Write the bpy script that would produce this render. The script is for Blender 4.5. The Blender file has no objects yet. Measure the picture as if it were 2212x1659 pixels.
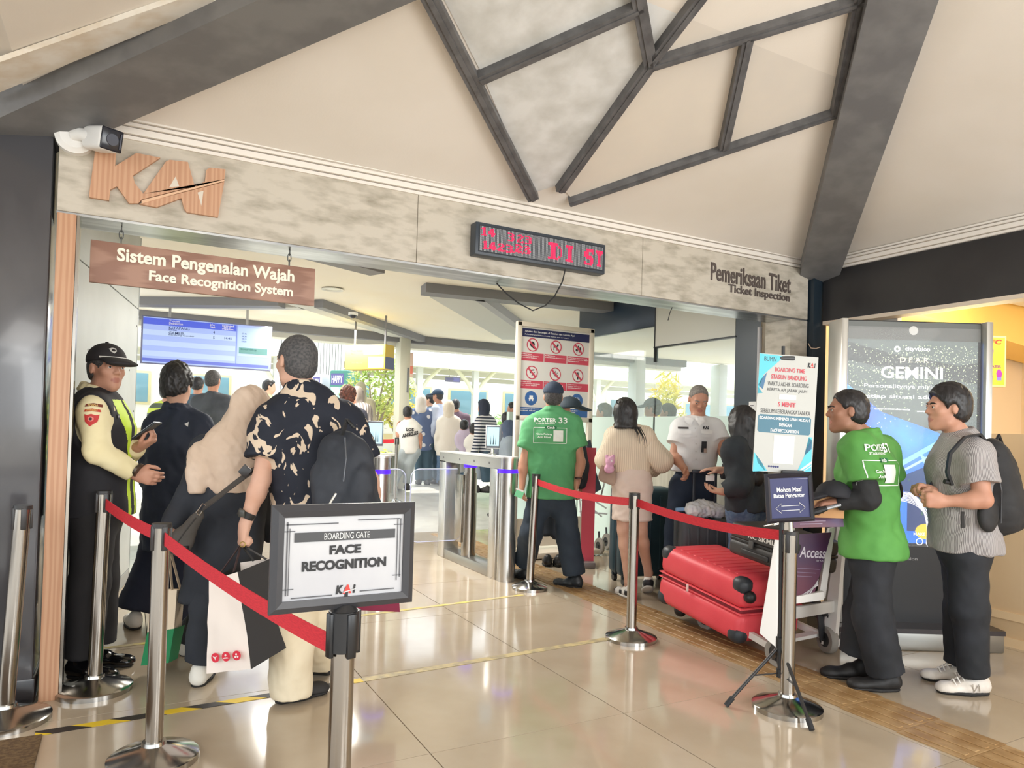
import bpy, bmesh, math, random
import numpy as np
from mathutils import Vector, Matrix
from mathutils.bvhtree import BVHTree

random.seed(7)
S = bpy.context.scene
COL = S.collection

# ---------------------------------------------------------------- camera
FPX, EYE = 1526.0, 1.33
YAW, PITCH, ROLL = math.radians(28.5), math.radians(1.0), 0.028
FW = Vector((math.sin(YAW) * math.cos(PITCH), math.cos(YAW) * math.cos(PITCH), math.sin(PITCH)))
_r0 = Vector((math.cos(YAW), -math.sin(YAW), 0)); _u0 = _r0.cross(FW)
RT = math.cos(ROLL) * _r0 + math.sin(ROLL) * _u0
UP = math.cos(ROLL) * _u0 - math.sin(ROLL) * _r0
cam_d = bpy.data.cameras.new('camera'); cam = bpy.data.objects.new('camera', cam_d); COL.objects.link(cam)
cam.matrix_world = Matrix(((RT.x, UP.x, -FW.x, 0), (RT.y, UP.y, -FW.y, 0), (RT.z, UP.z, -FW.z, EYE), (0, 0, 0, 1)))
cam_d.sensor_width = 36; cam_d.lens = 36 * FPX / 2212; cam_d.shift_y = (903 - 829.5) / 2212
cam_d.clip_start = 0.05; cam_d.clip_end = 300
S.camera = cam
# ---------------------------------------------------------------- world, sun, lamps, exposure
W = bpy.data.worlds.new('sky'); S.world = W; W.use_nodes = True
_bg = W.node_tree.nodes['Background']
_bg.inputs[0].default_value = (0.87, 0.945, 1.0, 1); _bg.inputs[1].default_value = 2.1
def lamp(name, kind, loc, aim, energy, color, size=1.0, size_y=None):
    d = bpy.data.lights.new(name, kind); d.energy = energy; d.color = color
    if kind == 'AREA':
        d.size = size
        if size_y: d.shape = 'RECTANGLE'; d.size_y = size_y
    if kind == 'SUN': d.angle = math.radians(2)
    o = bpy.data.objects.new(name, d); COL.objects.link(o); o.location = loc
    o.rotation_euler = (Vector(aim) - Vector(loc)).to_track_quat('-Z', 'Y').to_euler()
    return o
lamp('sun', 'SUN', (0, 30, 30), (-6, 21, 0), 4.5, (1, 0.95, 0.86))
for i, (x, y) in enumerate([(0.6, -1.6), (-2.6, 1.0), (4.2, -2.6), (1.0, -4.5)]):
    lamp('hall_lamp', 'AREA', (x, y, 2.66), (x + 0.25, y + 0.55, 0), 24, (1, 0.985, 0.96), 1.3)
lamp('shop_lamp', 'AREA', (7.2, 2.2, 2.75), (7.0, 2.6, 0), 80, (1, 0.91, 0.76), 1.2)
lamp('shop_cove', 'AREA', (6.4, 3.6, 1.9), (6.6, 3.2, 3.2), 30, (1, 0.86, 0.5), 0.8)
for x, y in ((1.6, -2.4), (4.0, -1.6)): lamp('ceiling_fill', 'AREA', (x, y, 1.7), (x * .6 + 1.0, 1.2, 3.5), 40, (0.97, 0.99, 1.0), 1.6)  # added fill lights that brighten the ceiling; the hall has no such fittings
for y in (6.2, 9.5): lamp('concourse_lamp', 'AREA', (2.2, y, 2.66), (2.2, y, 0), 90, (1, 0.97, 0.91), 1.2)
S.view_settings.view_transform = 'Standard'; S.view_settings.look = 'None'
S.view_settings.gamma = 1; S.view_settings.use_curve_mapping = False
S.view_settings.exposure = 0.46
S.cycles.max_bounces = 8; S.cycles.transparent_max_bounces = 12
try: S.cycles.use_denoising = True
except Exception: pass

# ---------------------------------------------------------------- calibrated reading of the photograph -> points in the place
def ray(x, y): return FW + RT * ((x - 1106) / FPX) - UP * ((y - 903) / FPX)
CAM = Vector((0, 0, EYE))
def at(x, y, w): return CAM + ray(x, y) * w                      # w metres deep
def flo(x, y, z=0.0):
    d = ray(x, y); return CAM + d * ((z - EYE) / d.z)
def onp(x, y, n, p):
    d = ray(x, y); n = Vector(n); return CAM + d * ((Vector(p) - CAM).dot(n) / d.dot(n))
def ony(x, y, Y): return onp(x, y, (0, 1, 0), (0, Y, 0))
def onx(x, y, X): return onp(x, y, (1, 0, 0), (X, 0, 0))

# ---------------------------------------------------------------- materials
def lin(c):
    r = []
    for v in c[:3]:
        v = v / 255.0
        r.append(v / 12.92 if v <= 0.04045 else ((v + 0.055) / 1.055) ** 2.4)
    return (*r, 1)
MATS = {}
def mat(name, c, rough=0.6, metal=0.0, c2=None, scale=8, stretch=(1, 1, 1), lo=0.4, hi=0.6, bump=0.0, bscale=60, emit=0, spec=0.5,
        trans=0.0, alpha=1.0, coat=0.0, detail=4, kind='noise', sheen=0.0, coords='Object'):
    if name in MATS: return MATS[name]
    m = bpy.data.materials.new(name); m.use_nodes = True; nt = m.node_tree; N = nt.nodes; L = nt.links
    b = N['Principled BSDF']; b.inputs['Base Color'].default_value = lin(c)
    b.inputs['Roughness'].default_value = rough; b.inputs['Metallic'].default_value = metal
    b.inputs['Specular IOR Level'].default_value = spec
    b.inputs['Transmission Weight'].default_value = trans; b.inputs['Alpha'].default_value = alpha
    b.inputs['Coat Weight'].default_value = coat; b.inputs['Coat Roughness'].default_value = 0.06
    b.inputs['Sheen Weight'].default_value = sheen
    if emit:
        b.inputs['Base Color'].default_value = (*[v * .2 for v in lin(c)[:3]], 1)
        b.inputs['Emission Color'].default_value = lin(c); b.inputs['Emission Strength'].default_value = emit
    if c2 or bump:
        tc = N.new('ShaderNodeTexCoord'); mp = N.new('ShaderNodeMapping'); mp.inputs['Scale'].default_value = stretch
        L.new(tc.outputs[coords], mp.inputs['Vector'])
    if c2:
        if kind == 'noise':
            t = N.new('ShaderNodeTexNoise'); t.inputs['Scale'].default_value = scale; t.inputs['Detail'].default_value = detail; out = t.outputs['Fac']
        elif kind == 'wave':
            t = N.new('ShaderNodeTexWave'); t.inputs['Scale'].default_value = scale; t.inputs['Distortion'].default_value = 0; out = t.outputs['Fac']
        elif kind == 'grain':
            t = N.new('ShaderNodeTexWave'); t.inputs['Scale'].default_value = scale; t.inputs['Distortion'].default_value = 6
            t.inputs['Detail'].default_value = 3; t.inputs['Detail Scale'].default_value = 1.5; out = t.outputs['Fac']
        else:
            t = N.new('ShaderNodeTexVoronoi'); t.inputs['Scale'].default_value = scale; out = t.outputs['Distance']
        L.new(mp.outputs[0], t.inputs['Vector'])
        cr = N.new('ShaderNodeValToRGB'); e = cr.color_ramp.elements
        e[0].position = lo; e[0].color = lin(c); e[1].position = hi; e[1].color = lin(c2)
        L.new(out, cr.inputs[0]); L.new(cr.outputs[0], b.inputs['Emission Color' if emit else 'Base Color'])
    if bump:
        t2 = N.new('ShaderNodeTexNoise'); t2.inputs['Scale'].default_value = bscale; t2.inputs['Detail'].default_value = 3
        L.new(mp.outputs[0], t2.inputs['Vector'])
        bp = N.new('ShaderNodeBump'); bp.inputs['Strength'].default_value = bump; bp.inputs['Distance'].default_value = 0.01
        L.new(t2.outputs['Fac'], bp.inputs['Height']); L.new(bp.outputs[0], b.inputs['Normal'])
    MATS[name] = m; return m
def P(c, rough=0.6, metal=0.0, **k):
    return mat('m_%d_%d_%d_%g_%g%s' % (*c, rough, metal, ''.join(sorted('%s%s' % i for i in k.items()))), c, rough, metal, **k)
WHITE = P((244, 243, 240), 0.5); BLACK = P((24, 24, 26), 0.5); STEEL = P((164, 157, 148), 0.2, 1.0); DSTEEL = P((120, 120, 122), 0.3, 1.0)
def stripes(name, c, c2, scale, rough=.8):                                   # fine vertical cloth stripes that follow the side the cloth faces
    m = mat(name, c, rough, c2=c2, scale=scale, kind='wave', lo=.35, hi=.65); nt = m.node_tree; N = nt.nodes; L = nt.links; w = N['Wave Texture']; tc = N['Texture Coordinate']
    g = N.new('ShaderNodeNewGeometry'); d = []
    for src, v in ((tc.outputs['Object'], RT), (tc.outputs['Object'], FW), (g.outputs['Normal'], RT)):
        q = N.new('ShaderNodeVectorMath'); q.operation = 'DOT_PRODUCT'; q.inputs[1].default_value = (v[0], v[1], 0); L.new(src, q.inputs[0]); d.append(q.outputs['Value'])
    a = N.new('ShaderNodeMath'); a.operation = 'ABSOLUTE'; L.new(d[2], a.inputs[0]); k = N.new('ShaderNodeMath'); k.operation = 'GREATER_THAN'; k.inputs[1].default_value = .72; L.new(a.outputs[0], k.inputs[0])
    x = N.new('ShaderNodeMix'); L.new(k.outputs[0], x.inputs[0]); L.new(d[0], x.inputs[2]); L.new(d[1], x.inputs[3]); cb = N.new('ShaderNodeCombineXYZ'); L.new(x.outputs[0], cb.inputs[0]); L.new(cb.outputs[0], w.inputs['Vector']); return m
RUBBER = P((38, 38, 40), 0.7); GREYP = P((120, 120, 122), 0.5)

# ---------------------------------------------------------------- mesh building
class MB:
    def __init__(s): s.bm = bmesh.new()
    def _add(s, verts, mtx, mi):
        for v in verts: v.co = mtx @ v.co
        for f in {f for v in verts for f in v.link_faces}: f.material_index = mi
        return s
    def box(s, c, d, rot=None, bev=0.0, mi=0, seg=2):
        r = bmesh.ops.create_cube(s.bm, size=1)['verts']
        M = Matrix.Translation(Vector(c)) @ (rot.to_4x4() if rot else Matrix())
        for v in r: v.co = Vector((v.co.x * d[0], v.co.y * d[1], v.co.z * d[2]))
        if bev:
            es = list({e for v in r for e in v.link_edges})
            q = bmesh.ops.bevel(s.bm, geom=es, offset=min(bev, min(d) * 0.49), segments=seg, affect='EDGES', profile=0.5)
            r = list({v for f in q['faces'] for v in f.verts} | {v for v in r if v.is_valid})
        return s._add(r, M, mi)
    def cyl(s, p0, p1, r0, r1=None, n=20, mi=0, caps=True):
        p0 = Vector(p0); p1 = Vector(p1); r1 = r0 if r1 is None else r1; d = p1 - p0
        r = bmesh.ops.create_cone(s.bm, cap_ends=caps, segments=n, radius1=r0, radius2=r1, depth=d.length)['verts']
        return s._add(r, Matrix.Translation((p0 + p1) / 2) @ d.to_track_quat('Z', 'Y').to_matrix().to_4x4(), mi)
    def sph(s, c, r, sc=(1, 1, 1), n=16, mi=0, rot=None):
        v = bmesh.ops.create_uvsphere(s.bm, u_segments=n, v_segments=max(6, n // 2), radius=r)['verts']
        M = Matrix.Translation(Vector(c)) @ (rot.to_4x4() if rot else Matrix()) @ Matrix.Diagonal((*sc, 1))
        return s._add(v, M, mi)
    def lathe(s, prof, c=(0, 0, 0), n=32, mi=0):
        rings = []
        for r, z in prof:
            rings.append([s.bm.verts.new((c[0] + r * math.cos(2 * math.pi * i / n), c[1] + r * math.sin(2 * math.pi * i / n), c[2] + z)) for i in range(n)] if r > 1e-6
                         else [s.bm.verts.new((c[0], c[1], c[2] + z))])
        for a, b in zip(rings, rings[1:]):
            for i in range(n):
                j = (i + 1) % n
                if len(a) == 1 and len(b) == 1: continue
                if len(a) == 1: f = s.bm.faces.new((a[0], b[j], b[i]))
                elif len(b) == 1: f = s.bm.faces.new((a[i], a[j], b[0]))
                else: f = s.bm.faces.new((a[i], a[j], b[j], b[i]))
                f.material_index = mi
        return s
    def tube(s, pts, r, n=8, mi=0, closed=False):
        pts = [Vector(p) for p in pts]; m = len(pts); rr = r if isinstance(r, (list, tuple)) else [r] * m
        rings = []; up = Vector((0.13, 0.21, 0.97))
        for i, p in enumerate(pts):
            a = pts[(i - 1) % m] if (i or closed) else p; b = pts[(i + 1) % m] if (i < m - 1 or closed) else p
            t = (b - a).normalized(); x = t.cross(up)
            if x.length < 1e-3: x = t.cross(Vector((1, 0, 0)))
            x.normalize(); y = t.cross(x)
            rings.append([s.bm.verts.new(p + (x * math.cos(2 * math.pi * k / n) + y * math.sin(2 * math.pi * k / n)) * rr[i]) for k in range(n)])
        pr = list(zip(rings, rings[1:])) + ([(rings[-1], rings[0])] if closed else [])
        for a, b in pr:
            for k in range(n):
                f = s.bm.faces.new((a[k], a[(k + 1) % n], b[(k + 1) % n], b[k])); f.material_index = mi
        if not closed:
            for q in (rings[0][::-1], rings[-1]):
                f = s.bm.faces.new(q); f.material_index = mi
        return s
    def prism(s, pts, vec, mi=0):
        vec = Vector(vec); a = [s.bm.verts.new(Vector(p)) for p in pts]; b = [s.bm.verts.new(Vector(p) + vec) for p in pts]; n = len(pts)
        fs = [s.bm.faces.new(a), s.bm.faces.new(b[::-1])] + [s.bm.faces.new((a[i], b[i], b[(i + 1) % n], a[(i + 1) % n])) for i in range(n)]
        for f in fs: f.material_index = mi
        return s
    def ribbon(s, pts, up, w, th, mi=0):                                       # flat band along pts
        up = Vector(up).normalized(); q = []
        for i, p in enumerate(pts):
            p = Vector(p); t = (Vector(pts[min(i + 1, len(pts) - 1)]) - Vector(pts[max(i - 1, 0)])).normalized(); n = t.cross(up).normalized()
            q.append([s.bm.verts.new(p + up * (w / 2 * a) + n * (th / 2 * b)) for a, b in ((1, 1), (1, -1), (-1, -1), (-1, 1))])
        for a, b in zip(q, q[1:]):
            for k in range(4): s.bm.faces.new((a[k], a[(k + 1) % 4], b[(k + 1) % 4], b[k])).material_index = mi
        s.bm.faces.new(q[0][::-1]); s.bm.faces.new(q[-1]); return s
    def build(s, name, m, parent=None, loc=None, smooth=True, ang=35):
        bmesh.ops.recalc_face_normals(s.bm, faces=s.bm.faces[:])
        me = bpy.data.meshes.new(name); s.bm.to_mesh(me); s.bm.free()
        for x in (m if isinstance(m, (list, tuple)) else [m]): me.materials.append(x)
        if smooth:
            me.polygons.foreach_set('use_smooth', [True] * len(me.polygons)); me.set_sharp_from_angle(angle=math.radians(ang))
        o = bpy.data.objects.new(name, me); COL.objects.link(o)
        if parent: o.parent = parent
        if loc is not None: o.location = loc
        return o
def tag(o, label=None, cat=None, group=None, kind=None):
    if label: o['label'] = label
    if cat: o['category'] = cat
    if group: o['group'] = group
    if kind: o['kind'] = kind
    return o
def thing(name, label, cat, loc=(0, 0, 0), rz=0.0, group=None, mtx=None):
    o = bpy.data.objects.new(name, None); COL.objects.link(o); o.empty_display_size = 0.1
    if mtx is not None: o.matrix_world = mtx
    else: o.location = loc; o.rotation_euler = (0, 0, rz)
    return tag(o, label, cat, group)
def struct(name, mb, m, parent=None, **k):
    o = mb.build(name, m, parent, **k)
    if not parent: o['kind'] = 'structure'
    return o
def kids(o): return [c for c in bpy.data.objects if c.parent == o]
def copy_tree(o, parent=None):
    c = o.copy(); COL.objects.link(c)
    if parent: c.parent = parent
    for ch in list(o.children): copy_tree(ch, c)
    return c
# lettering: a thin mesh in the local x-z plane, front to -y
_TC = {}
def text_mesh(s, bold=0.0, shear=0.0, spacing=1.0, res=3, align='CENTER', ext=0.0):
    c = bpy.data.curves.new('t', 'FONT'); c.body = s; c.size = 1; c.offset = bold; c.shear = shear; c.resolution_u = res
    c.space_character = spacing; c.align_x = align; c.extrude = ext
    o = bpy.data.objects.new('t', c); me = bpy.data.meshes.new_from_object(o)
    bpy.data.objects.remove(o); bpy.data.curves.remove(c)
    n = len(me.vertices); v = np.zeros(n * 3, np.float32); me.vertices.foreach_get('co', v); v = v.reshape(-1, 3)
    return me, v
def txt(par, s, x, z, w, h, m, y=-0.003, bold=0.01, shear=0.0, depth=0.0, slope=0.0, name='lettering', spacing=1.0, mirror=False):
    me, v = text_mesh(s, bold, shear, spacing, ext=0.5 if depth else 0)
    lo, hi = v.min(0), v.max(0); d = np.maximum(hi - lo, 1e-6)
    q = np.empty_like(v); sx = w / d[0]
    q[:, 0] = (v[:, 0] - (lo[0] + hi[0]) / 2) * sx * (-1 if mirror else 1); sz = h / d[1] if h else sx
    q[:, 2] = (v[:, 1] - (lo[1] + hi[1]) / 2) * sz + q[:, 0] * slope
    q[:, 1] = -(v[:, 2]) * depth
    me.vertices.foreach_set('co', q.ravel()); me.update(); me.materials.clear(); me.materials.append(m); me.name = name
    o = bpy.data.objects.new(name, me); COL.objects.link(o); o.parent = par; o.location = (x, y, z); return o
def flat(par, name, pts, m, y=-0.002, th=0.001):                                # printed / applied shape in the local x-z plane
    b = MB(); b.prism([(x, 0, z) for x, z in pts], (0, -th, 0)); return b.build(name, m, par, loc=(0, y, 0), smooth=False)
def rect(x0, z0, x1, z1): return [(x0, z0), (x1, z0), (x1, z1), (x0, z1)]
def ringpts(x, z, r, n=24, sx=1): return [(x + r * sx * math.cos(2 * math.pi * i / n), z + r * math.sin(2 * math.pi * i / n)) for i in range(n)]

# ================================================================ the room
CREAM = mat('ceiling_paint', (240, 234, 226), 0.75, c2=(232, 225, 215), scale=1.3, lo=0.35, hi=0.7, bump=0.05, bscale=90)
BEAM = mat('beam_paint', (126, 126, 127), 0.55, c2=(112, 112, 114), scale=5, bump=0.04)
TILE = mat('floor_tile', (190, 175, 154), 0.12, c2=(180, 163, 140), scale=2.2, lo=0.35, hi=0.65, coat=0.3)
JOINT = P((64, 56, 50), 0.9)
FASC = mat('weathered_board', (204, 196, 182), 0.62, c2=(158, 150, 134), scale=7, stretch=(1, 1, 2.8), lo=0.44, hi=0.76, bump=0.15, bscale=40, detail=10)
WOOD = mat('light_wood', (200, 166, 140), 0.5, c2=(186, 148, 120), scale=9, stretch=(1.2, 1, 0.12), kind='grain', lo=0.2, hi=0.8)
WOODV = mat('post_wood', (206, 162, 130), 0.5, c2=(194, 146, 114), scale=14, stretch=(1, 1, 0.06), kind='grain', lo=0.2, hi=0.8)
PANELW = mat('wall_panel', (184, 188, 186), 0.5, c2=(176, 180, 178), scale=2)
STONE = mat('dark_stone', (72, 72, 76), 0.18, c2=(96, 95, 98), scale=2.2, stretch=(1, 1, 0.5), lo=0.4, hi=0.75, detail=6, coat=0.3)
NAVYW = P((38, 52, 68), 0.35)
CREAMW = P((240, 220, 188), 0.45)
INNERC = mat('inner_ceiling_paint', (244, 240, 228), 0.7, c2=(240, 230, 206), scale=0.6, lo=0.3, hi=0.7)
FY = 3.95                                        # plane of the ticket gate's front board
APEX = Vector((2.28, 1.22, 3.73)); ZB = 2.77

# floor and its tiles
b = MB(); b.box((2, 2.1, -0.08), (26, 12.4, 0.12)); floor = struct('floor', b, JOINT)
tm = MB(); tm.box((0, 0, 0), (0.9805, 0.9805, 0.02)); t0 = tm.build('tile', TILE, floor)
X0, Y0, PT = 1.13 + 0.4925, 2.70 + 0.4925, 0.985
first = True
for i in range(-6, 9):
    for j in range(-5, 6):
        o = t0 if first else t0.copy()
        if not first: COL.objects.link(o)
        first = False; o.location = (X0 + i * PT, Y0 + j * PT, -0.01); o.rotation_euler = (0, 0, (i * 7 + j * 3) % 4 * math.pi / 2)
# platform ramp and raised platform beyond the gate
b = MB(); b.prism([(-6, 8.3, -0.02), (-6, 11.2, 0.33), (-6, 26, 0.33), (-6, 26, -0.3), (-6, 8.3, -0.3)], (24, 0, 0))
struct('floor_platform', b, mat('platform_floor', (206, 204, 198), 0.25, c2=(190, 188, 182), scale=3))
# tactile strip laid on the tiles
TACT = mat('tactile_paving', (172, 140, 98), 0.45, c2=(150, 116, 74), scale=9, bump=0.15, bscale=120)
tb = MB(); tb.box((0, 0, 0.003), (0.33, 0.296, 0.006), bev=0.001, seg=1)
for k in range(4): tb.box((-0.115 + k * 0.077, 0, 0.0075), (0.034, 0.27, 0.005), bev=0.002, seg=1)
tt = tb.build('tactile_tile', TACT, floor, smooth=False)
for k in range(25):
    o = tt if k == 0 else tt.copy()
    if k: COL.objects.link(o)
    o.location = (3.255 + 0.012 * k, 0.95 + 0.3 * k, 0)
# hazard tapes stuck to the floor
HAZ = mat('hazard_stripes', (226, 192, 44), 0.6, c2=(46, 38, 34), scale=2.0, stretch=(1, 1.6, 1), kind='wave', lo=0.49, hi=0.51); HAZ.node_tree.nodes['Wave Texture'].bands_direction = 'DIAGONAL'
def tape(p, q, w, m, label):
    p = Vector(p); q = Vector(q); n = Vector((-(q - p).y, (q - p).x, 0)).normalized() * w / 2; b = MB()
    b.prism([p - n, q - n, q + n, p + n], (0, 0, 0.0012)); return tag(b.build('floor_tape', m, smooth=False), label, 'tape')
tape((-0.30, 3.56, 0.001), (1.12, 3.63, 0.001), 0.055, HAZ, 'yellow and black hazard tape on the floor in front of the wooden post')
tape((1.12, 3.63, 0.001), (2.76, 3.72, 0.001), 0.055, mat('worn_tape', (196, 178, 128), 0.6, c2=(160, 146, 116), scale=14), 'worn pale grey and yellow tape running on along the hazard tape')
tape((-0.29, 4.71, 0.001), (2.86, 4.99, 0.001), 0.04, mat('worn_tape_2', (206, 190, 100), 0.6, c2=(190, 176, 140), scale=9), 'worn yellow floor tape just in front of the steel turnstiles')
b = MB(); b.box((-0.95, 2.95, 0.006), (1.36, 1.15, 0.012), bev=0.004)
tag(b.build('door_mat', mat('mat_pile', (122, 96, 62), 0.95, c2=(98, 74, 46), scale=60, bump=0.5, bscale=300)), 'brown pile mat on the floor before the dark stone column', 'mat')

# front board over the gate: four panels, steel underside, crown moulding
b = MB(); b.box((2.28, FY + 0.13, 2.51), (5.22, 0.22, 0.40)); head = struct('wall_front', b, PANELW)
for x0, x1 in ((-0.33, 1.47), (1.47, 3.16), (3.16, 4.89)):
    b = MB(); b.box(((x0 + x1) / 2, FY + 0.011, 2.515), (x1 - x0 - 0.003, 0.022, 0.41), bev=0.002, seg=1); b.build('panel', FASC, head)
b = MB(); b.box((2.28, FY + 0.135, 2.304), (5.22, 0.25, 0.012)); b.build('soffit_plate', mat('soffit_steel', (206, 208, 208), 0.3, 0.9, c2=(168, 170, 172), scale=2, stretch=(1, 6, 1)), head)
def crown(name, p, q, out):
    p = Vector(p); q = Vector(q); o = Vector(out); b = MB()
    for dz, dd, h in ((0.0, 0.012, 0.018), (0.022, 0.03, 0.03), (0.056, 0.045, 0.016), (0.076, 0.06, 0.012)):
        c = [p + o * -0.01 + Vector((0, 0, dz)), p + o * dd + Vector((0, 0, dz)), p + o * dd + Vector((0, 0, dz + h)), p + o * -0.01 + Vector((0, 0, dz + h))]
        b.prism(c, q - p)
    return struct(name, b, P((240, 234, 226), 0.5), smooth=False)
crown('trim_1', (-0.30, FY, 2.705), (4.92, FY, 2.725), (0, -1, 0))
crown('trim_2', (5.0, 3.9, 2.71), (5.0, -1.5, 2.71), (-1, 0, 0))
b = MB(); b.box((2.28, FY + 0.1, 2.84), (5.6, 0.2, 0.2)); struct('wall_upper', b, CREAM)

# pyramid ceiling over the hall, hip beams, skylight frames
cs = [Vector((-0.45, FY, ZB)), Vector((5.05, FY, ZB)), Vector((5.05, -1.5, ZB)), Vector((-0.45, -1.5, ZB))]
for n, i in (('front', 0), ('right', 1), ('back', 2), ('left', 3)):
    b = MB(); b.prism([cs[i], cs[(i + 1) % 4], APEX], (0, 0, 0.08)); struct('ceiling_' + n, b, CREAM, smooth=False)
b = MB()
for x0, x1, y0, y1 in ((-5, -0.45, -3.2, 3.95), (5.05, 10, -3.2, 3.95), (-0.45, 5.05, -3.2, -1.5)):
    b.box(((x0 + x1) / 2, (y0 + y1) / 2, ZB + 0.06), (x1 - x0, y1 - y0, 0.1))
struct('ceiling_hall', b, CREAM)
def hip(name, c, w, d):
    c = Vector(c); t = (APEX - c).normalized(); s = t.cross(Vector((0, 0, 1))).normalized(); u = s.cross(t).normalized(); b = MB()
    q = c - t * 0.25; a = [q - s * w / 2 - u * d, q + s * w / 2 - u * d, q + s * w / 2 + u * 0.05, q - s * w / 2 + u * 0.05]
    b.prism(a, APEX + t * 0.1 - q); return struct(name, b, BEAM, smooth=False)
hip('beam_front_left', cs[0] + Vector((0.02, -0.02, 0)), 0.34, 0.13); hip('beam_front_right', cs[1] + Vector((-0.05, 0, 0)), 0.30, 0.14)
hip('beam_back_left', cs[3], 0.3, 0.13); hip('beam_back_right', cs[2], 0.3, 0.13)
LN = Vector((-0.359, 0, 1)).normalized(); lf = lambda x, y: onp(x, y, LN, cs[0] - LN * 0.004)
b = MB(); b.prism([lf(-30, 132), lf(-30, 200), lf(470, -8), lf(410, -22)], -LN * 0.02)
struct('trim_3', b, mat('peeling_trim', (242, 238, 230), 0.6, c2=(226, 214, 196), scale=6), smooth=False)
FN = Vector((0, 0.359, 1)).normalized()
def fac(x, y, off=0.0): return onp(x, y, FN, Vector((0, FY, ZB)) - FN * off)
PANE = mat('dusty_pane', (232, 234, 234), 0.4, c2=(206, 207, 204), scale=7, lo=0.35, hi=0.72, detail=9, bump=0.1)
PANE2 = mat('dusty_pane_warm', (236, 228, 216), 0.5, c2=(222, 216, 208), scale=1.6, lo=0.3, hi=0.7, detail=6)
sky = thing('skylight', 'angular grey framed skylight with dusty panes let into the sloping cream ceiling', 'skylight', fac(1500, 150))
FRM = mat('frame_paint', (108, 108, 110), 0.5, c2=(92, 92, 94), scale=12, bump=0.1)
def skpane(pts, m):
    b = MB(); b.prism([fac(*p, 0.004) - sky.location for p in pts], -FN * 0.006); b.build('pane', m, sky, smooth=False)
skpane([(930, -60), (1380, -60), (1370, 10), (1038, 152)], PANE)
skpane([(1042, 160), (1370, 14), (1398, 128), (1206, 398), (1150, 415)], PANE)
skpane([(1385, -60), (1530, -60), (1404, 116), (1385, 20)], PANE)
skpane([(1408, 124), (1535, -60), (1870, -60), (1850, -8)], PANE2)
skpane([(1212, 402), (1404, 132), (1608, 66), (1562, 308), (1232, 424)], PANE2)
skpane([(1612, 66), (1846, -6), (1802, 234), (1564, 308)], PANE2)
def skbar(p, q, w=0.062, d=0.055):
    a, c = fac(*p) - sky.location, fac(*q) - sky.location; t = (c - a).normalized(); s = t.cross(FN).normalized() * w / 2; b = MB()
    b.prism([a - s, a + s, a + s - FN * d, a - s - FN * d], c - a); s2 = s * 0.35
    b.prism([a - s2 - FN * d, a + s2 - FN * d, a + s2 - FN * (d + 0.006), a - s2 - FN * (d + 0.006)], c - a)
    b.build('frame_bar', FRM, sky, smooth=False)
for p, q, w in (((905, -60), (1150, 418), .07), ((1034, 158), (1385, 2), .055), ((1368, -60), (1402, 128), .065), ((1412, 112), (1208, 400), .06), ((1402, 122), (1540, -60), .055),
             ((1404, 128), (1870, -14), .055), ((1228, 428), (1812, 231), .045), ((1612, 66), (1560, 308), .055), ((1858, -60), (1800, 238), .05)):
    skbar(p, q, w)

# left: stone column, wooden gate post, panel wall
b = MB(); b.box((-0.74, 4.26, 1.4), (0.78, 0.64, 2.8), bev=0.01); struct('column_left', b, STONE)
b = MB(); b.box((-0.74, 4.26, 0.06), (0.80, 0.65, 0.12), bev=0.01); struct('baseboard_column', b, P((40, 38, 40), 0.25))
b = MB(); b.box((-0.287, FY + 0.05, 1.15), (0.078, 0.1, 2.3), bev=0.002); post = struct('trim_4', b, WOODV)
b = MB(); b.box((-0.240, FY + 0.06, 1.15), (0.012, 0.11, 2.3)); b.build('edge_strip', STEEL, post)
wl = thing('wall_left', None, None, (-0.38, 4.15, 0)); wl['kind'] = 'structure'
wd = Vector((0.05 + 0.38, 6.63 - 4.15, 0)); wa = math.atan2(wd.y, wd.x); wl.rotation_euler = (0, 0, wa)
L_ = wd.length
for z0, z1 in ((0.0, 0.10), (0.105, 2.245), (2.25, 2.84)):
    b = MB(); b.box((L_ / 2, 0.03, (z0 + z1) / 2), (L_, 0.05, z1 - z0 - 0.002), bev=0.002, seg=1); b.build('panel', PANELW if z0 else P((150, 152, 152), 0.4), wl)
b = MB(); b.box((L_ + 0.004, 0.03, 1.42), (0.008, 0.056, 2.84)); b.build('edge_strip', P((180, 184, 186), 0.35, 0.6), wl)
b = MB()
for x, z in ((L_ - 0.05, 2.6), (L_ - 0.05, 2.45), (L_ - 0.06, 2.1), (L_ - 0.3, 1.72), (0.9, 1.75), (L_ - 0.06, 1.4)): b.sph((x, 0.004, z), 0.008, (1, 0.4, 1), 8)
b.build('screw', P((70, 70, 70), 0.4, 0.8), wl)

# inner ceiling beyond the gate with its ribs
b = MB(); b.box((3.5, 7.65, 2.90), (16, 6.9, 0.1)); ic = struct('ceiling_inner', b, INNERC)
def rib(p, q, w, d, m, name='rib'):
    p = Vector((*p, 2.85)); q = Vector((*q, 2.85)); t = (q - p).normalized(); s = Vector((-t.y, t.x, 0)) * w / 2; b = MB()
    b.prism([p - s, p + s, p + s - Vector((0, 0, d)), p - s - Vector((0, 0, d))], q - p); b.build(name, m, ic, smooth=False)
RB = P((196, 196, 190), 0.6); RD = P((126, 126, 130), 0.55)
rib((1.98, 8.63), (4.23, 11.0), 0.12, 0.10, RD); rib((1.75, 8.75), (4.0, 11.1), 0.30, 0.06, RB)
rib((3.1, 7.2), (5.45, 9.93), 0.5, 0.06, RB); rib((3.35, 7.0), (5.75, 9.75), 0.10, 0.10, P((168, 168, 172), 0.6)); rib((2.7, 7.02), (5.2, 6.72), 0.22, 0.10, RD)
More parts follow.
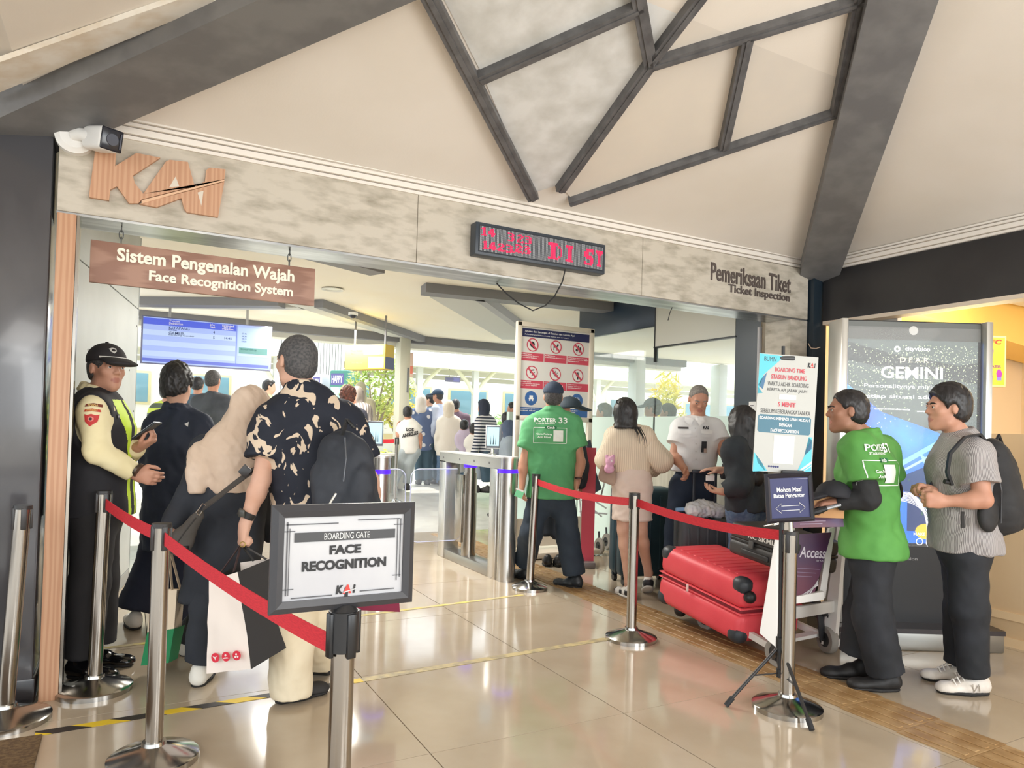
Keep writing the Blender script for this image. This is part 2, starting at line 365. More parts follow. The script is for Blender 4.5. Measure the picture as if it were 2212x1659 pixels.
rib((0.0, 10.0), (1.6, 8.9), 0.2, 0.1, RD); rib((0.2, 10.25), (1.9, 9.1), 0.2, 0.06, RB); rib((0.9, 5.9), (2.0, 6.4), 0.2, 0.1, RD); rib((-2, 11.05), (10, 11.05), 0.12, 0.13, RD, 'eave_beam')
rib((-2, 11.3), (10, 11.3), 0.3, 0.2, P((222, 220, 208), 0.6), 'eave_gutter')
# right end of the gate: board clad jamb, dark column, header of the hall's right side
b = MB(); b.box((4.80, FY + 0.14, 1.15), (0.20, 0.26, 2.3), bev=0.003); struct('column_jamb', b, FASC)
b = MB(); b.box((4.99, 4.02, 1.37), (0.16, 0.22, 2.74), bev=0.004); struct('column_right', b, P((34, 46, 56), 0.3))
b = MB(); b.box((5.06, 1.2, 2.51), (0.10, 5.4, 0.42)); struct('wall_right', b, mat('black_header', (52, 51, 52), 0.3, c2=(44, 43, 45), scale=2))
b = MB(); b.box((5.075, 1.2, 2.285), (0.13, 5.4, 0.03)); struct('trim_5', b, P((222, 206, 186), 0.5))

# glass office on the right beyond the gate (plane x = 4.9)
wo = thing('wall_office', None, None, (4.9, 0, 0)); wo['kind'] = 'structure'
b = MB(); b.box((0.04, 6.62, 2.67), (0.06, 1.46, 0.36), bev=0.003); b.build('navy_panel', NAVYW, wo)
b = MB(); b.box((0.03, 5.32, 2.55), (0.06, 1.14, 0.58), bev=0.003); b.build('panel', P((206, 206, 196), 0.5), wo)
b = MB(); b.box((0.02, 5.32, 2.255), (0.05, 1.16, 0.014)); b.box((0.02, 5.885, 2.4), (0.05, 0.014, 0.6)); b.build('panel_edge', P((40, 44, 48), 0.4), wo)
b = MB(); b.box((0.04, 4.6, 1.3), (0.07, 0.3, 2.5)); b.box((0.04, 4.25, 1.3), (0.07, 0.28, 2.5)); b.build('post', P((42, 54, 64), 0.35), wo)
b = MB(); b.cyl((-0.03, 4.43, 0), (-0.03, 4.43, 2.3), 0.022, n=12); b.build('conduit', P((190, 188, 192), 0.4), wo)
GLASS = mat('office_glass', (225, 245, 240), 0.03, trans=0.0, alpha=0.16, spec=0.6)
FROST = mat('frosted_film', (226, 246, 238), 0.5, alpha=0.82)
for y0, y1, zt in ((4.76, 5.88, 2.25), (5.90, 7.3, 2.48), (7.32, 9.0, 2.48)):
    b = MB(); b.box((0.03, (y0 + y1) / 2, (zt + 0.02) / 2), (0.012, y1 - y0 - 0.006, zt - 0.02)); b.build('pane', GLASS, wo, smooth=False)
    b = MB(); b.box((0.02, (y0 + y1) / 2, 0.77), (0.003, y1 - y0 - 0.01, 1.50)); b.build('frosted_film', FROST, wo, smooth=False)
b = MB(); b.box((1.4, 9.15, 0.8), (2.8, 0.08, 1.6)); b.build('frosted_film', FROST, wo, smooth=False)
# shop behind the hall's right side
b = MB(); b.box((5.17, 1.2, 0.70), (0.06, 5.4, 1.40), bev=0.003); b.box((5.135, 1.2, 0.20), (0.02, 5.4, 0.05)); b.box((5.14, 1.2, 0.03), (0.03, 5.4, 0.06))
struct('wall_counter', b, mat('counter_front', (232, 204, 164), 0.35, c2=(226, 194, 150), scale=1))
b = MB(); b.box((5.17, 3.62, 1.85), (0.05, 0.56, 0.9)); struct('wall_shop_side', b, P((176, 172, 166), 0.35))
b = MB(); b.box((9.5, 2.5, 1.5), (0.1, 9, 3)); b.box((7.3, 4.6, 1.5), (4.4, 0.1, 3)); struct('wall_shop', b, CREAMW)
b = MB(); b.box((7.4, 1.6, 2.86), (4.5, 6, 0.06)); b.prism([(5.3, 4.5, 2.82), (9.4, 4.5, 2.82), (9.4, 4.5, 2.3), (5.3, 4.5, 2.62)], (0, -0.5, 0)); struct('ceiling_shop', b, P((250, 210, 120), 0.6))
b = MB(); b.box((7.3, 2.7, 1.4), (0.30, 0.30, 2.8)); struct('column_shop', b, P((236, 212, 172), 0.5))
b = MB(); b.box((6.6, 1.9, 2.5), (0.9, 0.5, 0.3), bev=0.03); struct('beam_shop', b, P((235, 205, 160), 0.5))
b = MB(); b.box((6.2, 1.3, 2.55), (0.9, 0.4, 0.16)); tag(b.build('menu_board', P((60, 58, 56), 0.4)), 'dark board hanging under the yellow lit shop ceiling', 'board')
# forecourt paving behind the camera; the hall is open to the daylight there
b = MB(); b.box((2, -14, -0.1), (40, 20, 0.1)); struct('floor_forecourt', b, P((200, 192, 180), 0.7))

# ================================================================ things of the gate and hall
def face_mtx(o, xdir, up=(0, 0, 1)):                   # local x along xdir, z up, front -y
    x = Vector(xdir).normalized(); z = Vector(up); z = (z - x * z.dot(x)).normalized(); y = z.cross(x)
    return Matrix(((x.x, y.x, z.x, o[0]), (x.y, y.y, z.y, o[1]), (x.z, y.z, z.z, o[2]), (0, 0, 0, 1)))
RH = Vector((math.cos(YAW), -math.sin(YAW), 0)); FH = Vector((math.sin(YAW), math.cos(YAW), 0))
INK = P((40, 40, 42), 0.6); PAPER = P((216, 216, 212), 0.5); REDK = P((222, 60, 50), 0.5); NAVYK = P((34, 40, 88), 0.5)

# --- wooden letters "KAI" on the front board: outline read off the board plane
def bp(x, y): p = ony(x, y, FY); return (p.x, p.z)
kai = thing('wooden_logo', 'big light wood letter logo with a swoosh on the left of the gate board', 'sign', (0, FY, 0))
Z1 = lambda L: [bp(x / 2.962, y / 2.962) for x, y in L]
KL = Z1([(612, 960), (745, 960), (738, 1072), (872, 988), (1024, 1018), (850, 1132), (862, 1180), (916, 1248), (1062, 1040), (1085, 1032), (1200, 1045), (1245, 1205), (1308, 1170), (1318, 1095), (1340, 1082), (1440, 1092),
         (1432, 1155), (1150, 1222), (905, 1285), (886, 1308), (826, 1308), (748, 1200), (706, 1222), (698, 1290), (575, 1270), (572, 1250)])
KS = Z1([(1432, 1172), (1392, 1396), (1195, 1365), (1178, 1345), (1158, 1275), (1000, 1334), (892, 1312), (1150, 1245)])
def slab(name, pts, m, par, y, th):
    b = MB(); b.prism([(x, 0, z) for x, z in pts], (0, -th, 0)); return b.build(name, m, par, loc=(0, y, 0), smooth=False)
slab('letters', KL, WOODV, kai, -0.001, 0.022); slab('letters', KS, WOODV, kai, -0.001, 0.022)
HOLE = P((222, 212, 198), 0.6)
slab('letter_gap', Z1([(1122, 1138), (1145, 1200), (1080, 1208)]), HOLE, kai, -0.0225, 0.001)
slab('letter_gap', Z1([(1300, 1228), (1286, 1325), (1262, 1240)]), HOLE, kai, -0.0225, 0.001)
slab('swoosh', Z1([(905, 1290), (1150, 1228), (1432, 1158), (1432, 1168), (1150, 1242), (905, 1312)]), P((226, 184, 150), 0.5), kai, -0.012, 0.014)

# --- lettering at the right end of the board
tl = thing('board_lettering', 'dark raised two line lettering on the board above the right end of the gate', 'sign', (0, FY, 0))
def onboard(par, s, x0, y0, x1, y1, hgt, m, dep=0.012, bold=0.015):           # baseline-left and right centre in pixels
    a, c = ony(x0, y0, FY), ony(x1, y1, FY); return txt(par, s, (a.x + c.x) / 2, (a.z + c.z) / 2, abs(c.x - a.x), hgt, m, y=-0.001, bold=bold, depth=dep)
LET = P((92, 82, 78), 0.5)
onboard(tl, 'Pemeriksaan Tiket', 1535, 590, 1707, 612, 0.135, LET); onboard(tl, 'Ticket Inspection', 1573, 628, 1705, 643, 0.082, LET)

# --- hanging wooden sign on chains
hs = thing('hanging_sign', 'long wooden sign with white lettering hanging on two chains under the board', 'sign', mtx=face_mtx((ony(194, 567, 4.03) + ony(680, 617, 4.03)) / 2, (1, 0, 0.0)))
aa, cc = ony(194, 567, 4.03), ony(680, 617, 4.03); HW = cc.x - aa.x; HZ = (ony(194, 521, 4.03).z - ony(194, 613, 4.03).z)
b = MB(); b.box((0, 0.012, 0), (HW, 0.024, HZ), bev=0.002); b.build('board', mat('sign_wood', (172, 134, 116), 0.5, c2=(150, 112, 96), scale=9, stretch=(0.12, 1, 1.2), kind='grain', lo=0.2, hi=0.8), hs)
hc_ = (aa + cc) / 2; hx = lambda px: ony(px, 590, 4.03).x - hc_.x
hz = lambda px, py: ony(px, py, 4.03).z - hc_.z
CRW = P((250, 244, 226), 0.5)
txt(hs, 'Sistem Pengenalan Wajah', (hx(251) + hx(636)) / 2, hz(443, 577), hx(636) - hx(251), 0.088, CRW, bold=0.03, y=-0.001, depth=0.006)
txt(hs, 'Face Recognition System', (hx(322) + hx(634)) / 2, hz(478, 616), hx(634) - hx(322), 0.068, CRW, bold=0.03, y=-0.001, depth=0.006)
for px in (259, 625):
    x = hx(px); n = 4; z = HZ / 2
    top = 2.30 - hc_.z
    cb = MB(); k = 0; zz = z + 0.012
    while zz < top:
        a = 0.0 if k % 2 else math.pi / 2; pts = []
        for i in range(12):
            q = 2 * math.pi * i / 12; u = 0.009 * math.cos(q); v = 0.018 * math.sin(q) + 0.004 * (1 if math.sin(q) > 0 else -1)
            pts.append((x + u * math.cos(a), 0.012 + u * math.sin(a), zz + v))
        cb.tube(pts, 0.0028, 6, closed=True); zz += 0.034; k += 1
    cb.build('chain', P((90, 92, 92), 0.35, 0.9), hs)

# --- LED board
ledp = ony(1167, 536, FY - 0.05); led = thing('led_board', 'black led dot matrix board with red moving text on the front of the gate board', 'display', mtx=face_mtx((0, FY - 0.085, 0), (1, 0, 0)))
lx0, lx1 = ony(1027, 516, FY - 0.08).x, ony(1307, 560, FY - 0.08).x; lzc = (ony(1167, 503, FY - .08).z + ony(1167, 571, FY - .08).z) / 2; lh = 0.20; lw = lx1 - lx0; lxc = (lx0 + lx1) / 2
b = MB(); b.box((lxc, 0.042, lzc), (lw, 0.08, lh), bev=0.006); b.build('case', P((58, 66, 76), 0.4), led)
b = MB(); b.box((lxc, 0.0, lzc), (lw - 0.04, 0.006, lh - 0.036)); b.build('screen', P((44, 50, 58), 0.35), led)
FONT = {'1': '0110 1110 0110 0110 0110 0110 0110 1111', '4': '00110 01110 01110 11010 11111 11111 00110 00110', '3': '11110 00011 00011 01110 00011 00011 00011 11110', '2': '01110 11011 00011 00110 01100 11000 11001 11111',
 '7': '11111 00011 00110 00110 01100 01100 01100 01100', 'D': '111100 011010 011001 011001 011001 011001 011010 111100', 'I': '11111 01110 01110 01110 01110 01110 01110 11111', 'S': '01111 11001 11000 11110 01111 00011 10011 11110', 'T': '111111 011110 001100 001100 001100 001100 001100 011110'}
nx, nz = 96, 24; dx = (lw - 0.05) / nx; dz = (lh - 0.05) / nz; on = set()
def led_big(ch, c0, wt, r0, ht):
    g = FONT[ch].split()
    for a in range(wt):
        for e in range(ht):
            if g[int(e * 8 / ht)][int(a * len(g[0]) / wt)] == '1': on.add((c0 + a, r0 + e))
def led_txt(s, c0, r0, k=1):
    for ch in s:
        g = FONT[ch].split()
        for r, row in enumerate(g):
            for c, v in enumerate(row):
                if v == '1':
                    for a in range(k):
                        for e in range(k): on.add((c0 + c * k + a, r0 + r * k + e))
        c0 += (len(g[0]) + 1) * k
led_txt('14', 1, 1); led_txt('3', 20, 2, 1); led_txt('23', 27, 2); led_txt('1423', 2, 14); led_txt('23', 26, 12, 1); led_big('D', 51, 11, 4, 17); led_big('I', 65, 6, 4, 17); led_big('S', 80, 8, 4, 17); led_big('T', 90, 6, 4, 17)
for i in range(20): on.add((26 + i % 12, 12 + (i * 7) % 9)); on.add((6 + i, 20))
bo, bf = MB(), MB()
for i in range(nx):
    for j in range(nz):
        x = lxc - lw / 2 + 0.025 + (i + .5) * dx; z = lzc + lh / 2 - 0.025 - (j + .5) * dz; L = (i, j) in on; q = (0.34 if L else 0.22) * dx; m_ = bo if L else bf
        v = [m_.bm.verts.new((x + a * q, -0.0035, z + c * q)) for a, c in ((-1, -1), (1, -1), (1, 1), (-1, 1))]; m_.bm.faces.new(v)
d1 = bo.build('lit_diodes', P((255, 30, 84), 0.5, emit=1.3), led, smooth=False); d1['kind'] = 'stuff'
d2 = bf.build('dark_diodes', P((196, 200, 206), 0.5), led, smooth=False); d2['kind'] = 'stuff'
lc = [ony(1221, 582, FY - .06), ony(1215, 608, FY - .04), ony(1198, 640, FY + .02), ony(1178, 660, FY + .05), ony(1151, 671, FY + .08), ony(1120, 655, FY + .1), ony(1096, 636, FY + .13), ony(1082, 622, FY + .15), ony(1073, 612, FY + .18)]
tag(MB().tube(lc, 0.0045, 8).build('power_cable', RUBBER), 'thin black power cable looping down below the led board', 'cable')
wc = [ony(1452, 664, FY + .1), ony(1447, 676, FY + .1), ony(1443, 692, FY + .1)]
tag(MB().tube(wc, 0.003, 6).build('loose_wire', RUBBER), 'short loose black wire end sticking out under the gate board', 'wire')

# --- bullet camera on its junction box
cc_ = ony(163, 300, FY); cctv = thing('security_camera', 'white bullet security camera on a round base at the left end of the board', 'camera', cc_)
b = MB(); b.cyl((0, 0.0, 0), (0, -0.045, 0), 0.082, n=32); b.cyl((0, -0.045, 0), (0, -0.06, 0), 0.080, 0.06, n=32); b.build('base', WHITE, cctv)
b = MB()
for a in (0.6, 2.2, 3.7, 5.2): b.cyl((0.062 * math.cos(a), -0.046, 0.062 * math.sin(a)), (0.062 * math.cos(a), -0.052, 0.062 * math.sin(a)), 0.005, n=8)
b.build('screw', P((120, 120, 120), 0.4, 0.8), cctv)
hd = Vector((0.30, -0.62, -0.16)).normalized(); R_ = hd.to_track_quat('-Y', 'Z').to_matrix(); cen = Vector((0.115, -0.15, -0.03))
b = MB(); b.box(cen, (0.10, 0.20, 0.105), R_, bev=0.022, seg=4); b.build('body', WHITE, cctv)
b = MB(); b.box(cen + hd * 0.098, (0.094, 0.012, 0.098), R_, bev=0.012, seg=3); fc = b.build('front_glass', P((26, 28, 40), 0.15), cctv)
b = MB(); b.cyl(cen + hd * 0.1, cen + hd * 0.108, 0.026, n=20); b.box(cen + hd * 0.104 + R_ @ Vector((0.036, 0, 0)), (0.006, 0.006, 0.07), R_); b.build('lens', P((50, 48, 62), 0.1), cctv)
b = MB(); b.tube([(0, -0.05, 0), (0.03, -0.08, 0), cen], 0.03, 12); b.build('arm', WHITE, cctv)

# --- stanchions and belts
ST_BELT = {}
def stanchion(p, label, h=0.93, r=0.0325, br=0.165, dome=0.035, lean=(0, 0), head=True, group='steel belt stanchions'):
    s = thing('stanchion', label, 'stanchion', (p[0], p[1], 0), group=group)
    MB().lathe([(0, 0), (br, 0), (br, 0.022), (br - 0.008, 0.028), (0.055, 0.028 + dome), (0.045, 0.032 + dome), (0.042, 0.045 + dome), (0, 0.045 + dome)], n=48).build('base', P((176, 174, 170), 0.16, 1.0), s)
    tp = Vector((lean[0], lean[1], h)); u = tp.normalized()
    MB().cyl((0, 0, 0.04), tp, r, n=28).build('pole', STEEL, s)
    if head:
        b = MB(); b.cyl(u * (h - 0.005), u * (h + 0.012), r + 0.004, n=24)
        for a in range(4):
            q = math.radians(45 + 90 * a - 28); d = Vector((math.cos(q), math.sin(q), 0)); b.box(u * (h - 0.045) + d * (r + 0.0), (0.012, 0.022, 0.095), Matrix.Rotation(q, 3, 'Z'), bev=0.003)
        b.build('belt_head', P((52, 50, 50), 0.35), s)
    return s
P1, P2, P3, P5, P6, P7 = flo(10, 1560), flo(203, 1492), flo(331, 1644), flo(1144, 1272), flo(1363, 1381), flo(1700, 1532)
P4 = at(741, 1400, 1.78); P4 = Vector((P4.x, P4.y, 0))
st1 = stanchion(P1, 'steel stanchion without a belt standing on the brown mat by the dark column', 0.93, lean=(0.035, 0.0), br=0.175)
st2 = stanchion(P2, 'steel stanchion beside the wooden post, where the red belt starts at the guard', 0.965, lean=(0.012, 0), br=0.17)
st3 = stanchion(P3, 'steel stanchion in the middle of the red belt before the beige hijab', 0.915, br=0.165)
st4 = stanchion(P4, 'steel stanchion carrying the boarding gate frame sign', 0.78, r=0.029, head=False)
st5 = stanchion(P5, 'steel stanchion leaning a little beside the turnstile, behind the porter', 0.955, lean=(0.035, 0.0), br=0.15)
st6 = stanchion(P6, 'steel stanchion in the middle of the red belt before the beige skirt', 0.935)
st7 = stanchion(P7, 'steel stanchion carrying the small navy sign next to the tripod', 0.86)
BELT = mat('belt_webbing', (206, 40, 52), 0.75, c2=(190, 32, 46), scale=60, stretch=(1, 1, 6))
def belt(pa, za, pb, zb, label, w=0.052, sag=0.03):
    a = Vector((pa[0], pa[1], za)); c = Vector((pb[0], pb[1], zb)); d = (c - a); h = Vector((d.x, d.y, 0)).normalized() * 0.035; a = a + h; c = c - h
    pts = [a.lerp(c, i / 12) - Vector((0, 0, sag * 4 * (i / 12) * (1 - i / 12))) for i in range(13)]
    return tag(MB().ribbon(pts, (0, 0, 1), w, 0.0025).build('queue_belt', BELT, smooth=False), label, 'belt', 'red queue belts')
belt((P2.x + .012, P2.y), 0.915, P3, 0.875, 'red belt from the stanchion at the wooden post to the next stanchion', sag=0.01)
belt(P3, 0.87, P4, 0.765, 'red belt running in front of the tote bag to the frame sign', sag=0.02)
belt((P5.x + .035, P5.y), 0.90, P6, 0.885, 'red belt between the leaning stanchion and the one before the beige skirt', sag=0.03)
belt(P6, 0.885, P7, 0.845, 'red belt in front of the red suitcase', sag=0.03)

# --- frame signs on stanchions
def frame_sign(o, xdir, w, h, fw, label, th=0.022, fcol=(58, 58, 62), up=(0, 0, 1), back=PAPER):
    s = thing('frame_sign', label, 'sign', mtx=face_mtx(o, xdir, up)); m = P(fcol, 0.35)
    for a in ((-w / 2, -h / 2, w / 2, -h / 2, 0), (w / 2, -h / 2, w / 2, h / 2, 1), (w / 2, h / 2, -w / 2, h / 2, 2), (-w / 2, h / 2, -w / 2, -h / 2, 3)):
        x0, z0, x1, z1, k = a; ins = [(fw, fw), (-fw, fw), (-fw, -fw), (fw, -fw)]; cr = [(-w / 2, -h / 2), (w / 2, -h / 2), (w / 2, h / 2), (-w / 2, h / 2)]
        p, q = cr[k], cr[(k + 1) % 4]; pi, qi = (p[0] + ins[k][0], p[1] + ins[k][1]), (q[0] + ins[(k + 1) % 4][0], q[1] + ins[(k + 1) % 4][1])
        b = MB(); v = b.bm.verts.new; pm = ((p[0] + pi[0]) / 2, (p[1] + pi[1]) / 2); qm = ((q[0] + qi[0]) / 2, (q[1] + qi[1]) / 2)
        for A, B in ((((p[0], 0.0, p[1]), (q[0], 0.0, q[1])), ((pm[0], -th / 2, pm[1]), (qm[0], -th / 2, qm[1]))), (((pm[0], -th / 2, pm[1]), (qm[0], -th / 2, qm[1])), ((pi[0], -th * .25, pi[1]), (qi[0], -th * .25, qi[1]))),
                     (((p[0], th / 2, p[1]), (q[0], th / 2, q[1])), ((p[0], 0, p[1]), (q[0], 0, q[1]))), (((pi[0], -th * .25, pi[1]), (qi[0], -th * .25, qi[1])), ((pi[0], th / 2, pi[1]), (qi[0], th / 2, qi[1]))), (((pi[0], th / 2, pi[1]), (qi[0], th / 2, qi[1])), ((p[0], th / 2, p[1]), (q[0], th / 2, q[1])))):
            b.bm.faces.new((v(A[0]), v(A[1]), v(B[1]), v(B[0])))
        bmesh.ops.remove_doubles(b.bm, verts=b.bm.verts[:], dist=1e-5); b.build('frame_side', m, s, smooth=False)
    b = MB(); b.box((0, th * .2, 0), (w - fw * 1.6, th * .3, h - fw * 1.6)); b.build('sheet', back, s)
    return s
fs = frame_sign(at(746, 1201, 1.77), (1, 0, 0), 0.362, 0.262, 0.030, 'black frame sign reading boarding gate face recognition on a stanchion', back=mat('laminated_sheet', (196, 196, 198), 0.25, c2=(186, 186, 190), scale=3, bump=0.1, bscale=14))
yy = -0.001
flat(fs, 'header_band', rect(-0.126, 0.040, 0.128, 0.063), P((62, 62, 64), 0.4), yy)
txt(fs, 'BOARDING GATE', 0.003, 0.0515, 0.115, 0.016, PAPER, y=yy - 0.0012, bold=0.0)
txt(fs, 'FACE', 0.0, 0.017, 0.080, 0.023, INK, y=yy, bold=0.05); txt(fs, 'RECOGNITION', 0.0, -0.020, 0.213, 0.025, INK, y=yy, bold=0.05)
for pts in (rect(-.146, .082, -.020, .0845), rect(.03, .088, .14, .0905), rect(-.144, -.088, -.1415, .09), rect(-.138, -.088, -.1365, .074), rect(.134, -.07, .136, .09), rect(.142, -.062, .144, .09), rect(-.15, .066, -.125, .068), rect(-.15, -.074, -.125, -.072), rect(.125, .073, .148, .075), rect(.125, -.058, .146, -.056), rect(.04, -.092, .13, -.0895), rect(-.13, -.096, -.03, -.0935)):
    flat(fs, 'border_line', pts, P((86, 86, 90), 0.5), yy)
def kai_mark(par, x, z, w, h, y):
    txt(par, 'K', x - w * .33, z, w * .36, h, INK, y=y, bold=0.06, shear=0.15); txt(par, 'A', x + w * .03, z, w * .42, h, REDK, y=y, bold=0.06, shear=0.1); txt(par, 'i', x + w * .38, z, w * .14, h, INK, y=y, bold=0.06, shear=0.15)
    flat(par, 'logo_swoosh', [(x - w * .15, z - h * .38), (x + w * .46, z - h * .02), (x + w * .46, z + h * .03), (x - w * .15, z - h * .25)], PAPER, y - 0.0013)
kai_mark(fs, 0.005, -0.083, 0.052, 0.022, yy)
hd4 = thing('sign_socket', 'black plastic sign holder on top of the stanchion under the boarding gate frame sign', 'holder', (P4.x, P4.y, 0))
b = MB(); b.cyl((0, 0, 0.765), (0, 0, 0.865), 0.038, n=24); b.cyl((0, 0, 0.865), (0, 0, 0.882), 0.034, 0.022, n=24); b.build('collar', P((34, 34, 36), 0.35), hd4)
b = MB()
for a in range(4):
    q = math.radians(90 * a + 15); b.box((0.038 * math.cos(q), 0.038 * math.sin(q), 0.808), (0.012, 0.024, 0.11), Matrix.Rotation(q, 3, 'Z'), bev=0.003)
b.build('belt_slot', P((26, 26, 28), 0.3), hd4)
b = MB(); b.cyl((0, 0, 0.882), (0, 0, 0.925), 0.013, n=16); b.build('stem', P((30, 30, 32), 0.4), hd4)

ns = frame_sign(at(1706, 1075, 3.43), RH + Vector((0, 0, .08)), 0.232, 0.238, 0.022, 'small black frame with a navy sheet and a double arrow on a stanchion', fcol=(36, 34, 44), up=(0.0, 0, 1), back=P((42, 46, 96), 0.45))
txt(ns, 'Mohon Maaf', 0.0, 0.040, 0.122, 0.024, WHITE, y=-0.001, bold=0.02); txt(ns, 'Batas Pengantar', -0.002, 0.008, 0.152, 0.026, WHITE, y=-0.001, bold=0.02)
ar = [(-.072, -.05), (-.044, -.026), (-.044, -.039), (.044, -.039), (.044, -.026), (.072, -.05), (.044, -.074), (.044, -.061), (-.044, -.061), (-.044, -.074)]
MB().tube([(x, -0.002, z) for x, z in ar], 0.0014, 5, closed=True).build('arrow_outline', WHITE, ns)
flat(ns, 'border_line', rect(.094, -.09, .0965, .09), P((170, 170, 190), 0.5), -0.001); flat(ns, 'border_line', rect(.02, .089, .0965, .0905), P((170, 170, 190), 0.5), -0.001)
b = MB(); b.cyl((0, 0.01, -0.115), (0, 0.01, -0.165), 0.011, n=12); b.build('stem', P((190, 190, 186), 0.3, 0.9), ns)

# --- poster on a tripod stand
tp_ = Vector((flo(1683, 1450).x, flo(1683, 1450).y, 0)); tp_ = at(1685, 1420, 3.52); tp_.z = 0
ts = thing('tripod_stand', 'black folding tripod stand tied to the stanchion of the navy sign, holding a poster', 'stand', tp_)
top = at(1692, 748, 3.56) - tp_; low = at(1686, 1418, 3.52) - tp_
MB().cyl(low - Vector((0, 0, .10)), low.lerp(top, 0.55), 0.0125, n=14).cyl(low.lerp(top, 0.5), top, 0.009, n=12).build('pole', P((38, 38, 40), 0.4), ts)
hub = low + Vector((0, 0, 0.06))
MB().cyl(hub - Vector((0, 0, .035)), hub + Vector((0, 0, .035)), 0.024, n=16).cyl(low.lerp(top, .53) - Vector((0, 0, .02)), low.lerp(top, .53) + Vector((0, 0, .02)), 0.02, n=14).build('collar', P((30, 30, 32), 0.4), ts)
slid = low - Vector((0, 0, 0.30)); slid.z = max(slid.z, 0.16)
for px, py in ((1568, 1527), (1754, 1580), (1668, 1430)):
    f = flo(px, py) - tp_; m_ = hub.lerp(f, 0.5); q = MB(); q.cyl(hub, f + Vector((0, 0, .01)), 0.0085, n=12); lg = q.build('leg', P((44, 42, 42), 0.4), ts)
    d = (f - hub).normalized(); MB().cyl(f - d * 0.05 + Vector((0, 0, .008)), f + Vector((0, 0, .006)), 0.013, n=12).build('rubber_foot', RUBBER, lg)
    MB().box((m_ + slid) / 2, (0.012, 0.003, (m_ - slid).length), (m_ - slid).to_track_quat('Z', 'Y').to_matrix()).build('brace', P((40, 38, 38), 0.4), lg)
MB().cyl(slid - Vector((0, 0, .02)), slid + Vector((0, 0, .02)), 0.019, n=14).build('slider', P((30, 30, 32), 0.4), ts)
c0 = at(1694, 774, 3.52) - tp_; MB().box(c0, (0.10, 0.03, 0.022), Matrix.Rotation(-YAW - .12, 3, 'Z'), bev=0.006).build('clip', P((48, 48, 50), 0.4), ts)
c0 = at(1712, 1020, 3.47) - tp_; MB().box(c0, (0.11, 0.025, 0.018), Matrix.Rotation(-YAW, 3, 'Z'), bev=0.006).build('clip', P((48, 48, 50), 0.4), ts)
po = thing('poster', 'white and turquoise boarding time poster clipped on the black tripod', 'poster', mtx=face_mtx(at(1697, 894, 3.50), RH + Vector((0, 0, -0.045)), (0.03, 0, 1)))
PW, PH = 0.292, 0.585; b = MB(); b.box((0, 0.003, 0), (PW, 0.006, PH)); b.build('sheet', P((186, 186, 180), 0.4), po)
def pq(x, y): return ((x - 523) / 690 * PW, (817 - y) / 1390 * PH)
TQ, TQ2, TQ3 = P((92, 198, 216), 0.5), P((66, 112, 150), 0.5), P((64, 158, 176), 0.5)
for pts, m in (([(180, 125), (470, 140), (240, 370), (180, 590)], TQ), ([(275, 345), (240, 545), (180, 500), (210, 430)], TQ2), ([(180, 520), (240, 590), (180, 600)], TQ3), ([(850, 1070), (860, 1500), (690, 1500), (770, 1300), (810, 1070)], TQ), ([(850, 1100), (850, 1210), (770, 1290), (810, 1080)], TQ2),
               ([(180, 1290), (350, 1500), (180, 1520)], TQ), ([(200, 1310), (290, 1420), (330, 1510), (230, 1410)], TQ2)): flat(po, 'colour_field', [pq(*p) for p in pts], m, -0.0003, 0.0005)
for pts in ([(860, 1350), (690, 1490), (720, 1492), (862, 1380)], [(862, 1400), (740, 1492), (755, 1492), (862, 1410)]): flat(po, 'stripe', [pq(*p) for p in pts], PAPER, -0.0009, 0.0004)
def pt(s, x0, y0, x1, y1, m, bold=0.0): a, c = pq(x0, y0), pq(x1, y1); txt(po, s, (a[0] + c[0]) / 2, (a[1] + c[1]) / 2, c[0] - a[0], a[1] - c[1], m, y=-0.0015, bold=bold)
RD_ = P((206, 70, 84), 0.5); DK = P((66, 66, 68), 0.5)
pt('BUMN', 235, 155, 375, 210, DK, 0.0); pt('BOARDING TIME', 368, 275, 718, 325, RD_, 0.02); pt('STASIUN BANDUNG', 328, 360, 745, 415, RD_, 0.02); pt('WAKTU AKHIR BOARDING', 290, 445, 772, 495, DK); pt('KERETA API JARAK JAUH', 290, 522, 757, 570, DK)
flat(po, 'blank_label', [pq(*p) for p in ((435, 590), (635, 590), (635, 650), (435, 650))], P((232, 222, 218), 0.5), -0.0004, 0.0005)
pt('5 MENIT', 428, 682, 632, 735, RD_, 0.03); pt('SEBELUM KEBERANGKATAN KA', 228, 770, 810, 820, DK)
flat(po, 'teal_box', [pq(*p) for p in ((205, 860), (225, 840), (805, 840), (825, 860), (825, 1030), (805, 1052), (225, 1052), (205, 1030))], P((72, 118, 138), 0.5), -0.0004, 0.0006)
pt('BOARDING MENJADI LEBIH MUDAH', 220, 862, 808, 905, WHITE, 0.02); pt('DENGAN', 455, 930, 598, 970, WHITE, 0.02); pt('FACE RECOGNITION', 358, 1000, 688, 1040, WHITE, 0.02)
flat(po, 'blank_label', [pq(*p) for p in ((405, 1075), (645, 1075), (645, 1405), (405, 1405))], P((242, 238, 228), 0.5), -0.0004, 0.0005)
kai_mark(po, pq(795, 225)[0], pq(795, 225)[1], 0.04, 0.024, -0.0015)
for k in range(5): flat(po, 'social_icon', ringpts(*pq(365 + 26 * k, 1445), 0.0052, 12), P((52, 56, 110), 0.5), -0.0006, 0.0005)

